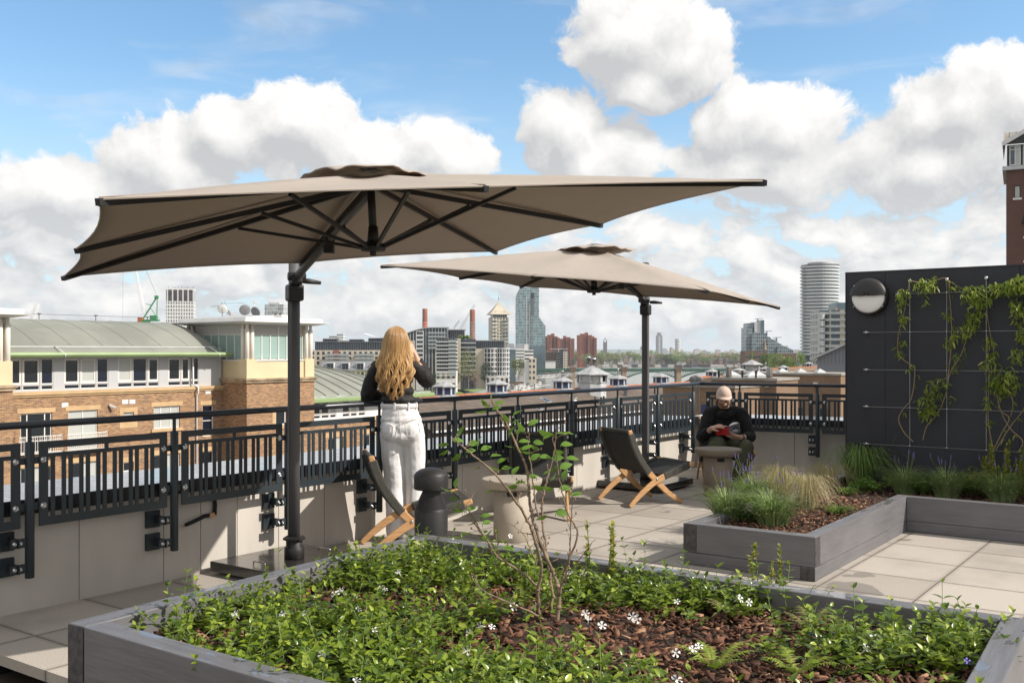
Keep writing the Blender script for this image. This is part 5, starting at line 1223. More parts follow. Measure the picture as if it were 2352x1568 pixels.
# -- climbers on the wires
z4 = lambda x, y: (1837.5+x*.3479, 545.5+y*.3479)
lvv, lfv = leaf_tpl(.125, 4, .2, .35)
def climber(label, stems_, clusters, loose=()):
    x0, z0 = wl(*z4(*stems_[0][0])); t = thing('climbing_plant', label, 'climber', wpt(x0, .235, .08))
    paths = []
    for st in stems_:
        P_ = [wpt(*wl(*z4(*q)), .05+rg.uniform(0, .03)) for q in st]
        Q = smoothpath(P_, 6); paths.append(Q); m = MB(); m.tube(Q, [.0042*(1-.6*i/len(Q))+.0008 for i in range(len(Q))], 5); m.obj('stem', M['vinestem'], t, world=True, smooth=True)
    ms, ls = [], []
    def leaf(p):
        for s in range(2):
            yaw = rg.uniform(0, 2*PI); ms.append(np.array(Matrix.Rotation(ANG-PI/2, 3, 'Z') @ Matrix.Rotation(rg.choice((0, PI))+rg.gauss(0, .7), 3, 'Z') @ Matrix.Rotation(rg.uniform(.2, 1.25), 3, 'Y') @ Matrix.Rotation(rg.gauss(0, .6), 3, 'X'))*rg.uniform(.04, .072)); ls.append(tuple(p))
    for (x, y, r, n) in clusters:
        for k in range(n):
            a, q = rg.uniform(0, 2*PI), math.sqrt(rg.random())*r; px, py = z4(x+q*math.cos(a)*.82, y+q*math.sin(a)*.92); leaf(wpt(*wl(px, py), rg.uniform(.04, .22)))
    for Q in paths:
        for q in Q[len(Q)//5::2]:
            if rg.random() < .4: leaf(q+V((rg.gauss(0, .012), -.015, rg.gauss(0, .012))))
    inst('foliage', lvv, lfv, ms, ls, M['vine'], t, smooth=True)
climber('leftmost climbing plant on the wires, with leaves trailing along the top wire', [[(760, 1345), (700, 1280), (665, 1200), (690, 1130), (745, 1060), (770, 880), (735, 835), (660, 770), (665, 640), (700, 500), (735, 300), (740, 275)], [(740, 290), (850, 300), (975, 270), (1000, 330), (1010, 350)]], [(705, 370, 45, 26), (700, 440, 40, 14), (700, 545, 35, 14), (815, 315, 55, 26), (880, 305, 55, 26), (690, 690, 30, 6), (690, 760, 30, 8), (760, 850, 30, 5), (830, 410, 45, 4)])
climber('climbing plant in the middle of the wires, thick with yellow-green leaves at the top', [[(820, 1335), (850, 1240), (920, 1160), (975, 1030), (1000, 900), (1070, 780), (1120, 640), (1150, 520), (1190, 400), (1080, 340), (1030, 310), (975, 275)], [(985, 940), (1010, 700), (1005, 480), (985, 300)]], [(855, 1100, 80, 46), (900, 1010, 80, 40), (860, 1150, 50, 18), (950, 960, 45, 14), (1140, 370, 65, 50), (1215, 390, 80, 70), (1180, 480, 70, 46), (1150, 560, 60, 36), (1110, 615, 60, 30), (1040, 650, 55, 16), (1065, 770, 45, 10), (990, 510, 30, 9), (1010, 690, 35, 9), (1060, 860, 40, 8), (1010, 1070, 40, 5), (1300, 340, 60, 36)])
climber('rightmost climbing plant on the wires, spreading from the foot to the top corner', [[(1280, 1410), (1340, 1290), (1390, 1190), (1330, 1130), (1300, 960), (1290, 760), (1250, 560), (1240, 420)], [(1300, 1400), (1400, 1240), (1479, 1140), (1540, 1000)], [(1440, 1420), (1480, 1340), (1400, 1260), (1340, 1150), (1310, 1000), (1340, 850)], [(1290, 1410), (1250, 1200), (1255, 900), (1240, 640)], [(1370, 990), (1415, 1080), (1400, 1180)]], [(1255, 690, 45, 16), (1290, 780, 45, 16), (1255, 830, 40, 14), (1330, 920, 70, 40), (1290, 970, 60, 26), (1390, 900, 60, 30), (1420, 960, 60, 26), (1350, 1010, 50, 16), (1420, 320, 60, 40), (1480, 300, 70, 44), (1440, 440, 60, 34), (1470, 520, 60, 30), (1450, 770, 55, 24), (1480, 640, 50, 24), (1560, 330, 90, 60), (1560, 450, 80, 40), (1260, 1080, 45, 12), (1280, 1230, 40, 8), (1370, 340, 50, 26)])
# ------------------------------------------------------------------ brick apartment building across the court
P0 = V((-21.53, 50, 0)); z1 = lambda x, y: (x*.3174, 602.9+y*.3174); zb = lambda x, y: (x*.1709, 689+y*.1709); z7 = lambda x, y: (344.5+x*.2198, 660.3+y*.2198)
def fs(q, d=0.0): h = hit(q[0], q[1], P0+NX*d, NX); return ((h-P0).dot(AX), h.z)
def holed(m, x0, x1, z0, z1_, holes, y=0.0, depth=.12):
    xs = sorted({x0, x1, *[h for r in holes for h in (r[0], r[1]) if x0 < h < x1]}); zs = sorted({z0, z1_, *[h for r in holes for h in (r[2], r[3]) if z0 < h < z1_]})
    for i in range(len(xs)-1):
        for j in range(len(zs)-1):
            cx_, cz_ = (xs[i]+xs[i+1])/2, (zs[j]+zs[j+1])/2
            if any(r[0] < cx_ < r[1] and r[2] < cz_ < r[3] for r in holes): continue
            m.quad((xs[i], y, zs[j]), (xs[i+1], y, zs[j]), (xs[i+1], y, zs[j+1]), (xs[i], y, zs[j+1]))
    for a, b, c_, d in holes:
        for p, q in (((a, c_), (a, d)), ((a, d), (b, d)), ((b, d), (b, c_)), ((b, c_), (a, c_))): m.quad((p[0], y, p[1]), (q[0], y, q[1]), (q[0], y+depth, q[1]), (p[0], y+depth, p[1]))
def window(par, x0, x1, z0, z1_, y, cols=1, rows=(), fr=.05, frame=None, glass=None, mx=None, name='window'):
    m = MB(); t = .06
    def bx(a, b, c_, d): m.box(a, y, c_, b, y+t, d, mx)
    bx(x0, x0+fr, z0, z1_); bx(x1-fr, x1, z0, z1_); bx(x0+fr, x1-fr, z0, z0+fr); bx(x0+fr, x1-fr, z1_-fr, z1_)
    cs = cols if isinstance(cols, (list, tuple)) else [i/cols for i in range(1, cols)]
    for c_ in cs: xx = x0+(x1-x0)*c_; bx(xx-fr*.45, xx+fr*.45, z0+fr, z1_-fr)
    for r in rows: zz = z0+(z1_-z0)*r; m.box(x0+fr, y-.003, zz-fr*.4, x1-fr, y+t-.01, zz+fr*.4, mx)
    w_ = m.obj(name, frame or M['whiteframe'], par); g_ = glass if isinstance(glass, list) else [glass or M['glass']]
    xs = [0]+list(cs)+[1]
    for i in range(len(xs)-1):
        m = MB(); m.box(x0+(x1-x0)*xs[i]+fr*.3, y+.025, z0+fr*.5, x0+(x1-x0)*xs[i+1]-fr*.3, y+.035, z1_-fr*.5, mx); m.obj('pane', g_[i % len(g_)], w_)
    return w_
AB_ = thing('apartment_building', 'long yellow brick apartment building with sage barrel roof and cream corner towers across the court', 'building', P0, ANG)
# top storey
zt = fs(zb(1000, 785))[1]; zwb = fs(zb(1000, 1118))[1]; zst, zsb = fs(zb(1000, 1132))[1], fs(zb(1000, 1192))[1]; zct, zcb = fs(zb(1000, 1213))[1], fs(zb(1000, 1283))[1]
xL, xR = -9.0, 8.54
cells = []
for a, b, k in ((140, 305, 'o'), (320, 550, 'o'), (570, 730, 'n'), (880, 1085, 'o'), (1100, 1305, 'b'), (1322, 1470, 'n'), (1600, 1792, 'b'), (1805, 1990, 'n'), (2008, 2152, 'o')): cells.append((fs(zb(a, 950))[0], fs(zb(b, 950))[0], k))
for a, b, k in ((203, 335, 'o'), (343, 428, 'o'), (440, 522, 'n')): cells.append((fs(z7(a, 850))[0], fs(z7(b, 850))[0], k))
cells += [(c_[0]-6.6, c_[1]-6.6, c_[2]) for c_ in cells[3:6]]
YT = .10
m = MB(); holed(m, xL, xR, zct-.02, zt+.55, [(a, b, zwb, zt) for a, b, _ in cells]+[(a, b, zsb, zst) for a, b, _ in cells], YT, .1); m.obj('upper_wall', M['greypanel'], AB_)
for a, b, k in cells:
    gl = {'o': M['glass'], 'n': M['glassblue'], 'b': M['blind']}[k]
    window(AB_, a, b, zwb, zt, YT+.03, glass=gl, fr=.04 if k == 'n' else .095); window(AB_, a, b, zsb, zst, YT+.03, glass=M['glassblue'], fr=.035)
for a, b in ((885, 1305), (1600, 1792)): pass
m = MB(); m.box(xL, -.12, zcb+.10, xR, .09, zct); m.box(xL, -.06, zcb, xR, .05, zcb+.1); m.obj('cornice', M['sandstone'], AB_)
# brick storeys with windows
sty = fs(z1(600, 1050))[1]-fs(z1(600, 1425))[1]
wins = []
for (a, b, t_, bt, cols, gl) in ((148, 378, 1088, 1375, (.22, .78), [M['glass'], M['glass'], M['glass']]), (495, 707, 1068, 1352, 2, [M['blind'], M['blind']]), (893, 968, 1082, 1150, 1, [M['blind']]), (1113, 1302, 1038, 1198, (.28, .66), [M['blind'], M['blind'], M['blind']]), (1466, 1546, 1030, 1255, 1, [M['glassblue']])):
    x0, zt_ = fs(z1(a, t_)); x1 = fs(z1(b, t_))[0]; z0 = fs(z1((a+b)/2, bt))[1]; zt2 = fs(z1((a+b)/2, t_))[1]; wins.append((x0, x1, z0, zt2, cols, gl))
holes = [(x0, x1, z0-k*sty, zt2-k*sty) for k in range(0, 5) for x0, x1, z0, zt2, _, _ in wins]
m = MB(); holed(m, xL, xR, -14, zcb, holes, 0, .11); m.obj('wall', M['brick'], AB_)
m = MB(); m.box(xL, .30, -26, xR, 10, zt+.4); m.box(xL, 0, -26, xR, .3, -14.01); m.obj('core', M['brickdk'], AB_)
for k in range(0, 4):
    for i, (x0, x1, z0, zt2, cols, gl) in enumerate(wins):
        dz = -k*sty
        if k < 3: window(AB_, x0, x1, z0+dz, zt2+dz, .07, cols, (.5,) if i == 4 else (), .06, glass=gl if k == 0 else [M['glass'], M['blind']])
        m = MB(); e = .16
        if i == 2:
            m.box(x0-.22, -.015, z0+dz-.32, x0-.002, .05, zt2+dz+.25); m.box(x1+.002, -.015, z0+dz-.32, x1+.22, .05, zt2+dz+.25); m.box(x0-.002, -.015, zt2+dz+.002, x1+.002, .05, zt2+dz+.25); m.box(x0-.002, -.015, z0+dz-.32, x1+.002, .05, z0+dz-.002); m.obj('stone_surround', M['sandstone'], AB_)
        else:
            m.box(x0-e, -.02, zt2+dz+.005, x1+e, .05, zt2+dz+.24); m.obj('lintel', M['sandstone'], AB_)
            if i == 3: m = MB(); m.box(x0-e, -.07, z0+dz-.16, x1+e, .05, z0+dz-.005); m.obj('sill', M['sandstone'], AB_)
        if i < 2 and k < 3:
            rt = fs(z1(300, 1248))[1]+dz; rb_ = z0+dz-.02; m = MB(); y0 = -.42; xa, xb = x0-.28, x1+.28
            m.box(xa, y0, rt-.035, xb, y0+.03, rt); m.box(xa, y0, rt-.24, xb, y0+.025, rt-.21); m.box(xa, y0, rb_, xb, y0+.03, rb_+.03); m.box(xa, y0+.0, rb_+.03, xb, -.01, rb_+.05)
            for xx in (xa, xb-.03): m.box(xx, y0+.03, rt-.03, xx+.03, 0, rt); m.box(xx, y0+.03, rb_, xx+.03, 0, rb_+.03)
            nb = int((xb-xa)/.11)
            for q in range(nb+1): xx = xa+(xb-xa-.018)*q/nb; m.box(xx, y0+.004, rb_+.03, xx+.018, y0+.022, rt-.035)
            for q in range(int(nb/2)): xx = xa+(xb-xa)*(q+.5)/int(nb/2); m.tube([(xx+.075*math.cos(a), y0+.012, rt-.123+.075*math.sin(a)) for a in np.linspace(0, 2*PI, 9)], .009, 4, cap=False)
            m.obj('balcony_railing', M['whiteframe'], AB_)
for q in ((470, 1030), (905, 1007), (957, 1006), (1505, 935)):
    x_, z_ = fs(z1(*q)); m = MB(); m.box(x_-.17, -.012, z_-.11, x_+.17, .02, z_+.11); m.obj('air_vent', M['whitemetal'], AB_)
x_, z_ = fs(z1(790, 1030)); m = MB(); m.box(x_-.05, -.1, z_-.02, x_+.05, 0, z_+.05); m.bar((x_-.02, -.08, z_), (x_+.2, -.28, z_-.12), .1, .1); m.obj('camera_housing', M['whitemetal'], AB_)
x_, z_ = fs(z1(1405, 890)); m = MB(); m.tube([(x_-.1, -.02, zt+.4), (x_-.1, -.04, zct+.12), (x_+.12, -.2, zct-.05), (x_+.12, -.2, zcb-.1), (x_+.12, -.07, zcb-.3), (x_+.12, -.07, -14)], .052, 8); m.obj('downpipe', M['whitemetal'], AB_, smooth=True)
# barrel roof
zg = fs(z1(800, 662))[1]; zr = 3.25; n_ = 22
def roofpt(v): return (-.5+5.7*v, zg+.05+(zr-zg-.05)*math.sin(v*PI/2)**.92)
def barrel(x0, x1, hs=1.0):
    m = MB(); pr = [roofpt(i/n_) for i in range(n_+1)]; pr += [(10.4-y, z) for y, z in pr[::-1][1:]]; k = len(pr)
    for x in (x0, x1): m.v += [(x, y, z) for y, z in pr]
    m.f = [(i, k+i, k+i+1, i+1) for i in range(k-1)]; m.f += [tuple(range(k))[::-1], tuple(k+i for i in range(k))]; return m
rf = barrel(xL, 8.15).obj('roof', M['greenroof'], AB_, smooth=False)
for x in np.arange(-7.4, 8.1, 1.72):
    m = MB(); m.tube([(x, roofpt(v)[0], roofpt(v)[1]+.002) for v in np.linspace(.10, 1, 16)], .012, 5); m.obj('roof_seam', M['greenroofseam'], rf)
m = MB(); m.prism([(-.82, zg-.03), (-.74, zg-.14), (-.45, zg-.16), (-.40, zg+.06), (-.50, zg+.10), (-.76, zg+.09)], 8.6-xL, Matrix(((0, 0, 1, xL), (1, 0, 0, 0), (0, 1, 0, 0), (0, 0, 0, 1)))); m.obj('gutter', M['greengutter'], rf)
m = MB(); m.box(xL, -.45, zg-.17, 8.3, YT-.002, zg-.08); m.box(xL, -.02, zt+.42, 8.4, YT-.003, zg-.171) if zg-.171 > zt+.42 else None; m.obj('soffit', M['whitemetal'], AB_)
m = MB(); y_, z_ = roofpt(.085); m.box(xL, y_-.02, z_+.01, 8.0, y_+.02, z_+.07); m.obj('roof_cable_tray', M['leadlight'], rf)
for x in (-1.5, 7.6):
    m = MB(); m.tube([(x, y_, z_+.06), (x+.05, -.6, zg+.15), (x+.12, -.84, zg-.02), (x+.12, -.78, zg-.16)], .03, 6); m.obj('overflow_pipe', M['whitemetal'], rf, smooth=True)
m = MB(); m.cyl((xL, 5.2, zr+.28), (8.0, 5.2, zr+.28), .012, n=5); m.obj('safety_line', M['pole'], rf)
for x in np.arange(-6, 8.2, 3.3): m = MB(); m.cyl((x, 5.2, zr-.05), (x, 5.2, zr+.28), .025, n=6); m.box(x-.05, 5.12, zr+.27, x+.08, 5.28, zr+.33); m.obj('line_post', M['pole'], rf)
m = MB(); 
for dx in (0, .42): m.ell((fs(z1(565, 690))[0]+dx, -.1, zt+.2), (.2, .06, .1), nu=10, nv=6)
m.obj('window_decoration', M['ridge'], AB_)
# corner towers
TX0, TX1, TY0, TY1 = 8.54, 13.6, -2.11, 3.3
def tower(dx):
    X0, X1 = TX0+dx, TX1+dx; zc0, zp, zg0, zl0, zl1, zf = -.02, 1.09, 1.14, 2.46, 3.03, 3.05
    m = MB(); wx, wz = fs(z7(1372, 1345), 2.11); h_ = [(wx+dx-.42, wx+dx+.38, wz-.5, wz+.5)]
    holed(m, X0, X1, -14, -.16, h_, TY0, .11); m.quad((X0, TY1, -14), (X0, TY0, -14), (X0, TY0, -.16), (X0, TY1, -.16)); m.quad((X1, TY0, -14), (X1, TY1, -14), (X1, TY1, -.16), (X1, TY0, -.16)); m.obj('tower_wall', M['brick'], AB_)
    m = MB(); m.box(X0+.02, TY0+.14, -26, X1-.02, TY1, -.17); m.obj('core', M['brickdk'], AB_)
    window(AB_, *h_[0], TY0+.06, fr=.08, glass=M['glass']); m = MB(); a, b, c_, d = h_[0]; m.box(a-.25, TY0-.015, c_, a-.002, TY0+.05, d+.0); m.box(a-.25, TY0-.03, c_-.2, b+.2, TY0+.05, c_-.003); m.obj('stone_surround', M['sandstone'], AB_)
    m = MB(); m.box(X0-.16, TY0-.16, -.10, X1+.16, TY1, .0); m.box(X0-.09, TY0-.09, -.24, X1+.09, TY1, -.101); m.obj('cornice', M['stonedirty'], AB_)
    m = MB(); m.box(X0+.10, TY0+.10, .003, X1-.10, TY1, .985); m.obj('parapet', M['cream'], AB_); m = MB(); m.box(X0+.05, TY0+.05, .986, X1-.05, TY1, 1.05); m.obj('sill', M['whitemetal'], AB_)
    for cx_, cy_ in ((X0, TY0), (X1, TY0), (X0, TY1-.45), (X1, TY1-.45)):
        sx = 1 if cx_ == X0 else -1; m = MB(); m.box(min(cx_, cx_+sx*.72)-.03*sx*0, cy_ if cy_ > 0 else cy_, .004, max(cx_, cx_+sx*.72), cy_+.72, zp); m.obj('plinth', M['cream'], AB_, bevel=.01)
        m = MB(); m.box(min(cx_+sx*.26, cx_+sx*.66), cy_+.26, zp+.001, max(cx_+sx*.26, cx_+sx*.66), cy_+.66, zf-.001); m.obj('pier', M['cream'], AB_)
        for ox, oy in ((.16, .16), (.16, .50), (.50, .16)):
            p = (cx_+sx*ox, cy_+oy); m = MB(); m.cyl((*p, zp), (*p, 2.80), .125, n=16); m.cyl((*p, 2.80), (*p, zf), .085, n=16); m.obj('column', M['creamwhite'], AB_, smooth=True, bevel=.005)
    # glazed belt: front face then side faces
    def belt(ax, a, b, f):
        def B(m, u0, u1, v0, v1, w0, w1): m.box(*( (u0, f+v0, w0, u1, f+v1, w1) if ax == 'x' else (f+v0, u0, w0, f+v1, u1, w1)))
        n = 6; s = 1
        for i in range(n):
            u0, u1 = a+(b-a)*i/n, a+(b-a)*(i+1)/n; m = MB(); B(m, u0+.03, u1-.03, .02, .05, zg0, zl0); m.obj('spandrel_panel', M['teal'], AB_)
        m = MB()
        for i in range(n+1): u = a+(b-a)*i/n; B(m, u-.03, u+.03, -.02, .06, zg0-.05, zl0)
        B(m, a, b, -.021, .061, zl0, zl0+.05); B(m, a, b, -.021, .061, zl1-.04, zl1); B(m, (a+b)/2-.03, (a+b)/2+.03, -.02, .06, zl0+.05, zl1-.04); m.obj('glazing_bar', M['whiteframe'], AB_)
        m = MB(); k = 9
        for i in range(k): w = zl0+.06+(zl1-zl0-.12)*i/k; B(m, a+.03, b-.03, -.01, .05, w, w+.032)
        B(m, a+.02, b-.02, .05, .07, zl0+.05, zl1-.03); m.obj('louvre', M['louvre'], AB_)
    belt('x', X0+.68, X1-.68, TY0+.28)
    belt('y', TY0+.68, TY1-.5, X0+.28); m = MB(); m.box(X0+.36, TY0+.36, 1.0, X1-.3, TY1-.1, zf-.01); m.obj('core', M['louvre'], AB_); 
    m = MB(); o_ = .62; k0 = [(X0-o_, TY0-o_), (X1+o_, TY0-o_), (X1+o_, TY1+o_), (X0-o_, TY1+o_)]; k1 = [(X0+.0, TY0+.0), (X1, TY0), (X1, TY1), (X0, TY1)]
    m.v = [(x, y, zf) for x, y in k1]+[(x, y, zf+.13) for x, y in k0]+[(x, y, zf+.17) for x, y in k0]; m.f = [(3, 2, 1, 0)]+[(i, (i+1) % 4, 4+(i+1) % 4, 4+i) for i in range(4)]+[(4+i, 4+(i+1) % 4, 8+(i+1) % 4, 8+i) for i in range(4)]+[(8, 9, 10, 11)]
    rf_ = m.obj('tower_roof', M['whitemetal'], AB_); m = MB(); m.box(X0-.35, TY0-.35, zf+.171, X1+.35, TY1+.35, zf+.40); m.obj('roof_upstand', M['whitemetal'], rf_, bevel=.02); m = MB(); m.box(X0+.9, TY0+.5, zf+.401, X0+2.4, TY1-.6, zf+.52); m.box(X0+2.9, TY0+.4, zf+.401, X0+4.3, TY1-.8, zf+.62); m.obj('roof_plinth', M['whitemetal'], rf_)
tower(0); tower(-18.24)
ZR = 3.05+.40
# dishes and aerial on the tower roof
def tl_(x, y, z): return P0+AX*x+BX*y+V((0, 0, z))
def dish(label, px, py, r, d, yaw, mt, zb_=ZR):
    p = hit(px, py, P0-NX*d, NX); t = thing('satellite_dish', label, 'satellite dish', (p.x, p.y, zb_+.2), yaw); hz_ = p.z-zb_-.2
    m = MB(); prof = [(r*math.sin(a), -r*.26*(1-math.cos(a))) for a in np.linspace(0.02, 1.25, 8)]; k = r/(r*math.sin(1.25)); m.lathe([(q*k, z) for q, z in prof], 28, Matrix.Translation((0, 0, hz_)) @ Matrix.Rotation(R(-68), 4, 'X') @ Matrix.Rotation(PI, 4, 'X')); o_ = m.obj('bowl', mt, t, smooth=True); s_ = o_.modifiers.new('S', 'SOLIDIFY'); s_.thickness = .03
    m = MB(); m.cyl((0, .06, -.25), (0, .06, hz_+.05), .02, n=8); m.tube([(0, .0, hz_-r*.8), (0, -r*.75, hz_-r*.35), (0, -r*.8, hz_)], .011, 6); m.ell((0, -r*.8, hz_), .035); m.obj('mount', M['pole'], t)
M['dishwhite'] = mat('dish white', (.55, .55, .53), .6); M['dishgrey'] = mat('dish grey', (.20, .20, .21), .6); M['dishdark'] = mat('dish dark', (.12, .13, .14), .6)
dish('pale satellite dish with a feed arm, left on the cream tower roof', *z7(755, 228), .25, 1.5, R(15), M['dishwhite'], 3.6)
dish('small tan satellite dish beside the pale one on the tower roof', *z7(828, 266), .15, 1.5, R(-60), mat('dish tan', (.36, .27, .2), .6), 3.75)
dish('large grey satellite dish in the middle of the cream tower roof', *z7(993, 238), .31, 1.6, R(20), M['dishgrey'], 3.85)
dish('large dark satellite dish, rightmost on the cream tower roof', *z7(1098, 258), .30, 2.2, R(-20), M['dishdark'], 3.75)
p = hit(*z7(752, 200), P0-NX*2.2, NX); an = thing('tv_aerial', 'thin rooftop aerial mast with rods above the satellite dishes', 'aerial', (p.x, p.y, 3.9)); m = MB(); hh = p.z-3.9; m.cyl((0, 0, -.1), (0, 0, hh+.3), .016, n=6); m.obj('mast', M['pole'], an)
m = MB(); q0 = V((-2.2, 0, hh+.4)); q1 = V((.1, 0, hh+.65)); m.cyl(q0, q1, .02, n=5); m.cyl((-2.2, 0, hh+.65), q1, .02, n=5); m.cyl((.1, 0, hh+1.0), (4.2, .3, hh+1.15), .022, n=5)
for k in range(9): e = V((.5+.4*k, .03*k, hh+1.02+.017*k)); m.cyl(e-V((0, .25, .08)), e+V((0, .25, .08)), .012, n=4)
m.cyl((0, 0, hh+.6), (.9, 0, hh+1.6), .02, n=5); m.cyl((.9, 0, hh+.5), (.4, 0, hh+1.6), .02, n=5); m.v = [(x*.3, y*.3, hh+(z-hh-.5)*.36) for x, y, z in m.v]; m.obj('rods', M['pole'], an)
p = hit(*z7(1085, 155), P0-NX*2.4, NX); cm = thing('rooftop_camera', 'small camera on a short pole between the two large dishes', 'camera', (p.x, p.y, 3.9)); m = MB(); m.cyl((0, 0, -.1), (0, 0, p.z-3.9), .035, n=6); m.obj('pole', M['whitemetal'], cm); m = MB(); m.box(-.12, -.05, p.z-3.9, .32, .05, p.z-3.8); m.obj('camera_head', M['whitemetal'], cm)
# lower wing with a hipped barrel roof
z5b = lambda x, y: (717.8+x*.1587, 832.7+y*.1587)
DW = thing('apartment_wing', 'lower brick wing with a rounded sage green roof, left of the woman', 'building', P0, ANG)
xa, xb = 13.62, 25.5; zg2 = fs((780, 916))[1]; H2 = 2.25; Lw = 12.7; Y5 = 6.0
def dome(x, v): h_ = H2*math.sqrt(max(0, 1-min(1, (x-xa)/Lw)**2)); return (x, -.5+Y5*v, zg2+.12+h_*math.sin(v*PI/2)**.9)
m = MB(); nx_, nv_ = 30, 16
for i in range(nx_+1):
    x = xa+(xa+Lw-xa)*math.sin(PI/2*i/nx_); m.v += [dome(x, j/nv_) for j in range(nv_+1)]
m.f = [(i*(nv_+1)+j, (i+1)*(nv_+1)+j, (i+1)*(nv_+1)+j+1, i*(nv_+1)+j+1) for i in range(nx_) for j in range(nv_)]; rf = m.obj('roof', M['greenroof'], DW, smooth=True); s_ = rf.modifiers.new('S', 'SOLIDIFY'); s_.thickness = .05
for k in range(14):
    m = MB(); x0 = xa-2.2+1.15*k; P_ = [dome(x0+2.6*(1-v)**.9*1.0, v) for v in np.linspace(.03, 1, 14)]; P_ = [q for q in P_ if xa < q[0] < xa+Lw-.1]
    if len(P_) > 2: m.tube([(q[0], q[1], q[2]+.02) for q in P_], .035, 5); m.obj('roof_seam', M['greenroofseam'], rf)
m = MB(); m.box(xa, -.80, zg2-.14, xa+Lw, -.42, zg2+.16); m.obj('gutter', M['greengutter'], rf, bevel=.06, seg=2); m = MB(); m.box(xa, -.55, zg2+.165, xa+Lw-.2, -.35, zg2+.26); m.obj('eaves_strip', M['lead'], rf)
cz0, cz1, cs0, cs1 = fs(z5b(200, 742))[1], fs(z5b(200, 545))[1], fs(z5b(200, 806))[1], fs(z5b(200, 752))[1]
cl = [(fs(z5b(a, 700))[0], fs(z5b(b, 700))[0], g_) for a, b, g_ in ((28, 134, 'n'), (145, 258, 'n'), (270, 362, 'b'), (450, 557, 'n'), (570, 663, 'b'), (682, 782, 'n'))]
m = MB(); holed(m, xa, xb, cs0-.1, zg2-.1, [(a, b, cz0, cz1) for a, b, _ in cl]+[(a, b, cs0, cs1) for a, b, _ in cl], YT, .1); m.obj('upper_wall', M['whitemetal'], DW)
for a, b, g_ in cl: window(DW, a, b, cz0, cz1, YT+.03, glass=M['glassblue'] if g_ == 'n' else M['blind'], fr=.07); window(DW, a, b, cs0, cs1, YT+.03, glass=M['glassblue'], fr=.05)
wx0, wz1 = fs(z5b(222, 1090)); wx1 = fs(z5b(445, 1090))[0]; hl = [(wx0+d, wx1+d, wz1-1.7-k*sty, wz1-k*sty) for d in (0, 3.2) for k in range(3)]
m = MB(); holed(m, xa, xb, -14, cs0-.35, hl, 0, .11); m.obj('wall', M['brick'], DW); m = MB(); m.box(xa, -.1, cs0-.35, xb, .09, cs0-.11); m.obj('cornice', M['sandstone'], DW); m = MB(); m.box(xa, .3, -26, xb, 9, zg2-.05); m.box(xb-.01, 0, -26, xb, .3, zg2-.2); m.obj('core', M['brickdk'], DW)
for a, b, c_, d in hl: window(DW, a, b, c_, d, .07, 2, (), .08, glass=[M['glass'], M['blind']]); m = MB(); m.box(a-.3, -.02, d+.005, b+.3, .05, d+.3); m.obj('lintel', M['sandstone'], DW)
# ------------------------------------------------------------------ ground, river, hills
rc = random.Random(21); GZ = -26.0
zc = lambda ox, oy, k: (lambda x, y: (ox+x*k, oy+y*k))
q1, q2, q3, q4 = zc(660.3, 660.3, .1648), zc(976.2, 631.7, .1648), zc(1234.6, 717.8, .1465), zc(1521.7, 689, .1831)
def sheet(name, pts, z, mt, skirt=None):
    m = MB(); m.poly([V((x, y, z)) for x, y in pts]); n = len(pts)
    if skirt is not None:
        for i in range(n): a, b = pts[i], pts[(i+1) % n]; m.quad((a[0], a[1], z), (a[0], a[1], skirt), (b[0], b[1], skirt), (b[0], b[1], z))
    return tag(m.obj(name, mt), kind='structure')
M['land'] = mat('town ground', (.13, .13, .115), .95, var=(.02, .3)); M['bank'] = mat('river wall', (.10, .095, .06), .95, var=(.12, .4))
S_ = 30000; sheet('ground', [(-S_, -S_), (S_, -S_), (S_, S_), (-S_, S_)], -29.3, M['land'])
def watermat():
    m, nt, N, L, b = newmat('river water'); setin(b, **{'Base Color': (.20, .19, .15, 1), 'Roughness': .16, 'Specular IOR Level': .6}); no = noise_n(N, L, .25, 4, stretch=(1, .5, 1)); bump_n(N, L, no.outputs[0], .35, .5, b); return m
g2 = lambda px, py, z=-29.0: tuple(gnd(px, py, z)[:2])
lb = [g2(820, 945), g2(880, 935), g2(1010, 908), g2(1100, 893), g2(1175, 878), g2(1230, 868), g2(1290, 846)]
fb_ = [g2(1290, 846), g2(1400, 842.5), g2(1500, 842), g2(1700, 842), g2(1760, 844)]
sheet('river', [(-400, 150), (900, 150), (900, 2600), (-400, 2600)], -29.0, watermat())
sheet('riverbank', [(-3000, 300)]+[lb[0]]+lb[1:]+[(89, 2900), (-3000, 2900)], GZ, M['bank'], -29.2)
sheet('riverbank', fb_+[(640, 1500), (2000, 1500), (12000, 25000), (-12000, 25000), (-3000, 2890), (88, 2890)], GZ+.01, M['land'], -29.2)
sheet('riverbank', [(150, 300), (190, 700), (232, 900), (262, 1300), (430, 1500), (2000, 1495), (2000, 300)], GZ, M['land'], -29.2)
sheet('riverbank', [(-300, -60), (300, -60), (150, 299), (100, 330), (-60, 380), (-300, 299)], GZ, M['land'], -29.2)
grassm = mat('foreshore grass', (.16, .24, .05), .9, var=(.15, .35))
m = MB()
for a, b in zip(lb[1:4], lb[2:5]): m.quad((a[0]-14, a[1]+4, GZ+.05), (a[0]-.5, a[1], GZ+.05), (b[0]-.5, b[1], GZ+.05), (b[0]-14, b[1]+4, GZ+.05))
for a, b in zip(lb[0:3], lb[1:4]): m.quad((a[0]-1, a[1], GZ+.05), (a[0]+9, a[1]-3, -28.9), (b[0]+6, b[1]-3, -28.9), (b[0]-1, b[1], GZ+.05))
tag(m.obj('foreshore', grassm), kind='structure')
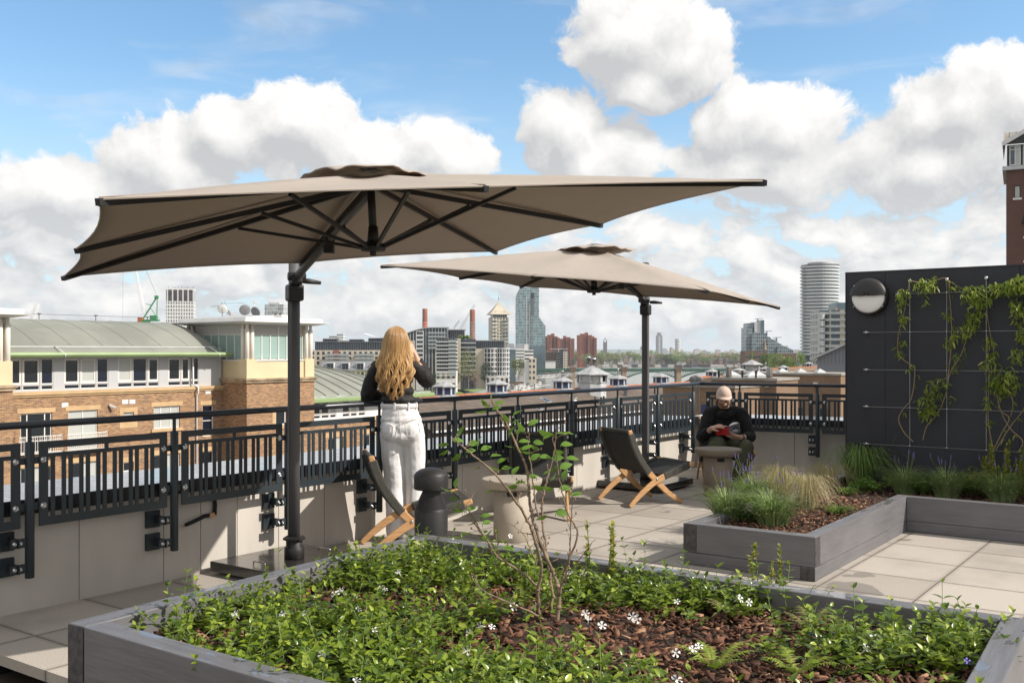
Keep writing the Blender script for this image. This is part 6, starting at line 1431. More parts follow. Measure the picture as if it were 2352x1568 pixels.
# timber piles along the river wall
m_p = None
pw = thing('river_wall', 'weathered timber-piled river wall below the riverside gardens', 'wall', (*lb[2], GZ))
for i, (a, b) in enumerate(zip(lb[2:6], lb[3:7])):
    a_, b_ = V((*a, 0)), V((*b, 0)); n = int((b_-a_).length/5.5); m = MB(); d = (b_-a_).normalized(); nn = V((d.y, -d.x, 0))
    m.bar(a_+nn*.3+V((0, 0, GZ-.3)), b_+nn*.3+V((0, 0, GZ-.3)), .5, .7); m.obj('waling', M['brickdk'], pw, world=True)
    m = MB()
    for k in range(n): p = a_.lerp(b_, (k+.5)/n)+nn*.5; m.box(p.x-.35, p.y-.35, -29.2, p.x+.35, p.y+.35, GZ+.1)
    tag(m.obj('pile', M['stonedirty'], pw, world=True), kind='stuff')
m = MB(); kx_ = 90
for j, (Y, h) in enumerate(((9000, .0), (13000, 1.0), (17000, 0.0))):
    for i in range(kx_+1):
        x = -9000+18000*i/kx_; hh = 60*(.4+.35*math.sin(x*.0006+1.2)+.18*math.sin(x*.0017+.3)+.1*math.sin(x*.0043)); m.v.append((x*Y/13000, Y, GZ+max(1, hh)*h+2))
m.f = [(j*(kx_+1)+i, j*(kx_+1)+i+1, (j+1)*(kx_+1)+i+1, (j+1)*(kx_+1)+i) for j in range(2) for i in range(kx_)]
tag(m.obj('hills', mat('hill woods', (.10, .14, .07), .95, var=(.002, .4)), smooth=True), kind='structure')
# ------------------------------------------------------------------ generic building helpers
def bl(name, label, px0, px1, ytop, Y, yaw=0.0, cat='building', group=None):
    a, b = at(px0, ytop, Y), at(px1, ytop, Y); t = thing(name, label, cat, ((a.x+b.x)/2, Y, 0), yaw, group); return t, b.x-a.x, a.z
def zz(py, Y): return EYE-(py-HY)/F*Y
def bx(par, nm, mt, *r, bev=0):
    m = MB(); m.box(*r); return m.obj(nm, mt, par, bevel=bev)
def bands(par, x0, x1, y0, y1, z0, z1_, n, mt, frac=.6, out=.06, nm='window_band'):
    fh = (z1_-z0)/n
    for k in range(n): bx(par, nm, mt, x0-out, y0-out, z0+fh*(k+.5-frac/2), x1+out, y1+out, z0+fh*(k+.5+frac/2))
def slabs(par, x0, x1, y0, y1, z0, z1_, n, mt, th=.35, nm='balcony', rail=None):
    fh = (z1_-z0)/n
    for k in range(n):
        o_ = bx(par, nm, mt, x0, y0, z0+fh*k-th/2, x1, y1, z0+fh*k+th/2)
        if rail: bx(o_, 'balustrade', rail, x0, y0-.05, z0+fh*k+th/2+.02, x1, y0+.05, z0+fh*k+1.1)
W_ = M['whitemetal']; CR = mat('cream stone', (.60, .54, .44), .8, var=(.05, .08)); GL = stripemat('dark curtain wall', (.20, .22, .25), (.022, .03, .04), 1.5, .9); GLB = stripemat('dark glazing with white posts', (.60, .61, .62), (.03, .04, .05), 2.2, .82)
WIN = stripemat('window strip cream', (.58, .52, .43), (.03, .035, .045), 3.4, .5); GLT = stripemat('pale glass tower', (.42, .50, .52), (.16, .24, .27), 1.6, .86, 3.3, .88, .12, .5); GREYB = mat('grey roof', (.20, .21, .23), .6, var=(.1, .1)); GLZ = mat('blue grey glass', (.10, .15, .18), .12, var=(.05, .3)); RAIL = mat('glass rail', (.30, .36, .38), .15)
REDW = mat('red render', (.34, .10, .055), .8); DKG = mat('dark cladding', (.035, .04, .05), .3)
# ---- riverside blocks on the left bank
t, w_, zt_ = bl('apartment_block', 'long low block with dark glass upper floors over cream storeys, left of the woman', 717, 884, 784, 640)
h = w_/2; zb1 = zz(804, 640); zb2 = zz(828, 640)
bx(t, 'wall', CR, -h, 0, GZ, h, 18, zb1); bands(t, -h, h, 0, 18, zb2-3, zb1-.4, 3, WIN, .62); bx(t, 'glass_storey', GL, -h+1.5, 1.5, zb1+.01, h, 16, zt_-.3); bx(t, 'roof', GREYB, -h+1, 1, zt_-.29, h, 17, zt_)
slabs(t, -h+9, -h+24, -1.6, 0, zb2-1, zb1-1, 3, W_, .35, rail=RAIL); slabs(t, 4, 17, -1.6, 0, zb2-1, zb1-1, 3, W_, .35, rail=RAIL); bx(t, 'red_bay', REDW, -h+13.8, -.35, GZ, -h+17.2, 0.2, zb1-.1)
for k, (a, b, y0) in enumerate(((q1(475, 0)[0], q1(690, 0)[0], 776.5), (q1(690, 0)[0], q1(840, 0)[0], 781), (q1(845, 0)[0], q1(1030, 0)[0], 778))):
    xa_, xb_ = (a-CX)/F*640-t.location.x, (b-CX)/F*640-t.location.x; bx(t, 'penthouse', GL if k != 1 else W_, xa_, 4, zt_+.01, xb_, 14, zz(y0, 640)-.3); bx(t, 'penthouse_roof', W_, xa_-.5, 3.5, zz(y0, 640)-.29, xb_+.5, 14.5, zz(y0, 640))
t, w_, zt_ = bl('tower_block', 'white stepped concrete block peeping over the long dark glass roof', 756, 788, 766, 1500); h = w_/2
bx(t, 'wall', W_, -h, 0, GZ, h*.1, 20, zt_-3); bx(t, 'wall', W_, h*.11, 0, GZ, h, 20, zt_); bands(t, -h, h*.1, 0, 20, zt_-20, zt_-3, 4, GLZ, .4); bands(t, h*.11, h, 0, 20, zt_-20, zt_, 5, GLZ, .35)
t, w_, zt_ = bl('roof_canopy_block', 'dark glazed block with an upswept thin white wing roof behind the woman', 846, 882, 771, 660); h = w_/2
bx(t, 'glass_storey', GL, -h, 0, GZ, h, 14, zt_-1.5); m = MB(); n = 14
for i in range(n+1): u = i/n; x = -h-3+(w_+3)*u; z = zt_-1.2+2.6*(1-u)**2; m.v += [(x, -2, z), (x, 15, z), (x, 15, z+.35), (x, -2, z+.35)]
m.f = [(i*4+j, i*4+(j+1) % 4, i*4+4+(j+1) % 4, i*4+4+j) for i in range(n) for j in range(4)]+[(3, 2, 1, 0), tuple(n*4+j for j in range(4))]; m.obj('wing_roof', W_, t)
# terrace of grey roofed houses with big dormers
xs = [736+34.5*k for k in range(5)]
for k, px in enumerate(xs):
    t, w_, zt_ = bl('terraced_house', 'grey-roofed terraced house with a boxy dark dormer below the long dark glass block', px, px+34.3, 830, 560, 0, 'house', 'grey roofed terraced houses with dormers'); h = w_/2
    zw = zz(850, 560); bx(t, 'wall', CR, -h, 0, GZ, h-.02, 9, zw); m = MB(); m.v = [(-h, -.4, zw), (h-.02, -.4, zw), (h-.02, 4.5, zt_), (-h, 4.5, zt_), (-h, 9.4, zw), (h-.02, 9.4, zw)]; m.f = [(0, 1, 2, 3), (3, 2, 5, 4), (0, 3, 4), (1, 5, 2), (0, 4, 5, 1)]; m.obj('roof', GREYB, t)
    d = bx(t, 'dormer', W_, -1.0, .1, zw+.02, 3.4, 4, zz(832, 560)-.2); bx(d, 'window', GL, -.7, .02, zw+.3, 3.1, .09, zz(832, 560)-.5)
    for x in (-2.6, .4, 2.6): bx(t, 'window', M['glass'], x-.7, -.05, zw-3.0, x+.7, .02, zw-1.0)
# curved-roof glass block
t, w_, zt_ = bl('apartment_block', 'tall glass apartment block with a curved pale roof right beside the woman', 932, 1026, 750, 700); h = w_/2
n = 16; zl, zr_ = zz(766, 700), zz(751, 700)
def rz(u): return zl+(zr_-zl)*math.sin(min(1, u/.62)*PI/2)
m = MB()
for i in range(n+1): u = i/n; x = -h+w_*u; m.v += [(x, 0, GZ), (x, 18, GZ), (x, 18, rz(u)-.5), (x, 0, rz(u)-.5)]
m.f = [(i*4+j, i*4+(j+1) % 4, i*4+4+(j+1) % 4, i*4+4+j) for i in range(n) for j in range(4)]+[(3, 2, 1, 0), tuple(n*4+j for j in range(4))]; m.obj('wall', GLB, t)
m = MB()
for i in range(n+1): u = i/n; x = -h-1+(w_+2.5)*u; m.v += [(x, -1, rz(u)-.49), (x, 19, rz(u)-.49), (x, 19, rz(u)), (x, -1, rz(u))]
m.f = [(i*4+j, i*4+(j+1) % 4, i*4+4+(j+1) % 4, i*4+4+j) for i in range(n) for j in range(4)]+[(3, 2, 1, 0), tuple(n*4+j for j in range(4))]; m.obj('roof', M['leadlight'], t)
slabs(t, h*.1, h*.95, -1.2, 0, zz(800, 700), zz(757, 700), 5, W_, .3, rail=RAIL); bx(t, 'stone_panel', W_, -h*.5, -.25, GZ, -h*.12, .1, zz(759, 700)); bx(t, 'stone_panel', CR, -h+.2, -.2, GZ, -h*.55, .1, zz(782, 700)); bx(t, 'stone_panel', CR, h*.45, -.3, GZ, h*.9, .1, zz(790, 700))
bands(t, -h*.46, -h*.16, -.28, -.2, zz(850, 700), zz(760, 700), 9, GL, .6, .02); bands(t, h*.5, h*.86, -.34, -.25, zz(850, 700), zz(792, 700), 6, GL, .6, .02)
t, w_, zt_ = bl('penthouse_block', 'dark glazed penthouse with a flat oversailing roof left of the second chimney', 1023, 1066, 756, 730); h = w_/2
bx(t, 'glass_storey', GL, -h, 0, zz(776, 730), h, 14, zt_-.5); bx(t, 'roof', M['leadlight'], -h-1, -1.2, zt_-.49, h+1.5, 15, zt_); bx(t, 'wall', GLB, -h, -.5, GZ, h, 15, zz(776, 730)-.01)
t, w_, zt_ = bl('apartment_block', 'apartment block with stacked white balcony slabs and dark glass, in front of the penthouse', 1003, 1047, 776, 660); h = w_/2
bx(t, 'wall', GL, -h, 0, GZ, h, 15, zt_-.4); slabs(t, -h-.2, h+.4, -1.4, 15, zz(862, 660), zz(776, 660), 10, W_, .55, 'floor_slab'); bx(t, 'stone_base', W_, -h-.3, -.6, GZ, h+.3, 15.2, zz(852, 660)); bands(t, -h, h, -.6, -.5, GZ+2, zz(853, 660), 2, WIN, .5, .03)
for k in range(10): bx(t, 'balustrade', RAIL, h*.25, -1.5, zz(862-8.6*k, 660)+.3, h+.4, -1.4, zz(862-8.6*k, 660)+1.2)
t, w_, zt_ = bl('apartment_block', 'block with a planted roof terrace below the second chimney', 1044, 1092, 777, 720); h = w_/2
bx(t, 'wall', GL, -h, 0, GZ, h, 14, zt_-.6); slabs(t, -h, h+.3, -1, 14, zz(860, 720), zz(777, 720), 8, W_, .5, 'floor_slab'); bx(t, 'stone_pier', CR, -h, -1.2, GZ, -h+4.5, .2, zt_)
m = MB()
for k in range(40): m.ell((rc.uniform(-h*.6, h*.5), rc.uniform(0, 8), zt_+rc.uniform(.2, 1.6)), rc.uniform(.5, 1.1), nu=6, nv=4)
m.obj('roof_planting', mat('roof shrubs', (.10, .16, .03), .9, var=(1.5, .4)), t)
t, w_, zt_ = bl('apartment_block', 'cream block with two rounded balcony fronts and a glass top storey, behind the poplars', 1058, 1168, 781, 720); h = w_/2; zm = zz(800, 720)
bx(t, 'wall', CR, -h, 3, GZ, h*.98, 18, zm); bx(t, 'glass_storey', GL, -h+3, 4, zm+.01, h-3.2, 16, zt_-.4); bx(t, 'roof', M['leadlight'], -h+1, 1.5, zt_-.39, h-1.5, 17, zt_); bands(t, -h, -h+9, 3, 3.1, zz(862, 720), zm-.5, 7, WIN, .5, .05)
for cx_, r_ in ((h*.26, h*.30), (h*.76, h*.26)):
    m = MB(); m.lathe([(r_, GZ), (r_, zm-.2)], 28, Matrix.Translation((cx_, 5, 0))); o_ = m.obj('round_bay', GLB, t)
    for k in range(9):
        z = GZ+3+(zm-GZ-3)*k/8; m = MB(); m.lathe([(r_+.5, z-.3), (r_+.5, z+.3), (r_, z+.31)], 28, Matrix.Translation((cx_, 5, 0))); m.obj('floor_band', W_, t)
    for k in range(7):
        a = PI+PI*k/6; p = (cx_+(r_+.1)*math.cos(a), 5+(r_+.1)*math.sin(a)); bx(t, 'column', W_, p[0]-.25, p[1]-.25, GZ, p[0]+.25, p[1]+.25, zm-.2)
bx(t, 'stone_base', W_, h*.05, -1.6, GZ, h*.99, 3, zz(862, 720)-.02); bands(t, h*.05, h*.99, -1.6, -1.5, GZ+1, zz(862, 720), 1, WIN, .6, .03)
t, w_, zt_ = bl('office_block', 'plain pale office block with grey saw-tooth roof right of the rounded balcony block', 1160, 1214, 790, 900); h = w_/2
bx(t, 'wall', W_, -h*.1, 0, GZ, h*.62, 20, zz(800, 900)); bx(t, 'wall', W_, h*.63, 2, GZ, h, 20, zt_); bx(t, 'glass_wing', GLZ, -h, -1, GZ, -h*.11, 12, zz(802, 900)); bands(t, -h*.1, h*.62, 0, .1, zz(845, 900), zz(802, 900), 6, GL, .3, .05)
m = MB(); zr0, zr1 = zz(800, 900), zz(788.5, 900)
for a, b in ((-h*.9, -h*.15), (-h*.1, h*.6)): m.add([(a, 0, zr0), (b, 0, zr0), (b-1, 4, zr1), (a+1.5, 4, zr1), (a, 14, zr0), (b, 14, zr0)], [(0, 1, 2, 3), (3, 2, 5, 4), (0, 3, 4), (1, 5, 2)])
m.obj('roof', GREYB, t)
t, w_, zt_ = bl('riverside_block', 'low white stepped apartments beside the foot of the glass tower', 1205, 1232, 803, 860); h = w_/2
bx(t, 'wall', W_, -h, 0, GZ, h*.5, 14, zt_); bx(t, 'wall', CR, -h*.2, -2, GZ, h, -.01, zz(822, 860)); bands(t, -h, h*.5, 0, 14, zz(828, 860), zt_, 3, GL, .4); bands(t, -h*.2, h, -2, -1.9, GZ+2, zz(822, 860), 4, WIN, .5, .03)
# chimneys
for px0, px1, yt, lab in ((970, 982, 709, 'tall terracotta power station chimney rising behind the curved-roof block, left of two'), (1079, 1091.5, 711, 'tall chimney, terracotta above and brown below, right of two, in front of a crane jib')):
    t, w_, zt_ = bl('chimney', lab, px0, px1, yt, 1500, 0, 'chimney'); r_ = w_/2; zm = zz(739, 1500)
    red = mat('terracotta', (.36, .12, .065), .85, var=(.2, .15)); brn = mat('brown stack', (.21, .115, .085), .85, var=(.2, .15))
    m = MB(); m.lathe([(r_*1.08, GZ), (r_, zm)], 24); m.obj('lower_stack', red if px0 < 1000 else brn, t, smooth=True); m = MB(); m.lathe([(r_, zm+.01), (r_*.97, zt_-.8), (r_*1.0, zt_-.8), (r_*1.0, zt_), (r_*.7, zt_), (r_*.7, zt_-3)], 24); m.obj('upper_stack', red, t, smooth=False)
    for k in range(7): z = zz(768-8*k, 1500); m = MB(); m.lathe([(r_*1.03, z), (r_*1.03, z+.35)], 24); m.obj('band', mat('stack band', (.12, .06, .05), .8), t)
# pyramid tower
Y = 1015; t, w_, zt_ = bl('pyramid_tower', 'pale stone tower block with a tall concave pyramid roof and finial', 1124, 1166.5, 724, Y, R(12), 'tower'); h = w_/2*.93
st = mat('pale stone tower', (.55, .49, .38), .8); rfm = mat('weathered zinc roof', (.50, .45, .36), .7, var=(.15, .15)); bx(t, 'wall', st, -h, -h, GZ, h, h, zt_-2.2); bands(t, -h, h, -h, h, zz(845, Y), zt_-2.3, 17, stripemat('tower windows', (.55, .49, .38), (.10, .12, .12), 3.1, .62), .6, .08)
bx(t, 'belvedere', GLB, -h*.82, -h*.82, zt_-2.19, h*.82, h*.82, zt_+1.0); m = MB(); he = h*1.24; za = zz(690.5, Y)
for i in range(7): u = i/6; r_ = he*(1-u)**1.25+.12; z = zt_+.6+(za-zt_-.6)*u; m.v += [(-r_, -r_, z), (r_, -r_, z), (r_, r_, z), (-r_, r_, z)]
m.f = [(i*4+j, i*4+(j+1) % 4, i*4+4+(j+1) % 4, i*4+4+j) for i in range(6) for j in range(4)]+[(3, 2, 1, 0)]; rf = m.obj('roof', rfm, t); m = MB(); m.cyl((0, 0, za), (0, 0, za+5.5), .18, .08, 6); m.ell((0, 0, za+2), .55, nu=10, nv=8); m.obj('finial', M['pole'], rf)
for sx, sy in ((-.45, -1), (.45, -1)): m = MB(); m.box(sx*he-1.2, -he*.78, zt_+2.0, sx*he+1.2, -he*.70, zt_+3.6); m.obj('roof_window', M['glass'], rf)
for k in range(13):
    z = zz(838-8.4*k, Y); bx(t, 'balcony', RAIL, h*.25, -h-1.6, z, h*.95, -h, z+.9); bx(t, 'balcony', W_, -h*.95, -h-1.4, z+.4, -h*.35, -h, z+1.0)
# glass tower
Y = 1150; t, w_, zt_ = bl('glass_tower', 'very tall blue-green glass tower with a slanted top and lower sail-shaped wing', 1184.5, 1238, 659, Y, 0, 'tower'); h = w_/2; zs = zz(681, Y); dp = 26
Mxz = Matrix(((1, 0, 0, 0), (0, 0, 1, 0), (0, 1, 0, 0), (0, 0, 0, 1)))
MY = lambda y: Matrix(((1, 0, 0, 0), (0, 0, 1, y), (0, 1, 0, 0), (0, 0, 0, 1)))
m = MB(); m.prism([(-h, GZ), (h, GZ), (h, zt_), (-h*.62, zt_-1), (-h*.82, zz(670, Y)), (-h, zs)], dp, MY(0)); m.obj('wall', GLT, t)
x1 = (1253-CX)/F*Y-t.location.x; m = MB(); m.prism([(h+.05, GZ), (x1, GZ), (x1, zz(749, Y)), (h+.05, zz(727, Y))], dp*.9, MY(2)); m.obj('sail_wing', GLT, t)
fl = 38; gp = mat('tower balcony', (.46, .50, .51), .4)
for k in range(fl): z = zz(838-4.05*k, Y); bx(t, 'balcony', gp, h*.28, -.9, z, h*.58, .0, z+.5)
for k in range(fl-3): z = zz(838-4.05*k, Y); bx(t, 'balcony', gp, -h-.7, .5, z, -h, 6, z+.45)
bx(t, 'dark_panel', DKG, h*.28, -.12, zz(724, Y), h*.58, 0, zz(672, Y)); bx(t, 'glass_fin', M['leadlight'], -h*.12, -.25, zz(800, Y), -h*.06, 0, zz(680, Y)); bx(t, 'glass_fin', M['leadlight'], h*.16, -.25, zz(830, Y), h*.24, 0, zz(700, Y)); bx(t, 'podium', GLZ, h*.3, -14, GZ, x1-1, -.95, zz(795, Y))
# red brick estate towers
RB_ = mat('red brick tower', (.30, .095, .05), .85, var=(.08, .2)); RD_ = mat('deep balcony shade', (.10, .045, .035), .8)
def redtower(label, blocks, Y):
    px0 = min(b[0] for b in blocks); px1 = max(b[1] for b in blocks); t, w_, _ = bl('brick_tower', label, px0, px1, 800, Y, 0, 'tower')
    for a, b, yt, dy, dark in blocks:
        x0, x1 = (a-CX)/F*Y-t.location.x, (b-CX)/F*Y-t.location.x; z = zz(yt, Y); bx(t, 'wall', RB_, x0, dy, GZ, x1-.02, dy+18, z); n = int((z-GZ)/3.4)
        if dark:
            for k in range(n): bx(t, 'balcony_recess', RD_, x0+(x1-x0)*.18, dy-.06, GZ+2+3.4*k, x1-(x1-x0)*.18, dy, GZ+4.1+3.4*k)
        else:
            m = MB()
            for k in range(n): m.box(x0+(x1-x0)*.4, dy-.05, GZ+2+3.4*k, x0+(x1-x0)*.6, dy, GZ+3.6+3.4*k)
            m.obj('window_strip', RD_, t)
redtower('stepped red brick tower cluster right of the glass tower, leftmost', [(q3(115, 0)[0], q3(160, 0)[0], 772, 6, 0), (q3(155, 0)[0], q3(222, 0)[0], 768.5, 2, 1), (q3(218, 0)[0], q3(270, 0)[0], 765.5, 8, 0), (q3(265, 0)[0], q3(318, 0)[0], 772, 4, 1), (q3(315, 0)[0], q3(348, 0)[0], 775, 0, 0)], 1750)
redtower('red brick tower in the middle of the estate behind the dark warehouse', [(q3(350, 0)[0], q3(415, 0)[0], 777.5, 4, 1), (q3(410, 0)[0], q3(455, 0)[0], 771, 8, 0), (q3(450, 0)[0], q3(518, 0)[0], 774, 2, 1), (q3(515, 0)[0], q3(580, 0)[0], 777, 0, 1)], 1800)
redtower('tallest stepped red brick tower, rightmost of the estate and standing alone', [(q3(626, 0)[0], q3(680, 0)[0], 769.5, 0, 1), (q3(676, 0)[0], q3(760, 0)[0], 766, 4, 1), (q3(755, 0)[0], q3(800, 0)[0], 763, 8, 0), (q3(795, 0)[0], q3(860, 0)[0], 769, 2, 1), (q3(855, 0)[0], q3(898, 0)[0], 772, 5, 0), (q3(893, 0)[0], q3(930, 0)[0], 775.5, 0, 1)], 1650)
t, w_, zt_ = bl('warehouse', 'dark brown brick warehouse in front of the red towers', 1251, 1283, 808, 1400); h = w_/2; bx(t, 'wall', M['brickdk'], -h, 0, GZ, h*.7, 22, zt_); bx(t, 'wall', CR, h*.71, -.5, GZ, h, 22, zt_); bx(t, 'parapet', M['stonedirty'], -h-.3, -.3, zt_+.01, h*.7, 22, zt_+1); bands(t, h*.75, h*.97, -.5, -.4, GZ+3, zt_-1, 6, GL, .55, .04)
t, w_, zt_ = bl('apartment_block', 'pale gridded apartment block at the right end of the brown warehouse', 1284, 1304, 802, 1380); h = w_/2; bx(t, 'wall', GL, -h, 0, GZ, -h*.05, 18, zt_); bx(t, 'wall', CR, -h*.04, -1, GZ, h, 18, zt_-3); bands(t, 0, h*.95, -1, -.9, GZ+2, zt_-3.5, 7, WIN, .55, .04); bx(t, 'roof', M['leadlight'], -h*3, -1, zt_+.01, h, 18, zt_+.8)
t, w_, zt_ = bl('shed', 'low pale riverside shed at the foot of the brown warehouse', 1250, 1276, 829.5, 1300); h = w_/2; bx(t, 'wall', W_, -h, 0, GZ, h, 10, zt_-.6); bx(t, 'roof', M['leadlight'], -h-.4, -.4, zt_-.59, h+.4, 10.4, zt_)
# far landmarks
t, w_, zt_ = bl('hotel_tower', 'slender grey-blue tower far off just right of the second parasol post', 1508, 1521.5, 766, 3200, 0, 'tower'); h = w_/2; tg = mat('far grey tower', (.24, .25, .28), .6); bx(t, 'wall', tg, -h, 0, GZ, h, 16, zt_-6); bx(t, 'wall', tg, -h*.6, 1, zt_-5.9, h*.6, 15, zt_+3); bands(t, -h*.3, h*.3, 0, .1, GZ+4, zt_-8, 24, W_, .5, .2, 'floor_band')
t, w_, zt_ = bl('round_tower', 'white round-cornered tower with dark floor bands far off, right of the slender grey one', 1550, 1563, 778, 3200, 0, 'tower'); m = MB(); r_ = w_/2; m.lathe([(r_*.94, GZ), (r_*.94, zt_)], 20); m.obj('wall', GLZ, t)
for k in range(12): z = zt_-2-5.2*k; m = MB(); m.lathe([(r_, z-1.7), (r_, z+1.6)], 20); m.obj('floor_band', W_, t)
t, w_, zt_ = bl('church', 'grey church tower with open crown and pinnacles far off beside the tallest red tower', 1386, 1394.5, 785, 2700, 0, 'church'); h = w_/2; gs = mat('grey stone', (.17, .165, .17), .9); bx(t, 'tower', gs, -h, 0, GZ, h, 9, zt_); m = MB(); za = zz(778, 2700)
for sx in (-1, 1): m.tube([(sx*h*.9, 4, zt_), (sx*h*.75, 4, zt_+(za-zt_)*.5), (0, 4, za)], .8, 6); m.cyl((sx*h*.9, 1, zt_), (sx*h*.9, 1, zt_+6), .9, .1, 6)
m.cyl((0, 4, za-1), (0, 4, za+7), .9, .1, 6); m.obj('crown', gs, t)
t, w_, zt_ = bl('dome', 'pale lead dome with a lantern far off, left of the second parasol post', 1470, 1482, 799, 2900, 0, 'dome'); r_ = w_/2; m = MB(); m.lathe([(r_, GZ), (r_, zz(801, 2900))], 24); m.obj('drum', W_, t); m = MB(); m.lathe([(r_*math.cos(a), zz(801, 2900)+r_*1.25*math.sin(a)) for a in np.linspace(0, PI/2, 9)], 24); m.obj('dome_shell', M['lead'], t, smooth=True); m = MB(); zl_ = zz(801, 2900)+r_*1.2; m.cyl((0, 0, zl_), (0, 0, zl_+5), 1.6, 1.2, 8); m.cyl((0, 0, zl_+5), (0, 0, zl_+9), .5, .1, 6); m.obj('lantern', W_, t)
# stepped glass block
Y = 950; t, w_, zt_ = bl('stepped_glass_block', 'stepped glass apartment building sloping down to the right, behind the trees right of the man', 1713, 1786, 735, Y); X = lambda zx: (q4(zx, 0)[0]-CX)/F*Y-t.location.x; Z = lambda zy: zz(q4(0, zy)[1], Y)
GST = stripemat('green glass', (.34, .38, .40), (.09, .13, .15), 2.0, .85, 3.2, .82, .12, .5); bx(t, 'wall', GST, X(1048), 0, GZ, X(1130), 20, Z(345)); bx(t, 'wall', GST, X(1075), 4, Z(345)+.01, X(1160), 20, Z(288)); bx(t, 'wall', M['leadlight'], X(1160)+.01, 2, GZ, X(1250), 20, Z(275)); bx(t, 'fin', GLZ, X(1240), 1, GZ, X(1280), 20, Z(250))
for a, b, yt, yb, k in ((1110, 1290, 400, 470, 0), (1285, 1420, 475, 560, 1), (1405, 1550, 560, 625, 2)): m = MB(); m.prism([(X(a), GZ), (X(b)+4, GZ), (X(b)+4, Z(yb)), (X(a)+(X(b)-X(a))*.25, Z(yt)), (X(a), Z(yt+28))], 16, MY(-4-3*k)); m.obj('sloped_wing', GST, t); bx(t, 'lift_tower', M['leadlight'] if k else GLZ, X(b)-2, 6, GZ, X(b)+3.5, 14, Z(yt+12)) if k < 3 else None
for a, y_ in ((1215, 248), (1330, 405), (1450, 485)): m = MB(); m.tube([(X(a)-3, 6, Z(y_)+1), (X(a)+5, 6, Z(y_)+1.6)], .25, 4); m.cyl((X(a), 6, Z(y_+25)), (X(a), 6, Z(y_)+1), .5, n=5); m.obj('roof_crane', M['pole'], t)
t, w_, zt_ = bl('church_spire', 'thin pointed church spire in front of the stepped glass block', 1753.5, 1761, 776, 880, 0, 'church'); h = w_/2; m = MB(); m.prism([(h*math.cos(a), h*math.sin(a)) for a in np.linspace(0, 2*PI, 8, endpoint=False)], 1); zb_ = zz(803, 880); m = MB(); m.lathe([(h, zb_), (.05, zt_)], 8); m.obj('spire', M['stonedirty'], t); bx(t, 'tower', M['brickdk'], -h, -h, GZ, h, h, zb_-.01)
t, w_, zt_ = bl('estate_block', 'low dark brown estate with ivy panels in front of the stepped glass block', 1712, 1832, 806, 820); h = w_/2; bx(t, 'wall', M['brickdk'], -h, 0, GZ, -h*.4, 18, zt_); bx(t, 'wall', M['brickdk'], -h*.39, 4, GZ, h, 18, zz(811, 820)); ivy = mat('ivy', (.10, .16, .03), .9, var=(.6, .4)); bx(t, 'ivy', ivy, -h*.78, -.3, GZ, -h*.70, 0, zt_-1); bx(t, 'ivy', ivy, -.1*h, 3.6, GZ, h*.45, 4, zz(812.5, 820)); bands(t, -h, -h*.4, 0, .1, GZ+8, zt_-2, 3, GL, .3, .05)
# white banded tower
Y = 590; t, w_, zt_ = bl('round_tower', 'tall elliptical tower with white curved balcony bands left of the black wall', 1847, 1940, 601, Y, 0, 'tower'); rx = w_/2*.93; ry = 11
def ellp(r0, r1, n=40): return [(r0*math.cos(a), 8+r1*math.sin(a)) for a in np.linspace(0, 2*PI, n, endpoint=False)]
m = MB(); m.prism(ellp(rx*.93, ry*.93), zz(610, Y)-GZ, Matrix.Translation((0, 0, GZ))); m.obj('glass_core', stripemat('tower glazing', (.22, .24, .26), (.05, .07, .085), 1.7, .88), t); nb = 27
for k in range(nb):
    z = zz(815-7.75*k, Y); m = MB(); m.prism(ellp(rx, ry), .62, Matrix.Translation((0, 0, z))); b_ = m.obj('balcony_band', W_, t); m = MB(); m.prism(ellp(rx*.99, ry*.99, 32), .75, Matrix.Translation((0, 0, z+.63))); m.obj('balustrade', RAIL, b_)
    bx(t, 'corner_balcony', M['leadlight'], -rx*1.07, 3, z+.05, -rx*.80, 9, z+.8)
m = MB(); m.prism(ellp(rx*.66, ry*.7), zt_-zz(610, Y), Matrix.Translation((0, 0, zz(610, Y)))); m.obj('crown', M['leadlight'], t); m = MB(); m.prism(ellp(rx*1.0, ry), .5, Matrix.Translation((0, 0, zz(608.5, Y)))); m.obj('roof', M['pole'], t)
Y = 380; t, w_, zt_ = bl('apartment_block', 'curved cream and glass apartment block tucked between the banded tower and the black wall', 1886, 1985, 712, Y); h = w_/2
m = MB(); n = 16
poly = [(-h, 2), (-h*.6, -1.5), (0, -3), (h, -3), (h, 14), (-h, 14)]; m.prism(poly, zt_-GZ, Matrix.Translation((0, 0, GZ))); m.obj('wall', stripemat('cream frame glazing', (.50, .45, .33), (.09, .13, .15), 3.2, .66), t)
for k in range(9): z = zz(716+15*k, Y); m = MB(); m.prism([(x*1.02, y-.6 if y < 5 else y) for x, y in poly], .9, Matrix.Translation((0, 0, z-1))); m.obj('floor_band', M['leadlight'], t)
bx(t, 'penthouse', GLZ, -h*.2, 2, zt_+.01, h, 12, zz(694, Y)); bx(t, 'roof_light', mat('orange beacon', (.8, .25, .1), .5), -h*.35, -1, zt_+.01, -h*.28, -.5, zt_+.6)
for k in range(6): z = zz(722+15*k, Y); m = MB(); m.cyl((-h*.98, 0, z-2), (-h*.98, 0, z), 1.3, n=14); m.obj('balcony_drum', M['leadlight'], t)
Y = 200; t, w_, zt_ = bl('gabled_shed', 'grey clad building with a wide gabled roof at the left edge of the black wall', 1880, 2010, 787, Y, R(-19)); h = w_/2; zg_ = zz(822, Y); m = MB(); m.prism([(-h, GZ), (h, GZ), (h, zz(822, Y)), (0, zt_-.3), (-h, zg_)], 20, MY(0)); m.obj('wall', mat('grey cladding', (.23, .25, .28), .5), t)
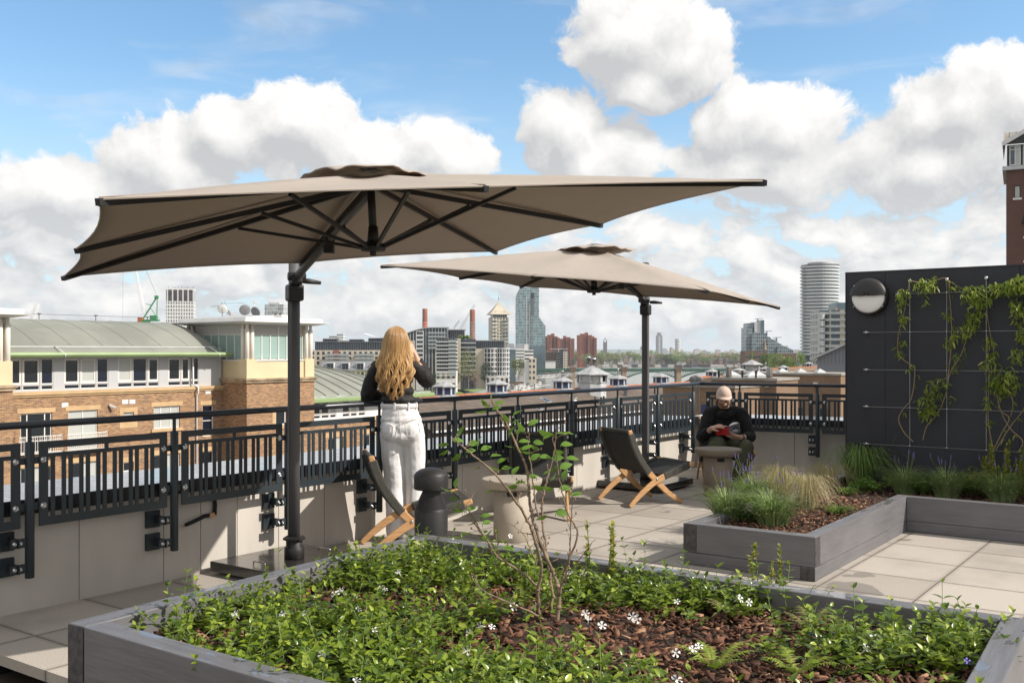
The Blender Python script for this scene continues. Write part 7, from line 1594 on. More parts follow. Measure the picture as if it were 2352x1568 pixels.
for s in (-1, 1): m = MB(); m.prism([(0, zt_-.29), (s*(h+1), zg_-.4), (s*(h+1), zg_), (0, zt_+.15)], 21.5, MY(-.8)); m.obj('roof', M['leadlight'], t)
for k in range(-8, 9): bx(t, 'cladding_rib', M['pole'], k*.72-.04, -.06, zg_-1.2, k*.72+.04, 0, zg_+(zt_-zg_)*(1-abs(k*.72)/h)-.35)
# brick tower far right
Y = 150; t = thing('warehouse_tower', 'tall dark red brick tower with arched windows and gabled attic at the right edge', 'building', (*at(2311, 700, Y)[:2], 0), R(-27)); zr0 = zz(392, Y); bx(t, 'core', M['brickred'], .02, .4, GZ, 22, 14, zr0)
hl = [(1.1, 1.9, zz(456, Y), zz(428, Y)), (3.0, 3.8, zz(456, Y), zz(428, Y)), (2.5, 5.2, zz(545, Y), zz(508, Y)), (2.5, 5.2, zz(600, Y), zz(560, Y)), (2.5, 5.2, zz(650, Y), zz(612, Y))]
m = MB(); holed(m, 0, 22, GZ, zr0, hl, 0, .25); m.quad((0, 14, GZ), (0, 0, GZ), (0, 0, zr0), (0, 14, zr0)); m.obj('wall', M['brickred'], t)
for a, b, c_, d in hl:
    window(t, a, b, c_, d, .16, 2 if b-a > 1 else 1, (), .10, frame=M['fascia'], glass=M['blind']); bx(t, 'sill', W_, a-.2, -.12, c_-.3, b+.2, .02, c_-.005)
    if b-a > 1: bx(t, 'balcony_railing', W_, a-.02, -.14, c_+.02, b+.02, -.08, c_+.12); bx(t, 'balcony_railing', W_, a-.02, -.14, c_+1.0, b+.02, -.08, c_+1.1)
x0, x1, zt2 = hl[2][0], hl[2][1], hl[2][3]
m = MB(); m.tube([(x0-.2, -.04, zt2-.6), (x0+.1, -.04, zt2+.8), ((x0+x1)/2, -.04, zt2+1.5), (x1-.1, -.04, zt2+.8), (x1+.2, -.04, zt2-.6)], .26, 6); m.obj('brick_arch', M['fascia'], t)
bx(t, 'cornice', M['leadlight'], -.5, -.45, zr0+.01, 22, 14, zr0+.6); bx(t, 'attic', M['fascia'], .1, .2, zr0+.61, 22, 14, zz(334, Y))
for a, b in ((.45, 1.95), (2.25, 4.2), (4.5, 6.0)): window(t, a, b, zr0+.75, zz(336, Y), .06, 2, (.8,), .12, frame=W_, glass=[GLZ, M['blind']])
z0, z1_ = zz(334, Y), zz(290, Y); m = MB(); m.add([(-.5, -.4, z0), (-.5, 14, z0), (-.2, 14, z1_), (-.2, 5, z1_), (22, 5, z1_), (22, -.4, z0), (22, 14, z1_)], [(0, 3, 2, 1), (0, 5, 4, 3), (3, 4, 6, 2)]); m.obj('roof', M['flat'], t)
for k in range(9): m = MB(); x = -.3+.9*k; m.bar((x-.1, -.45, z0+.05), (x, 5, z1_+.06), .10, .12); m.obj('roof_seam', M['lead'], t)
m = MB(); m.bar((-.5, -.75, z0+.1), (5.5, -.75, z1_+.6), .2, .6); m.bar((5.5, -.75, z1_+.6), (11.5, -.75, z0+.1), .2, .6); m.obj('bargeboard', W_, t); m = MB(); m.add([(-.2, -.6, z0), (11.2, -.6, z0), (5.5, -.6, z1_+.4)], [(0, 1, 2)]); m.obj('gable', M['fascia'], t)
# left skyline
Y = 900; t = thing('tower_block', 'white gridded tower block with dark upper floors above the sage roof', 'tower', (*at(416, 700, Y)[:2], 0), R(14)); zt_ = zz(664, Y); zm = zz(693, Y); h = (451-381)/F*Y/2*.86; dkw = stripemat('dark infill', (.60, .60, .60), (.05, .045, .05), 4.4, .74); ltw = stripemat('white grid', (.66, .66, .66), (.10, .13, .15), 2.2, .45)
bx(t, 'wall', W_, -h, -h, GZ, h, h, zt_); bx(t, 'dark_storeys', dkw, -h-.05, -h-.05, zm, h+.05, h+.05, zt_-1.2)
for k in range(9): z = zm-3.2*k-2.6; bx(t, 'window_band', ltw, -h-.06, -h-.06, z, h+.06, h+.06, z+2.0)
m = MB()
for k in range(30): x, y = rc.uniform(-h, h), rc.uniform(-h, h); m.cyl((x, y, zt_), (x, y, zt_+rc.uniform(1, 2.8)), .12, n=4)
tag(m.obj('scaffold_pole', M['pole'], t), kind='stuff')
Y = 700; t, w_, zt_ = bl('apartment_block', 'pale glazed block with a planted top just left of the near parasol post', 608, 651, 701, Y); h = w_/2; bx(t, 'wall', stripemat('pale glazing', (.55, .56, .56), (.30, .34, .36), 1.4, .8, 3, .8), -h, 0, GZ, h, 16, zt_+.6); bx(t, 'penthouse', M['leadlight'], -h*.7, 3, zt_+.61, h*.45, 13, zz(698.5, Y)+1.3); bands(t, -h*.2, h, 0, 16, zz(727, Y), zz(718, Y), 1, WIN, .6)
# cranes
def lattice(m, p, q, w0, n, r=.12, w1=None):
    p, q = V(p), V(q); d = (q-p).normalized(); u = d.cross(V((0, 1, 0))).normalized(); v = d.cross(u); w1 = w1 or w0; ps = []
    for i in range(n+1): f = i/n; w = (w0+(w1-w0)*f)/2; c0 = p.lerp(q, f); ps.append([c0+u*w+v*w, c0-u*w+v*w, c0-u*w-v*w, c0+u*w-v*w])
    for k in range(4): m.cyl(ps[0][k], ps[-1][k], r, n=4)
    for i in range(n):
        for k in range(4): m.cyl(ps[i][k], ps[i+1][(k+1) % 4], r*.6, n=3)
Y = 420; A_ = lambda x, y: (at(x*.3174, 602.9+y*.3174, Y)-at(1040*.3174, 602.9+400*.3174, Y)); base = at(1040*.3174, 602.9+400*.3174, Y)
M['cgreen'] = mat('crane green', (.03, .27, .10), .5); t = thing('tower_crane', 'green luffing tower crane with a white lattice jib above the sage roof', 'crane', base)
m = MB(); lattice(m, (0, 0, GZ-base.z), (0, 0, -1.5), 1.8, 20, .13); m.obj('mast', M['cgreen'], t); m = MB(); m.box(A_(1005, 0).x, -1, -1.4, A_(1152, 0).x, 1, -.7); m.box(A_(1090, 0).x, -1.1, -.6, A_(1135, 0).x, 1.1, 1.0); m.box(-1.5, -1, -2.4, 2.5, 1, -1.41); m.obj('deck', M['cgreen'], t); m = MB(); m.box(A_(1003, 0).x, -1.3, -2.2, A_(1035, 0).x, 1.2, .2); m.obj('cab', M['ridge'], t)
m = MB(); m.cyl(A_(1040, 400), A_(1138, 245), .32, n=6); m.cyl(A_(1135, 405), A_(1138, 245), .2, n=6); m.cyl(A_(1088, 325), A_(1130, 388), .16, n=5); m.cyl(A_(1055, 300), A_(1100, 308), .16, n=5); m.box(A_(1120, 0).x, -.5, A_(0, 262).z, A_(1146, 0).x, .5, A_(0, 240).z); m.obj('a_frame', M['cgreen'], t); m = MB(); lattice(m, A_(1042, 375), A_(962, -20), 1.5, 26, .085, .9); m.obj('jib', W_, t); m = MB(); m.cyl(A_(1138, 245), A_(1055, 50), .07, n=4); m.cyl(A_(1055, 50), A_(985, 10), .05, n=4); m.cyl(A_(890, -20), A_(888, 420), .04, n=3); m.obj('cable', M['pole'], t)
def jibcrane(label, p0, p1, Y, w=1.6, mt=None, mast=True):
    a, b = at(*p0, Y), at(*p1, Y); t = thing('crane', label, 'crane', a); m = MB(); lattice(m, (0, 0, 0), b-a, w, 16, w*.085); m.obj('jib', mt or W_, t); m = MB(); lattice(m, (0, 0, GZ-a.z), (0, 0, 0), w, 14, w*.09); m.obj('mast', mt or W_, t)
jibcrane('pale slanting crane jib poking over the sage roof at far left', z1(232, 410), z1(272, 300), 700, 2.2)
jibcrane('long grey crane jib leaning up toward the right-hand chimney', q2(500, 740), q2(690, 415), 1700, 2.6, M['lead'])
jibcrane('small dark crane jib between the two chimneys', q2(405, 735), q2(478, 632), 1800, 1.8, M['pole'])
# ------------------------------------------------------------------ slate roofs with cupolas, brick blocks
PW_ = V((-7, 104, 0))
def cupola(label, px, Y, big=False, rz_=R(20), flue=False):
    p = at(px, HY, Y); t = thing('cupola', label, 'cupola', (p.x, Y, 0), rz_, 'roof cupolas'); Mo = Matrix.Rotation(R(22.5), 4, 'Z'); n = 8; k = 1.0 if not big else 1.75
    if big: za, ze, zl_, zb_ = -.30, -1.34, -2.40, -4.4
    else: za, ze, zl_, zb_ = -1.57, -2.10, -2.95, -3.25
    m = MB(); m.lathe([(.04, za), (1.36*k, ze), (1.36*k, ze-.10), (1.0*k, ze-.11)][::-1], n, Mo); m.obj('roof', M['lead'], t)
    r = 1.02*k; m = MB(); m.lathe([(r, zl_-.02), (r, ze-.1)], n, Mo); m.obj('drum', M['bluelouvre'] if not big else M['leadlight'], t)
    for i in range(n): a = R(22.5)+2*PI*i/n; m = MB(); m.box(-.09*k, -.09*k, zl_, .09*k, .09*k, ze-.10, Matrix.Translation((r*math.cos(a), r*math.sin(a), 0)) @ Matrix.Rotation(a, 4, 'Z')); m.obj('corner_post', M['leadlight'], t)
    for i in range(n):
        a = 2*PI*(i+.0)/n+R(45); ap = r*math.cos(PI/8); hw = r*math.sin(PI/8)-.10*k; Mx = Matrix.Rotation(a, 4, 'Z')
        if abs(((a+rz_-R(270)+PI) % (2*PI))-PI) > R(85): continue
        m = MB()
        if big:
            m.box(ap+.01, -hw*.82, zl_+.12, ap+.05, hw*.82, ze-.2, Mx); m.obj('window', M['blind'] if i % 3 else M['glass'], t)
        else:
            for q in range(6): z = zl_+.06+q*.125; m.box(ap+.01, -hw, z, ap+.05, hw, z+.07, Mx)
            m.obj('louvre', M['bluelouvre'], t)
    if big: m = MB(); m.lathe([(r*1.0, zb_), (r*1.0, zl_-.05)], n, Mo); m.lathe([(r*1.04, zl_-.06), (r*1.06, zl_)], n, Mo); m.obj('base', M['leadlight'], t)
    else: m = MB(); m.lathe([(1.75, zb_-.05), (1.7, zb_), (1.05, zl_-.02)], n, Mo); m.lathe([(.8, zb_-1.2), (.8, zb_-.06)], 4, Mo); m.obj('skirt', M['lead'], t)
    if flue: m = MB(); m.lathe([(.22, za-.1), (.14, za+.25), (.14, za+.62), (.26, za+.64), (.02, za+.78)], 12); m.obj('flue', M['steel'], t, smooth=True)
def pxl(px, P): r = (px-CX)/F; s = (r*P.y-P.x)/(AX.x-r*AX.y); return s
def roofblock(label, P, x0, x1, half, zr, ze, mt, ridge=True, wall='brickdk', hip=False):
    t = thing('warehouse', label, 'building', P, ANG); hx = half if hip else 0; m = MB(); m.v = [(x0, -half, ze), (x1, -half, ze), (x1-hx, 0, zr), (x0+hx, 0, zr), (x0, half, ze), (x1, half, ze)]; m.f = [(0, 1, 2, 3), (3, 2, 5, 4), (0, 3, 4), (1, 5, 2), (4, 5, 1, 0)]
    rf = m.obj('roof', mt, t); m = MB(); m.tube([(x0+hx, 0, zr), (x1-hx, 0, zr)], .16, 6); m.obj('ridge_tiles', M['ridge'], rf) if ridge else None
    m = MB(); m.box(x0+.3, -half+.35, GZ, x1-.3, half-.35, ze-.02); m.obj('wall', M[wall], t); m = MB(); m.box(x0-.1, -half-.12, ze-.16, x1+.1, -half+.02, ze+.03); m.obj('gutter', M['whitemetal'], t); return t, rf
def onroof(half, zr, ze, f): return (-half*f, zr+(ze-zr)*f)
s0 = [pxl(p, PW_) for p in (1022, 1142, 1292, 1420, 1518)]
H1, ZR1, ZE1 = 6.5, -3.2, -5.9
t, rf = roofblock('long slate-roofed warehouse with orange ridge tiles just beyond the left railing', PW_, -9.5, s0[4]+10, H1, ZR1, ZE1, M['slate'])
sl_ = math.atan2(ZR1-ZE1, H1)
for px, f, w_, h_ in ((1222, .35, .9, 1.2), (1290, .30, .6, .9), (1245, .72, .8, 1.1), (1330, .55, .6, .8), (1445, .5, .6, 1.0), (1180, .6, .8, 1.1)):
    x = pxl(px, PW_)-1.5*f; y, z = onroof(H1, ZR1, ZE1, f); m = MB(); m.box(-w_/2, -h_/2, .0, w_/2, h_/2, .07, Matrix.Translation((x, y, z+.01)) @ Matrix.Rotation(sl_, 4, 'X')); o_ = m.obj('rooflight', M['leadlight'], rf); m = MB(); m.box(-w_/2+.08, -h_/2+.08, .071, w_/2-.08, h_/2-.08, .08, Matrix.Translation((x, y, z+.01)) @ Matrix.Rotation(sl_, 4, 'X')); m.obj('pane', M['glass'], o_)
for px, f, k in ((1312, .62, 0), (1322, .66, 1), (1330, .64, 1), (1400, .4, 0), (1404, .4, 0), (1470, .4, 1), (1265, .62, 2)):
    x = pxl(px, PW_)-1.5*f; y, z = onroof(H1, ZR1, ZE1, f); m = MB(); m.lathe([(.16, z-.1), (.11, z+.2), (.11, z+.85), (.15, z+.86), (.13, z+.95)] if k < 2 else [(.2, z-.1), (.3, z+.3), (.32, z+.5), (.1, z+.75)], 12, Matrix.Translation((x, y, 0))); m.obj('vent_pipe', (M['pole'], M['fascia'], M['whitemetal'])[k], rf)
for k in range(9): x = -8+k*6.2; m = MB(); m.box(x, -H1+.3, ZE1-2.8, x+1.4, -H1+.42, ZE1-1.1); m.obj('window', M['glass'], t)
labs = ('octagonal lead cupola with blue louvres nearest the woman, on the slate ridge', 'octagonal cupola with blue louvres on the slate ridge, second from the woman', 'blue-louvred cupola topped by a steel flue, just left of the large windowed cupola', 'blue-louvred cupola with flue just right of the large windowed cupola', 'blue-louvred cupola immediately right of the second parasol post')
for s, lab, fl in zip(s0, labs, (0, 0, 1, 1, 0)): p = PW_+AX*s; cupola(lab, CX+p.x/p.y*F, p.y, False, R(18), fl)
cupola('large octagonal lead cupola with a ring of windows, left of the second parasol post', 1360, 126, True, R(10))
m0 = thing('flue_pair', 'pair of steel chimney flues behind the large windowed cupola', 'flue', at(1352, 840, 135)); m = MB(); m.lathe([(.32, -1.5), (.26, 0), (.26, 1.0), (.5, 1.05), (.05, 1.35)], 12); m.obj('flue', M['steel'], m0, smooth=True); m = MB(); m.lathe([(.32, -1.5), (.26, 0), (.26, .8), (.5, .85), (.05, 1.15)], 12, Matrix.Translation((.75, .4, 0))); m.obj('flue', M['steel'], m0, smooth=True)
P2_ = at(1640, HY, 178); P2_.z = 0
roofblock('brown tiled warehouse roof farther back behind the seated man', P2_, -8, 60, 5.5, -3.0, -5.0, M['slatewarm'])
P3_ = at(1780, HY, 262); P3_.z = 0
roofblock('brown tiled warehouse roof farthest back, left of the gabled shed', P3_, -14, 90, 6, -3.0, -5.4, M['slatewarm'])
for px, Y, big, fl, lab in ((1636, 178, 0, 0, 'blue-louvred cupola above the seated man, on the farther brown roof'), (1696.5, 190, 0, 1, 'blue-louvred cupola with flue beside the second large cupola'), (1727, 215, 1, 0, 'second large windowed cupola, right of the seated man\'s head'), (1758.5, 205, 0, 1, 'blue-louvred cupola with flue just right of the second large cupola'), (1799.5, 222, 0, 0, 'blue-louvred cupola in front of the round bright green trees'), (1857.5, 290, 0, 0, 'small far cupola with blue louvres below the banded tower, left'), (1888.5, 300, 0, 0, 'small far cupola between its twin and the farthest windowed cupola'), (1909, 312, 1, 0, 'farthest windowed cupola, below the gabled shed'), (1930, 322, 0, 0, 'small far cupola just right of the farthest windowed one')): cupola(lab, px, Y, bool(big), R(15), fl)
def block(label, px, py, Y, la, lb_, lit='brick', name='brick_block'):
    c_ = at(px, py, Y); t = thing(name, label, 'building', (c_.x, Y, 0), ANG); z = c_.z; m = MB(); m.box(0, 0, GZ, la, lb_, z-.22); m.obj('wall', M['brickdk2'], t); m = MB(); m.box(-.1, -.1, z-.219, la+.1, lb_+.1, z); m.obj('parapet', M['flat'], t); return t, z
M['brickdk2'] = brickmat('mid brown brick', (.27, .165, .095), (.19, .11, .06), (.25, .19, .14))
t, z = block('flat-roofed brown brick block behind the seated man, left of two steps', 1687, 885, 75, 4.9, 6)
m = MB(); m.box(-.06, 2.0, z-2.4, .0, 2.7, z-1.5); m.obj('louvre_vent', M['bluelouvre'], t)
t, z = block('taller flat-roofed brown brick block with steel vents, right of the seated man', 1783.5, 869, 85, 5.2, 6)
for x, y in ((1.2, 1.0), (1.7, 1.4), (.8, 4.6), (1.1, 4.9)): m = MB(); m.lathe([(.18, z), (.18, z+.9), (.22, z+.92)], 14, Matrix.Translation((x, y, 0))); m.obj('steel_flue', M['steel'], t, smooth=True)
for x, y in ((2, 3), (3.6, 3.2), (2.2, 5)): m = MB(); m.lathe([(.9, z), (.9, z+.18), (.03, z+.55)], 4, Matrix.Translation((x, y, 0))); m.obj('skylight', M['leadlight'], t)
for x, y in ((.4, 2), (.5, 5.5), (1, 3.5), (3, 3)): m = MB(); m.lathe([(.09, z), (.09, z+.5), (.13, z+.52), (.13, z+.6)], 8, Matrix.Translation((x, y, 0))); m.obj('vent_pipe', M['fascia'], t)
m = MB(); m.box(-.35, .6, z-.75, 0, .9, z-.45); m.obj('wall_lamp', M['lead'], t)
t, z = block('flat-roofed brown brick block with wall lamps at the black wall\'s left edge', 1931, 858, 110, 8, 13)
for y in (2.5, 9.0): m = MB(); m.box(-.4, y, z-1.5, 0, y+.45, z-1.0); m.obj('wall_lamp', M['whitemetal'], t); m = MB(); m.box(-.1, y+.15, z-4, 0, y+.25, z-1.5); m.obj('conduit', M['fascia'], t)
for k in range(4): m = MB(); m.box(-.05, 1.5+2.8*k, z-5.6, .0, 2.3+2.8*k, z-3.9); m.obj('window', M['glass'], t)
for k in range(3): m = MB(); m.lathe([(.75, z), (.75, z+.12), (.03, z+.5)], 4, Matrix.Translation((2+.5*k, 3+2.4*k, 0))); m.obj('skylight', M['leadlight'], t)
for (px, py, Y, r_, lab) in ((1592, 872, 74, .27, 'small grey satellite dish left of a trio beyond the corner of the railing'), (1598, 870, 74, .28, 'middle grey satellite dish of a trio beyond the corner of the railing'), (1606, 873, 74, .26, 'rightmost grey satellite dish of a trio beyond the corner of the railing')):
    p = at(px, py, Y); t = thing('satellite_dish', lab, 'satellite dish', (p.x, Y, p.z-1.0)); m = MB(); m.lathe([(r_*math.sin(a), -r_*.22*(1-math.cos(a))) for a in np.linspace(.02, 1.4, 7)], 20, Matrix.Translation((0, 0, 1)) @ Matrix.Rotation(R(-70), 4, 'X') @ Matrix.Rotation(PI, 4, 'X')); o_ = m.obj('bowl', M['dishgrey'], t, smooth=True); s_ = o_.modifiers.new('S', 'SOLIDIFY'); s_.thickness = .03; m = MB(); m.cyl((0, .1, -1.2), (0, .1, 1), .04, n=6); m.obj('mount', M['pole'], t)
# ------------------------------------------------------------------ trees
CROWNS = []
def crown_mesh(seed, n=1500, tall=1.0, leaf=.042, gaps=.55):
    r = random.Random(seed); cl_ = []
    for k in range(26):
        a, ph = r.uniform(0, 2*PI), r.uniform(-.9, 1); rr = r.uniform(.25, .85)*math.sqrt(max(.05, 1-(ph*.9)**2)); cl_.append((V((rr*math.cos(a)*.5, rr*math.sin(a)*.5, .5+ph*.40)), r.uniform(.09, .20)))
    ms, ls = [], []
    for i in range(n):
        c_, q = r.choice(cl_); d = V((r.gauss(0, 1), r.gauss(0, 1), r.gauss(0, 1))).normalized()*q*r.uniform(.55, 1.05); ls.append(tuple(c_+d)); ms.append(rotm(r.uniform(0, 6.3), r.gauss(0, .8), r.gauss(0, .8), leaf*r.uniform(.6, 1.3)))
    return ms, ls
M['tree1'] = leafmat('tree foliage fresh', (.10, .18, .035), (.22, .31, .07), .6, .25); M['tree2'] = leafmat('tree foliage dark', (.05, .095, .035), (.10, .16, .05), .6, .2); M['tree3'] = leafmat('tree foliage olive', (.16, .19, .075), (.27, .28, .13), .6, .25); M['tree4'] = leafmat('tree foliage spruce', (.06, .09, .075), (.10, .14, .11), .6, .2); M['pink'] = leafmat('pink blossom', (.32, .18, .19), (.45, .28, .28), .6, .3)
TPL = {}
def tree(label, px, ybase, ytop, wpx, Y, kind='tree1', group=None, seed=0, zbase=None, sparse=False, name='tree'):
    zt_ = zz(ytop, Y); zb_ = zbase if zbase is not None else GZ; hgt = zt_-zb_; wid = wpx/F*Y; p = at(px, HY, Y); key = (kind, seed % 4, sparse)
    if key not in TPL:
        o = thing(name, 'tree', 'tree'); cz = .30 if not sparse else .22; ms, ls = crown_mesh(seed % 4+(40 if sparse else 0), 1500 if not sparse else 900, leaf=.040 if not sparse else .030)
        ls = [(x, y, cz+z*(1-cz)) for x, y, z in ls]; quad = [(-.5, -.35, 0), (.5, -.3, .08), (.45, .35, 0), (-.4, .4, -.06)]
        c_ = inst('crown', quad, [(0, 1, 2, 3)], ms, ls, M[kind], o); m = MB(); r = random.Random(seed); m.tube([(0, 0, 0), (.01, 0, .3), (0, .01, .62)], [.022, .016, .006], 6)
        for k in range(7): a = r.uniform(0, 6.3); z = r.uniform(.2, .5); m.tube([(0, 0, z), (.12*math.cos(a), .12*math.sin(a), z+.12), (.28*math.cos(a), .28*math.sin(a), z+.3)], [.010, .007, .003], 5)
        m.obj('trunk', M['bark'], o); TPL[key] = o; t = o
    else:
        src = TPL[key]; t = src.copy(); COL.objects.link(t)
        for ch in src.children: c_ = ch.copy(); COL.objects.link(c_); c_.parent = t
    t.matrix_basis = Matrix.Translation((p.x, Y, zb_)) @ Matrix.Rotation(rc.uniform(0, 6.3), 4, 'Z') @ Matrix.Diagonal((wid, wid, hgt, 1)); tag(t, label, 'tree', group); return t
tree('tall sparse yellow-green poplar in front of the rounded balcony block', 1076, 879, 799, 52, 690, 'tree3', seed=1, sparse=True)
tree('second thin yellow-green poplar stem left of the tallest one', 1058, 879, 812, 34, 700, 'tree3', seed=2, sparse=True)
tree('weeping grey-green birch at the foot of the rounded balcony block', 1121, 872, 835, 44, 720, 'tree4', seed=3)
tree('small pink blossoming tree beside the birch', 1090, 874, 857, 17, 700, 'pink', seed=0)
tree('round fresh green tree right of the woman\'s elbow', 1019, 876, 861, 28, 690, 'tree1', seed=1); tree('dark conifer right of the woman\'s elbow', 1033, 878, 852, 22, 680, 'tree2', seed=2)
tree('bright green tree between conifer and poplars', 1046, 876, 850, 22, 700, 'tree1', seed=3); tree('dark shrubby tree partly hidden by the woman\'s sleeve', 996, 880, 858, 24, 680, 'tree2', seed=0)
tree('loose olive tree in front of the pale office block', 1192, 868, 822, 44, 880, 'tree3', seed=1); tree('compact deep green tree at the right of the pale office block', 1219, 866, 829, 24, 900, 'tree2', seed=2)
tree('small green tree beside the grey dormer houses', 846, 880, 846, 18, 540, 'tree1', seed=2); tree('round bush below the dormer houses, left of the woman', 822, 880, 852, 16, 530, 'tree1', seed=3)
for i, (px, yt, wp_, kd, lab) in enumerate(((1752, 815, 36, 'tree2', 'dark green tree left of the bright round ones, right of the man'), (1790, 812, 48, 'tree3', 'olive tree between two green ones behind the blue-louvred cupolas'), (1812, 818, 58, 'tree1', 'broad bright green tree above the blue-louvred cupola on the right'), (1842, 813, 34, 'tree1', 'bright green tree at the right end of the dark estate'))): tree(lab, px, 860, yt, wp_, 560, kd, seed=i)
for i in range(44):
    px = 1300+i*9.2+rc.uniform(-5, 5); kd = rc.choice(('tree3', 'tree3', 'tree1', 'tree2')); tree('bushy tree among the houses on the far river bank', px, 838, rc.uniform(810, 822), rc.uniform(20, 42), rc.uniform(1990, 2080), kd, 'trees along the far bank', seed=i)
tree('dark blue-green tree left of the tallest red tower', 1317, 838, 821, 17, 1560, 'tree4', seed=2); tree('vivid green round tree at the foot of the tallest red tower', 1372, 841, 828, 12, 1700, 'tree1', seed=1); tree('broad olive tree in front of the tallest red tower', 1345, 838, 813, 36, 1600, 'tree3', seed=0)
# far woods that read as one mass
ms, ls = [], []
for i in range(5200):
    Y = rc.uniform(2150, 4200); px = rc.uniform(1230, 1900); p = at(px, HY, Y); bump = 15+8*math.sin(px*.045+Y*.003)+5*math.sin(px*.11); ls.append((p.x, Y, GZ+rc.uniform(.3, 1)*bump)); ms.append(rotm(rc.uniform(0, 6.3), rc.gauss(PI/2, .5), rc.gauss(0, .5), rc.uniform(4, 9)))
tag(inst('woodland', [(-.5, -.35, 0), (.5, -.3, .08), (.45, .35, 0), (-.4, .4, -.06)], [(0, 1, 2, 3)], ms, ls, M['tree3']), kind='stuff')
# ------------------------------------------------------------------ houses, far skyline, boats
PAL = {'white': (.68, .67, .63), 'red brick': (.30, .12, .08), 'cream': (.52, .45, .35), 'brown brick': (.22, .15, .10)}
HM = {k: mat('house '+k, c_, .85) for k, c_ in PAL.items()}; RFM = [mat('house roof', (.10, .085, .085), .8), mat('house roof tile', (.24, .105, .07), .8)]; HW = stripemat('house windows', (.5, .45, .4), (.05, .05, .06), 2.6, .45)
px = 1376.0; i = 0
while px < 1716:
    wpx = rc.uniform(6.5, 13); row = i % 2; Y = 2030+row*95+rc.uniform(-15, 15); yt = rc.uniform(818, 825)-(3 if row else 0); col = rc.choice(list(PAL)) if px > 1500 else rc.choice(('white', 'brown brick', 'cream'))
    if 1635 < px < 1700: col = 'red brick'; yt -= 3
    t, w_, zt_ = bl('riverside_house', f'{col} house with pitched roof in the row along the far river bank', px, px+wpx, yt, Y, 0, 'house', f'{col} houses along the far bank'); h = w_/2; ze = zt_-rc.uniform(2, 4.5); bx(t, 'wall', HM[col], -h, 0, GZ, h, 10, ze)
    m = MB(); m.v = [(-h-.3, -.4, ze+.01), (h+.3, -.4, ze+.01), (h+.3, 5, zt_), (-h-.3, 5, zt_), (-h-.3, 10.4, ze+.01), (h+.3, 10.4, ze+.01)]; m.f = [(0, 1, 2, 3), (3, 2, 5, 4), (0, 3, 4), (1, 5, 2)]; rf = m.obj('roof', RFM[i % 2], t)
    for x in (-h*.8, h*.7): bx(rf, 'chimney', M['brickred'], x-.6, 4.4, zt_-1.5, x+.6, 5.6, zt_+1.8)
    for k in range(3): z = ze-1.2-3.1*k; (bx(t, 'window_row', HW, -h+.6, -.08, z-1.6, h-.6, .02, z) if z-1.6 > GZ else None)
    px += wpx*rc.uniform(.5, .9); i += 1
FARM = [mat('far pale', (.58, .57, .55), .8), mat('far grey', (.33, .34, .36), .8), mat('far buff', (.45, .39, .32), .8)]
for i in range(84):
    Y = rc.uniform(3000, 7000); px = rc.uniform(1225, 1850) if i < 70 else rc.uniform(700, 760); wpx = rc.uniform(4, 17); yt = HY-rc.uniform(-5, 4)-(4 if rc.random() < .12 else 0)
    k = rc.randrange(3); t, w_, zt_ = bl('distant_building', ('pale', 'grey', 'buff')[k]+' building far off on the hazy skyline', px, px+wpx, yt, Y, 0, 'building', ('pale', 'grey', 'buff')[k]+' buildings on the far skyline'); h = w_/2; zt_ = max(zt_, GZ+8); bx(t, 'wall', FARM[k], -h, 0, GZ, h, 25, zt_); bx(t, 'roof_plant', FARM[1], -h*.4, 5, zt_+.01, h*.3, 18, zt_+rc.uniform(1, 4))
def boat(label, px, Y, L_, mt, cab, group=None, yaw=0.0, hgt=1.0):
    p = at(px, HY, Y); t = thing('houseboat' if cab > .5 else 'motorboat', label, 'boat', (p.x, Y, -29), yaw, group); n = 12; b_ = L_*.17; m = MB()
    for k, (z, f) in enumerate(((-.3, .75), (1.3*hgt, 1.0))):
        for i in range(n): a = 2*PI*i/n; m.v.append((L_/2*f*math.copysign(abs(math.cos(a))**.7, math.cos(a)), b_*f*math.copysign(abs(math.sin(a))**.6, math.sin(a)), z))
    m.f = [(i, (i+1) % n, n+(i+1) % n, n+i) for i in range(n)]+[tuple(range(n))[::-1], tuple(n+i for i in range(n))]; m.obj('hull', mt, t); c_ = bx(t, 'cabin', W_ if cab < .9 else mt, -L_*.36*cab, -b_*.7, 1.31*hgt, L_*.30*cab, b_*.7, 1.3*hgt+2.4*hgt); bx(c_, 'window_row', M['glass'], -L_*.33*cab, -b_*.72, 1.3*hgt+.9*hgt, L_*.27*cab, b_*.72, 1.3*hgt+1.6*hgt)
BM = [mat('hull black', (.03, .03, .035), .5), mat('hull white', (.66, .66, .65), .5), mat('hull blue', (.04, .07, .14), .5), mat('hull brown', (.14, .08, .05), .6)]
px = 1372.0; i = 0
while px < 1700:
    k = rc.choice((0, 0, 1, 1, 2, 3)); L_ = rc.uniform(11, 24); boat(('black', 'white', 'navy', 'brown')[k]+' houseboat moored below the houses on the far bank', px, rc.uniform(1860, 1930), L_, BM[k], .95, ('black', 'white', 'navy', 'brown')[k]+' houseboats on the far bank', rc.gauss(0, .08), 1.3); px += L_*F/1900*rc.uniform(.5, 1.0); i += 1
for i, (px, Y, L_) in enumerate(((1186, 800, 9), (1196, 830, 11), (1206, 860, 9), (1213, 800, 8), (1222, 880, 12), (1231, 840, 9), (1240, 900, 10), (1202, 770, 8))): boat('small white motorboat moored at the near pontoons', px, Y, L_, BM[1], .45, 'white motorboats at the pontoons', rc.uniform(.4, .9), .8)
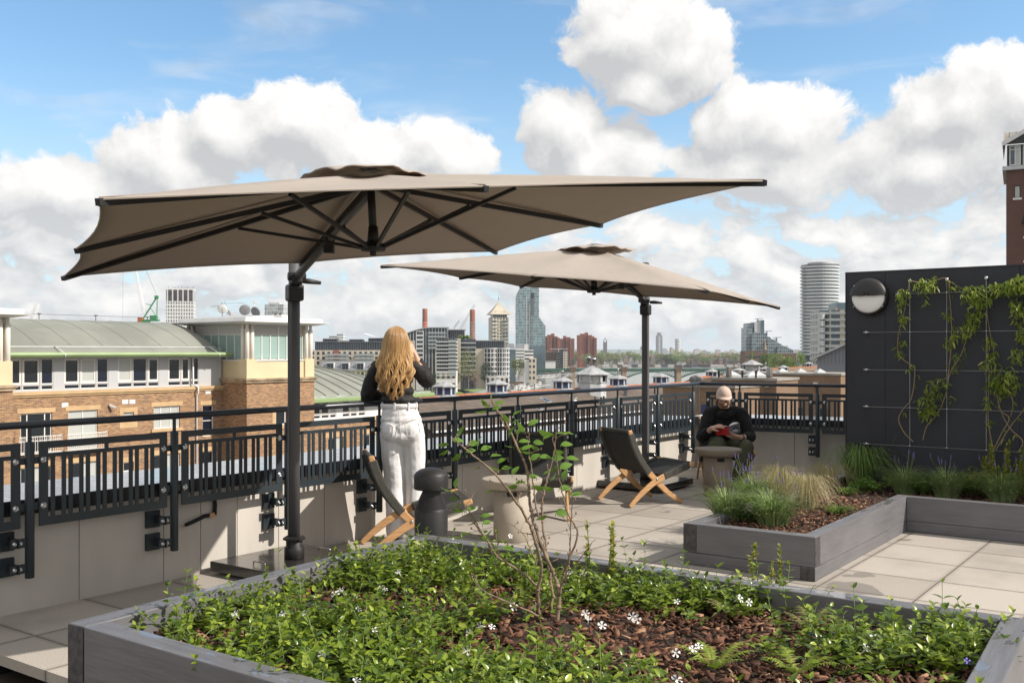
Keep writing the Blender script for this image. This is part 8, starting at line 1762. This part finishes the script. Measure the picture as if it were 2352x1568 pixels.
# pontoon walkway and footbridge, mooring posts
t = thing('gangway', 'white truss gangway with blue rail leading down to the pontoons', 'gangway', at(1268, 862, 900)); m = MB(); a, b = at(1232, 868, 860)-t.location, at(1312, 862, 930)-t.location
for s in (-1, 1):
    o_ = V((0, s*1.2, 0)); m.cyl(a+o_, b+o_, .16, n=5); m.cyl(a+o_+V((0, 0, 2)), b+o_+V((0, 0, 2)), .16, n=5)
    for k in range(14): p, q = a.lerp(b, k/14), a.lerp(b, (k+1)/14); m.cyl(p+o_+V((0, 0, 2*(k % 2))), q+o_+V((0, 0, 2*((k+1) % 2))), .11, n=4)
m.obj('truss', W_, t); m = MB(); m.bar(a+V((0, 0, 2.2)), b+V((0, 0, 2.2)), .3, .3); m.obj('handrail', M['bluelouvre'], t); m = MB(); m.bar(a, b, 2.2, .15); m.obj('walkway', M['lead'], t)
t = thing('pontoon', 'long grey floating pontoon among the white motorboats', 'pontoon', at(1210, 888, 830)); m = MB(); m.bar(at(1170, HY, 760)*V((1, 1, 0))+V((0, 0, -28.7))-t.location, at(1262, HY, 900)*V((1, 1, 0))+V((0, 0, -28.7))-t.location, 3, .6); m.obj('deck', M['lead'], t)
for px, Y, hh in ((1168, 740, 3.5), (1178, 780, 4), (1190, 760, 4), (1213, 850, 4.5), (1228, 800, 5), (1245, 880, 5), (1204, 820, 14), (1286, 900, 12), (1290, 905, 12)):
    p = at(px, HY, Y); t = thing('mooring_post', 'white-topped mooring post by the pontoons' if hh < 10 else 'tall thin white mast by the pontoons', 'post', (p.x, Y, -29.2), 0, 'mooring posts' if hh < 10 else 'white masts'); m = MB(); m.cyl((0, 0, 0), (0, 0, hh), .3 if hh < 10 else .12, n=6); m.obj('post', M['pole'] if hh < 10 else W_, t); m = MB(); m.ell((0, 0, hh), .42 if hh < 10 else .2, nu=8, nv=6); m.obj('cap', W_, t)
# ------------------------------------------------------------------ bridge
YB = 950; BG = mat('bridge green', (.055, .15, .115), .6, var=(.1, .2)); t = thing('railway_bridge', 'green arched iron railway bridge on stone piers across the river', 'bridge', at(1430, 850, YB)); zd0, zd1 = zz(852.5, YB), zz(847, YB); Xb = lambda px: (px-CX)/F*YB-t.location.x; z_ = lambda z: z-t.location.z
bx(t, 'deck', BG, Xb(1185), -3, z_(zd0), Xb(1800), 7, z_(zd1-.5)); bx(t, 'parapet', BG, Xb(1185), -3.4, z_(zd1-.49), Xb(1800), -3.1, z_(zd1+.6)); bx(t, 'cornice', mat('bridge light green', (.12, .25, .19), .6), Xb(1185), -3.6, z_(zd1-.9), Xb(1800), -3.01, z_(zd1-.6))
pier = [1207, 1315, 1433, 1557.6, 1682, 1806]
for k, px in enumerate(pier): x = Xb(px); bx(t, 'pier', M['stonedirty'] if k else M['brickdk'], x-(2.2 if k else 14), -5, z_(-29.3), x+2.2, 9, z_(zd0-.01)); bx(t, 'pier_top', M['brickdk'], x-3, -5.5, z_(zd0), x+3, -3.65, z_(zd1+1.8))
zs_ = -24.2
for k in range(5):
    x0, x1 = Xb(pier[k])+2.2, Xb(pier[k+1])-2.2; m = MB(); n = 22; top = zd0-.6; arc = []
    for i in range(n+1): u = i/n; arc.append(V((x0+(x1-x0)*u, -2.8, z_(zs_+(top-zs_)*(1-(2*u-1)**2)))))
    for yy in (-2.8, 6.5): m.tube([V((p.x, yy, p.z)) for p in arc], .42, 5)
    for i in range(n):
        if arc[i].z < z_(zd0)-1.0 or arc[i+1].z < z_(zd0)-1.0:
            a, b = arc[i], arc[i+1]; m.cyl(a, (a.x, a.y, z_(zd0)), .16, n=4); m.cyl(a, (b.x, b.y, z_(zd0)), .13, n=4); m.cyl(b, (a.x, a.y, z_(zd0)), .13, n=4)
    m.obj('arch', BG, t)
t = thing('stone_bridge', 'low dark road bridge with arches far upriver left of the stepped glass block', 'bridge', at(1690, 835, 1950)); m = MB(); Xs = lambda px: (px-CX)/F*1950-t.location.x; z_ = lambda py: zz(py, 1950)-t.location.z; n = 12
m.box(Xs(1664), 0, z_(831.5), Xs(1760), 12, z_(829)); m.obj('deck', DKG, t)
for a, b in ((1668, 1684), (1686, 1706), (1708, 1730)): m = MB(); m.tube([(Xs(a)+(Xs(b)-Xs(a))*i/n, 0, z_(841)+(z_(832)-z_(841))*(1-(2*i/n-1)**2)) for i in range(n+1)], .9, 5); bxx = m.obj('arch', DKG, t)
for a in (1666, 1685, 1707, 1731): bx(t, 'pier', M['brickdk'], Xs(a)-2, -1, z_(845), Xs(a)+2, 13, z_(831.6))

# ------------------------------------------------------------------ air
hm, nt, N, L, b = newmat('haze'); N.remove(b); pv = N.new('ShaderNodeVolumePrincipled'); pv.inputs['Color'].default_value = (.80, .88, 1, 1); pv.inputs['Density'].default_value = 6.5e-5; pv.inputs['Anisotropy'].default_value = .1; L.new(pv.outputs[0], N['Material Output'].inputs['Volume'])
m = MB(); m.box(-30500, -30500, -31, 30500, 30500, 110); tag(m.obj('haze', hm), kind='stuff')
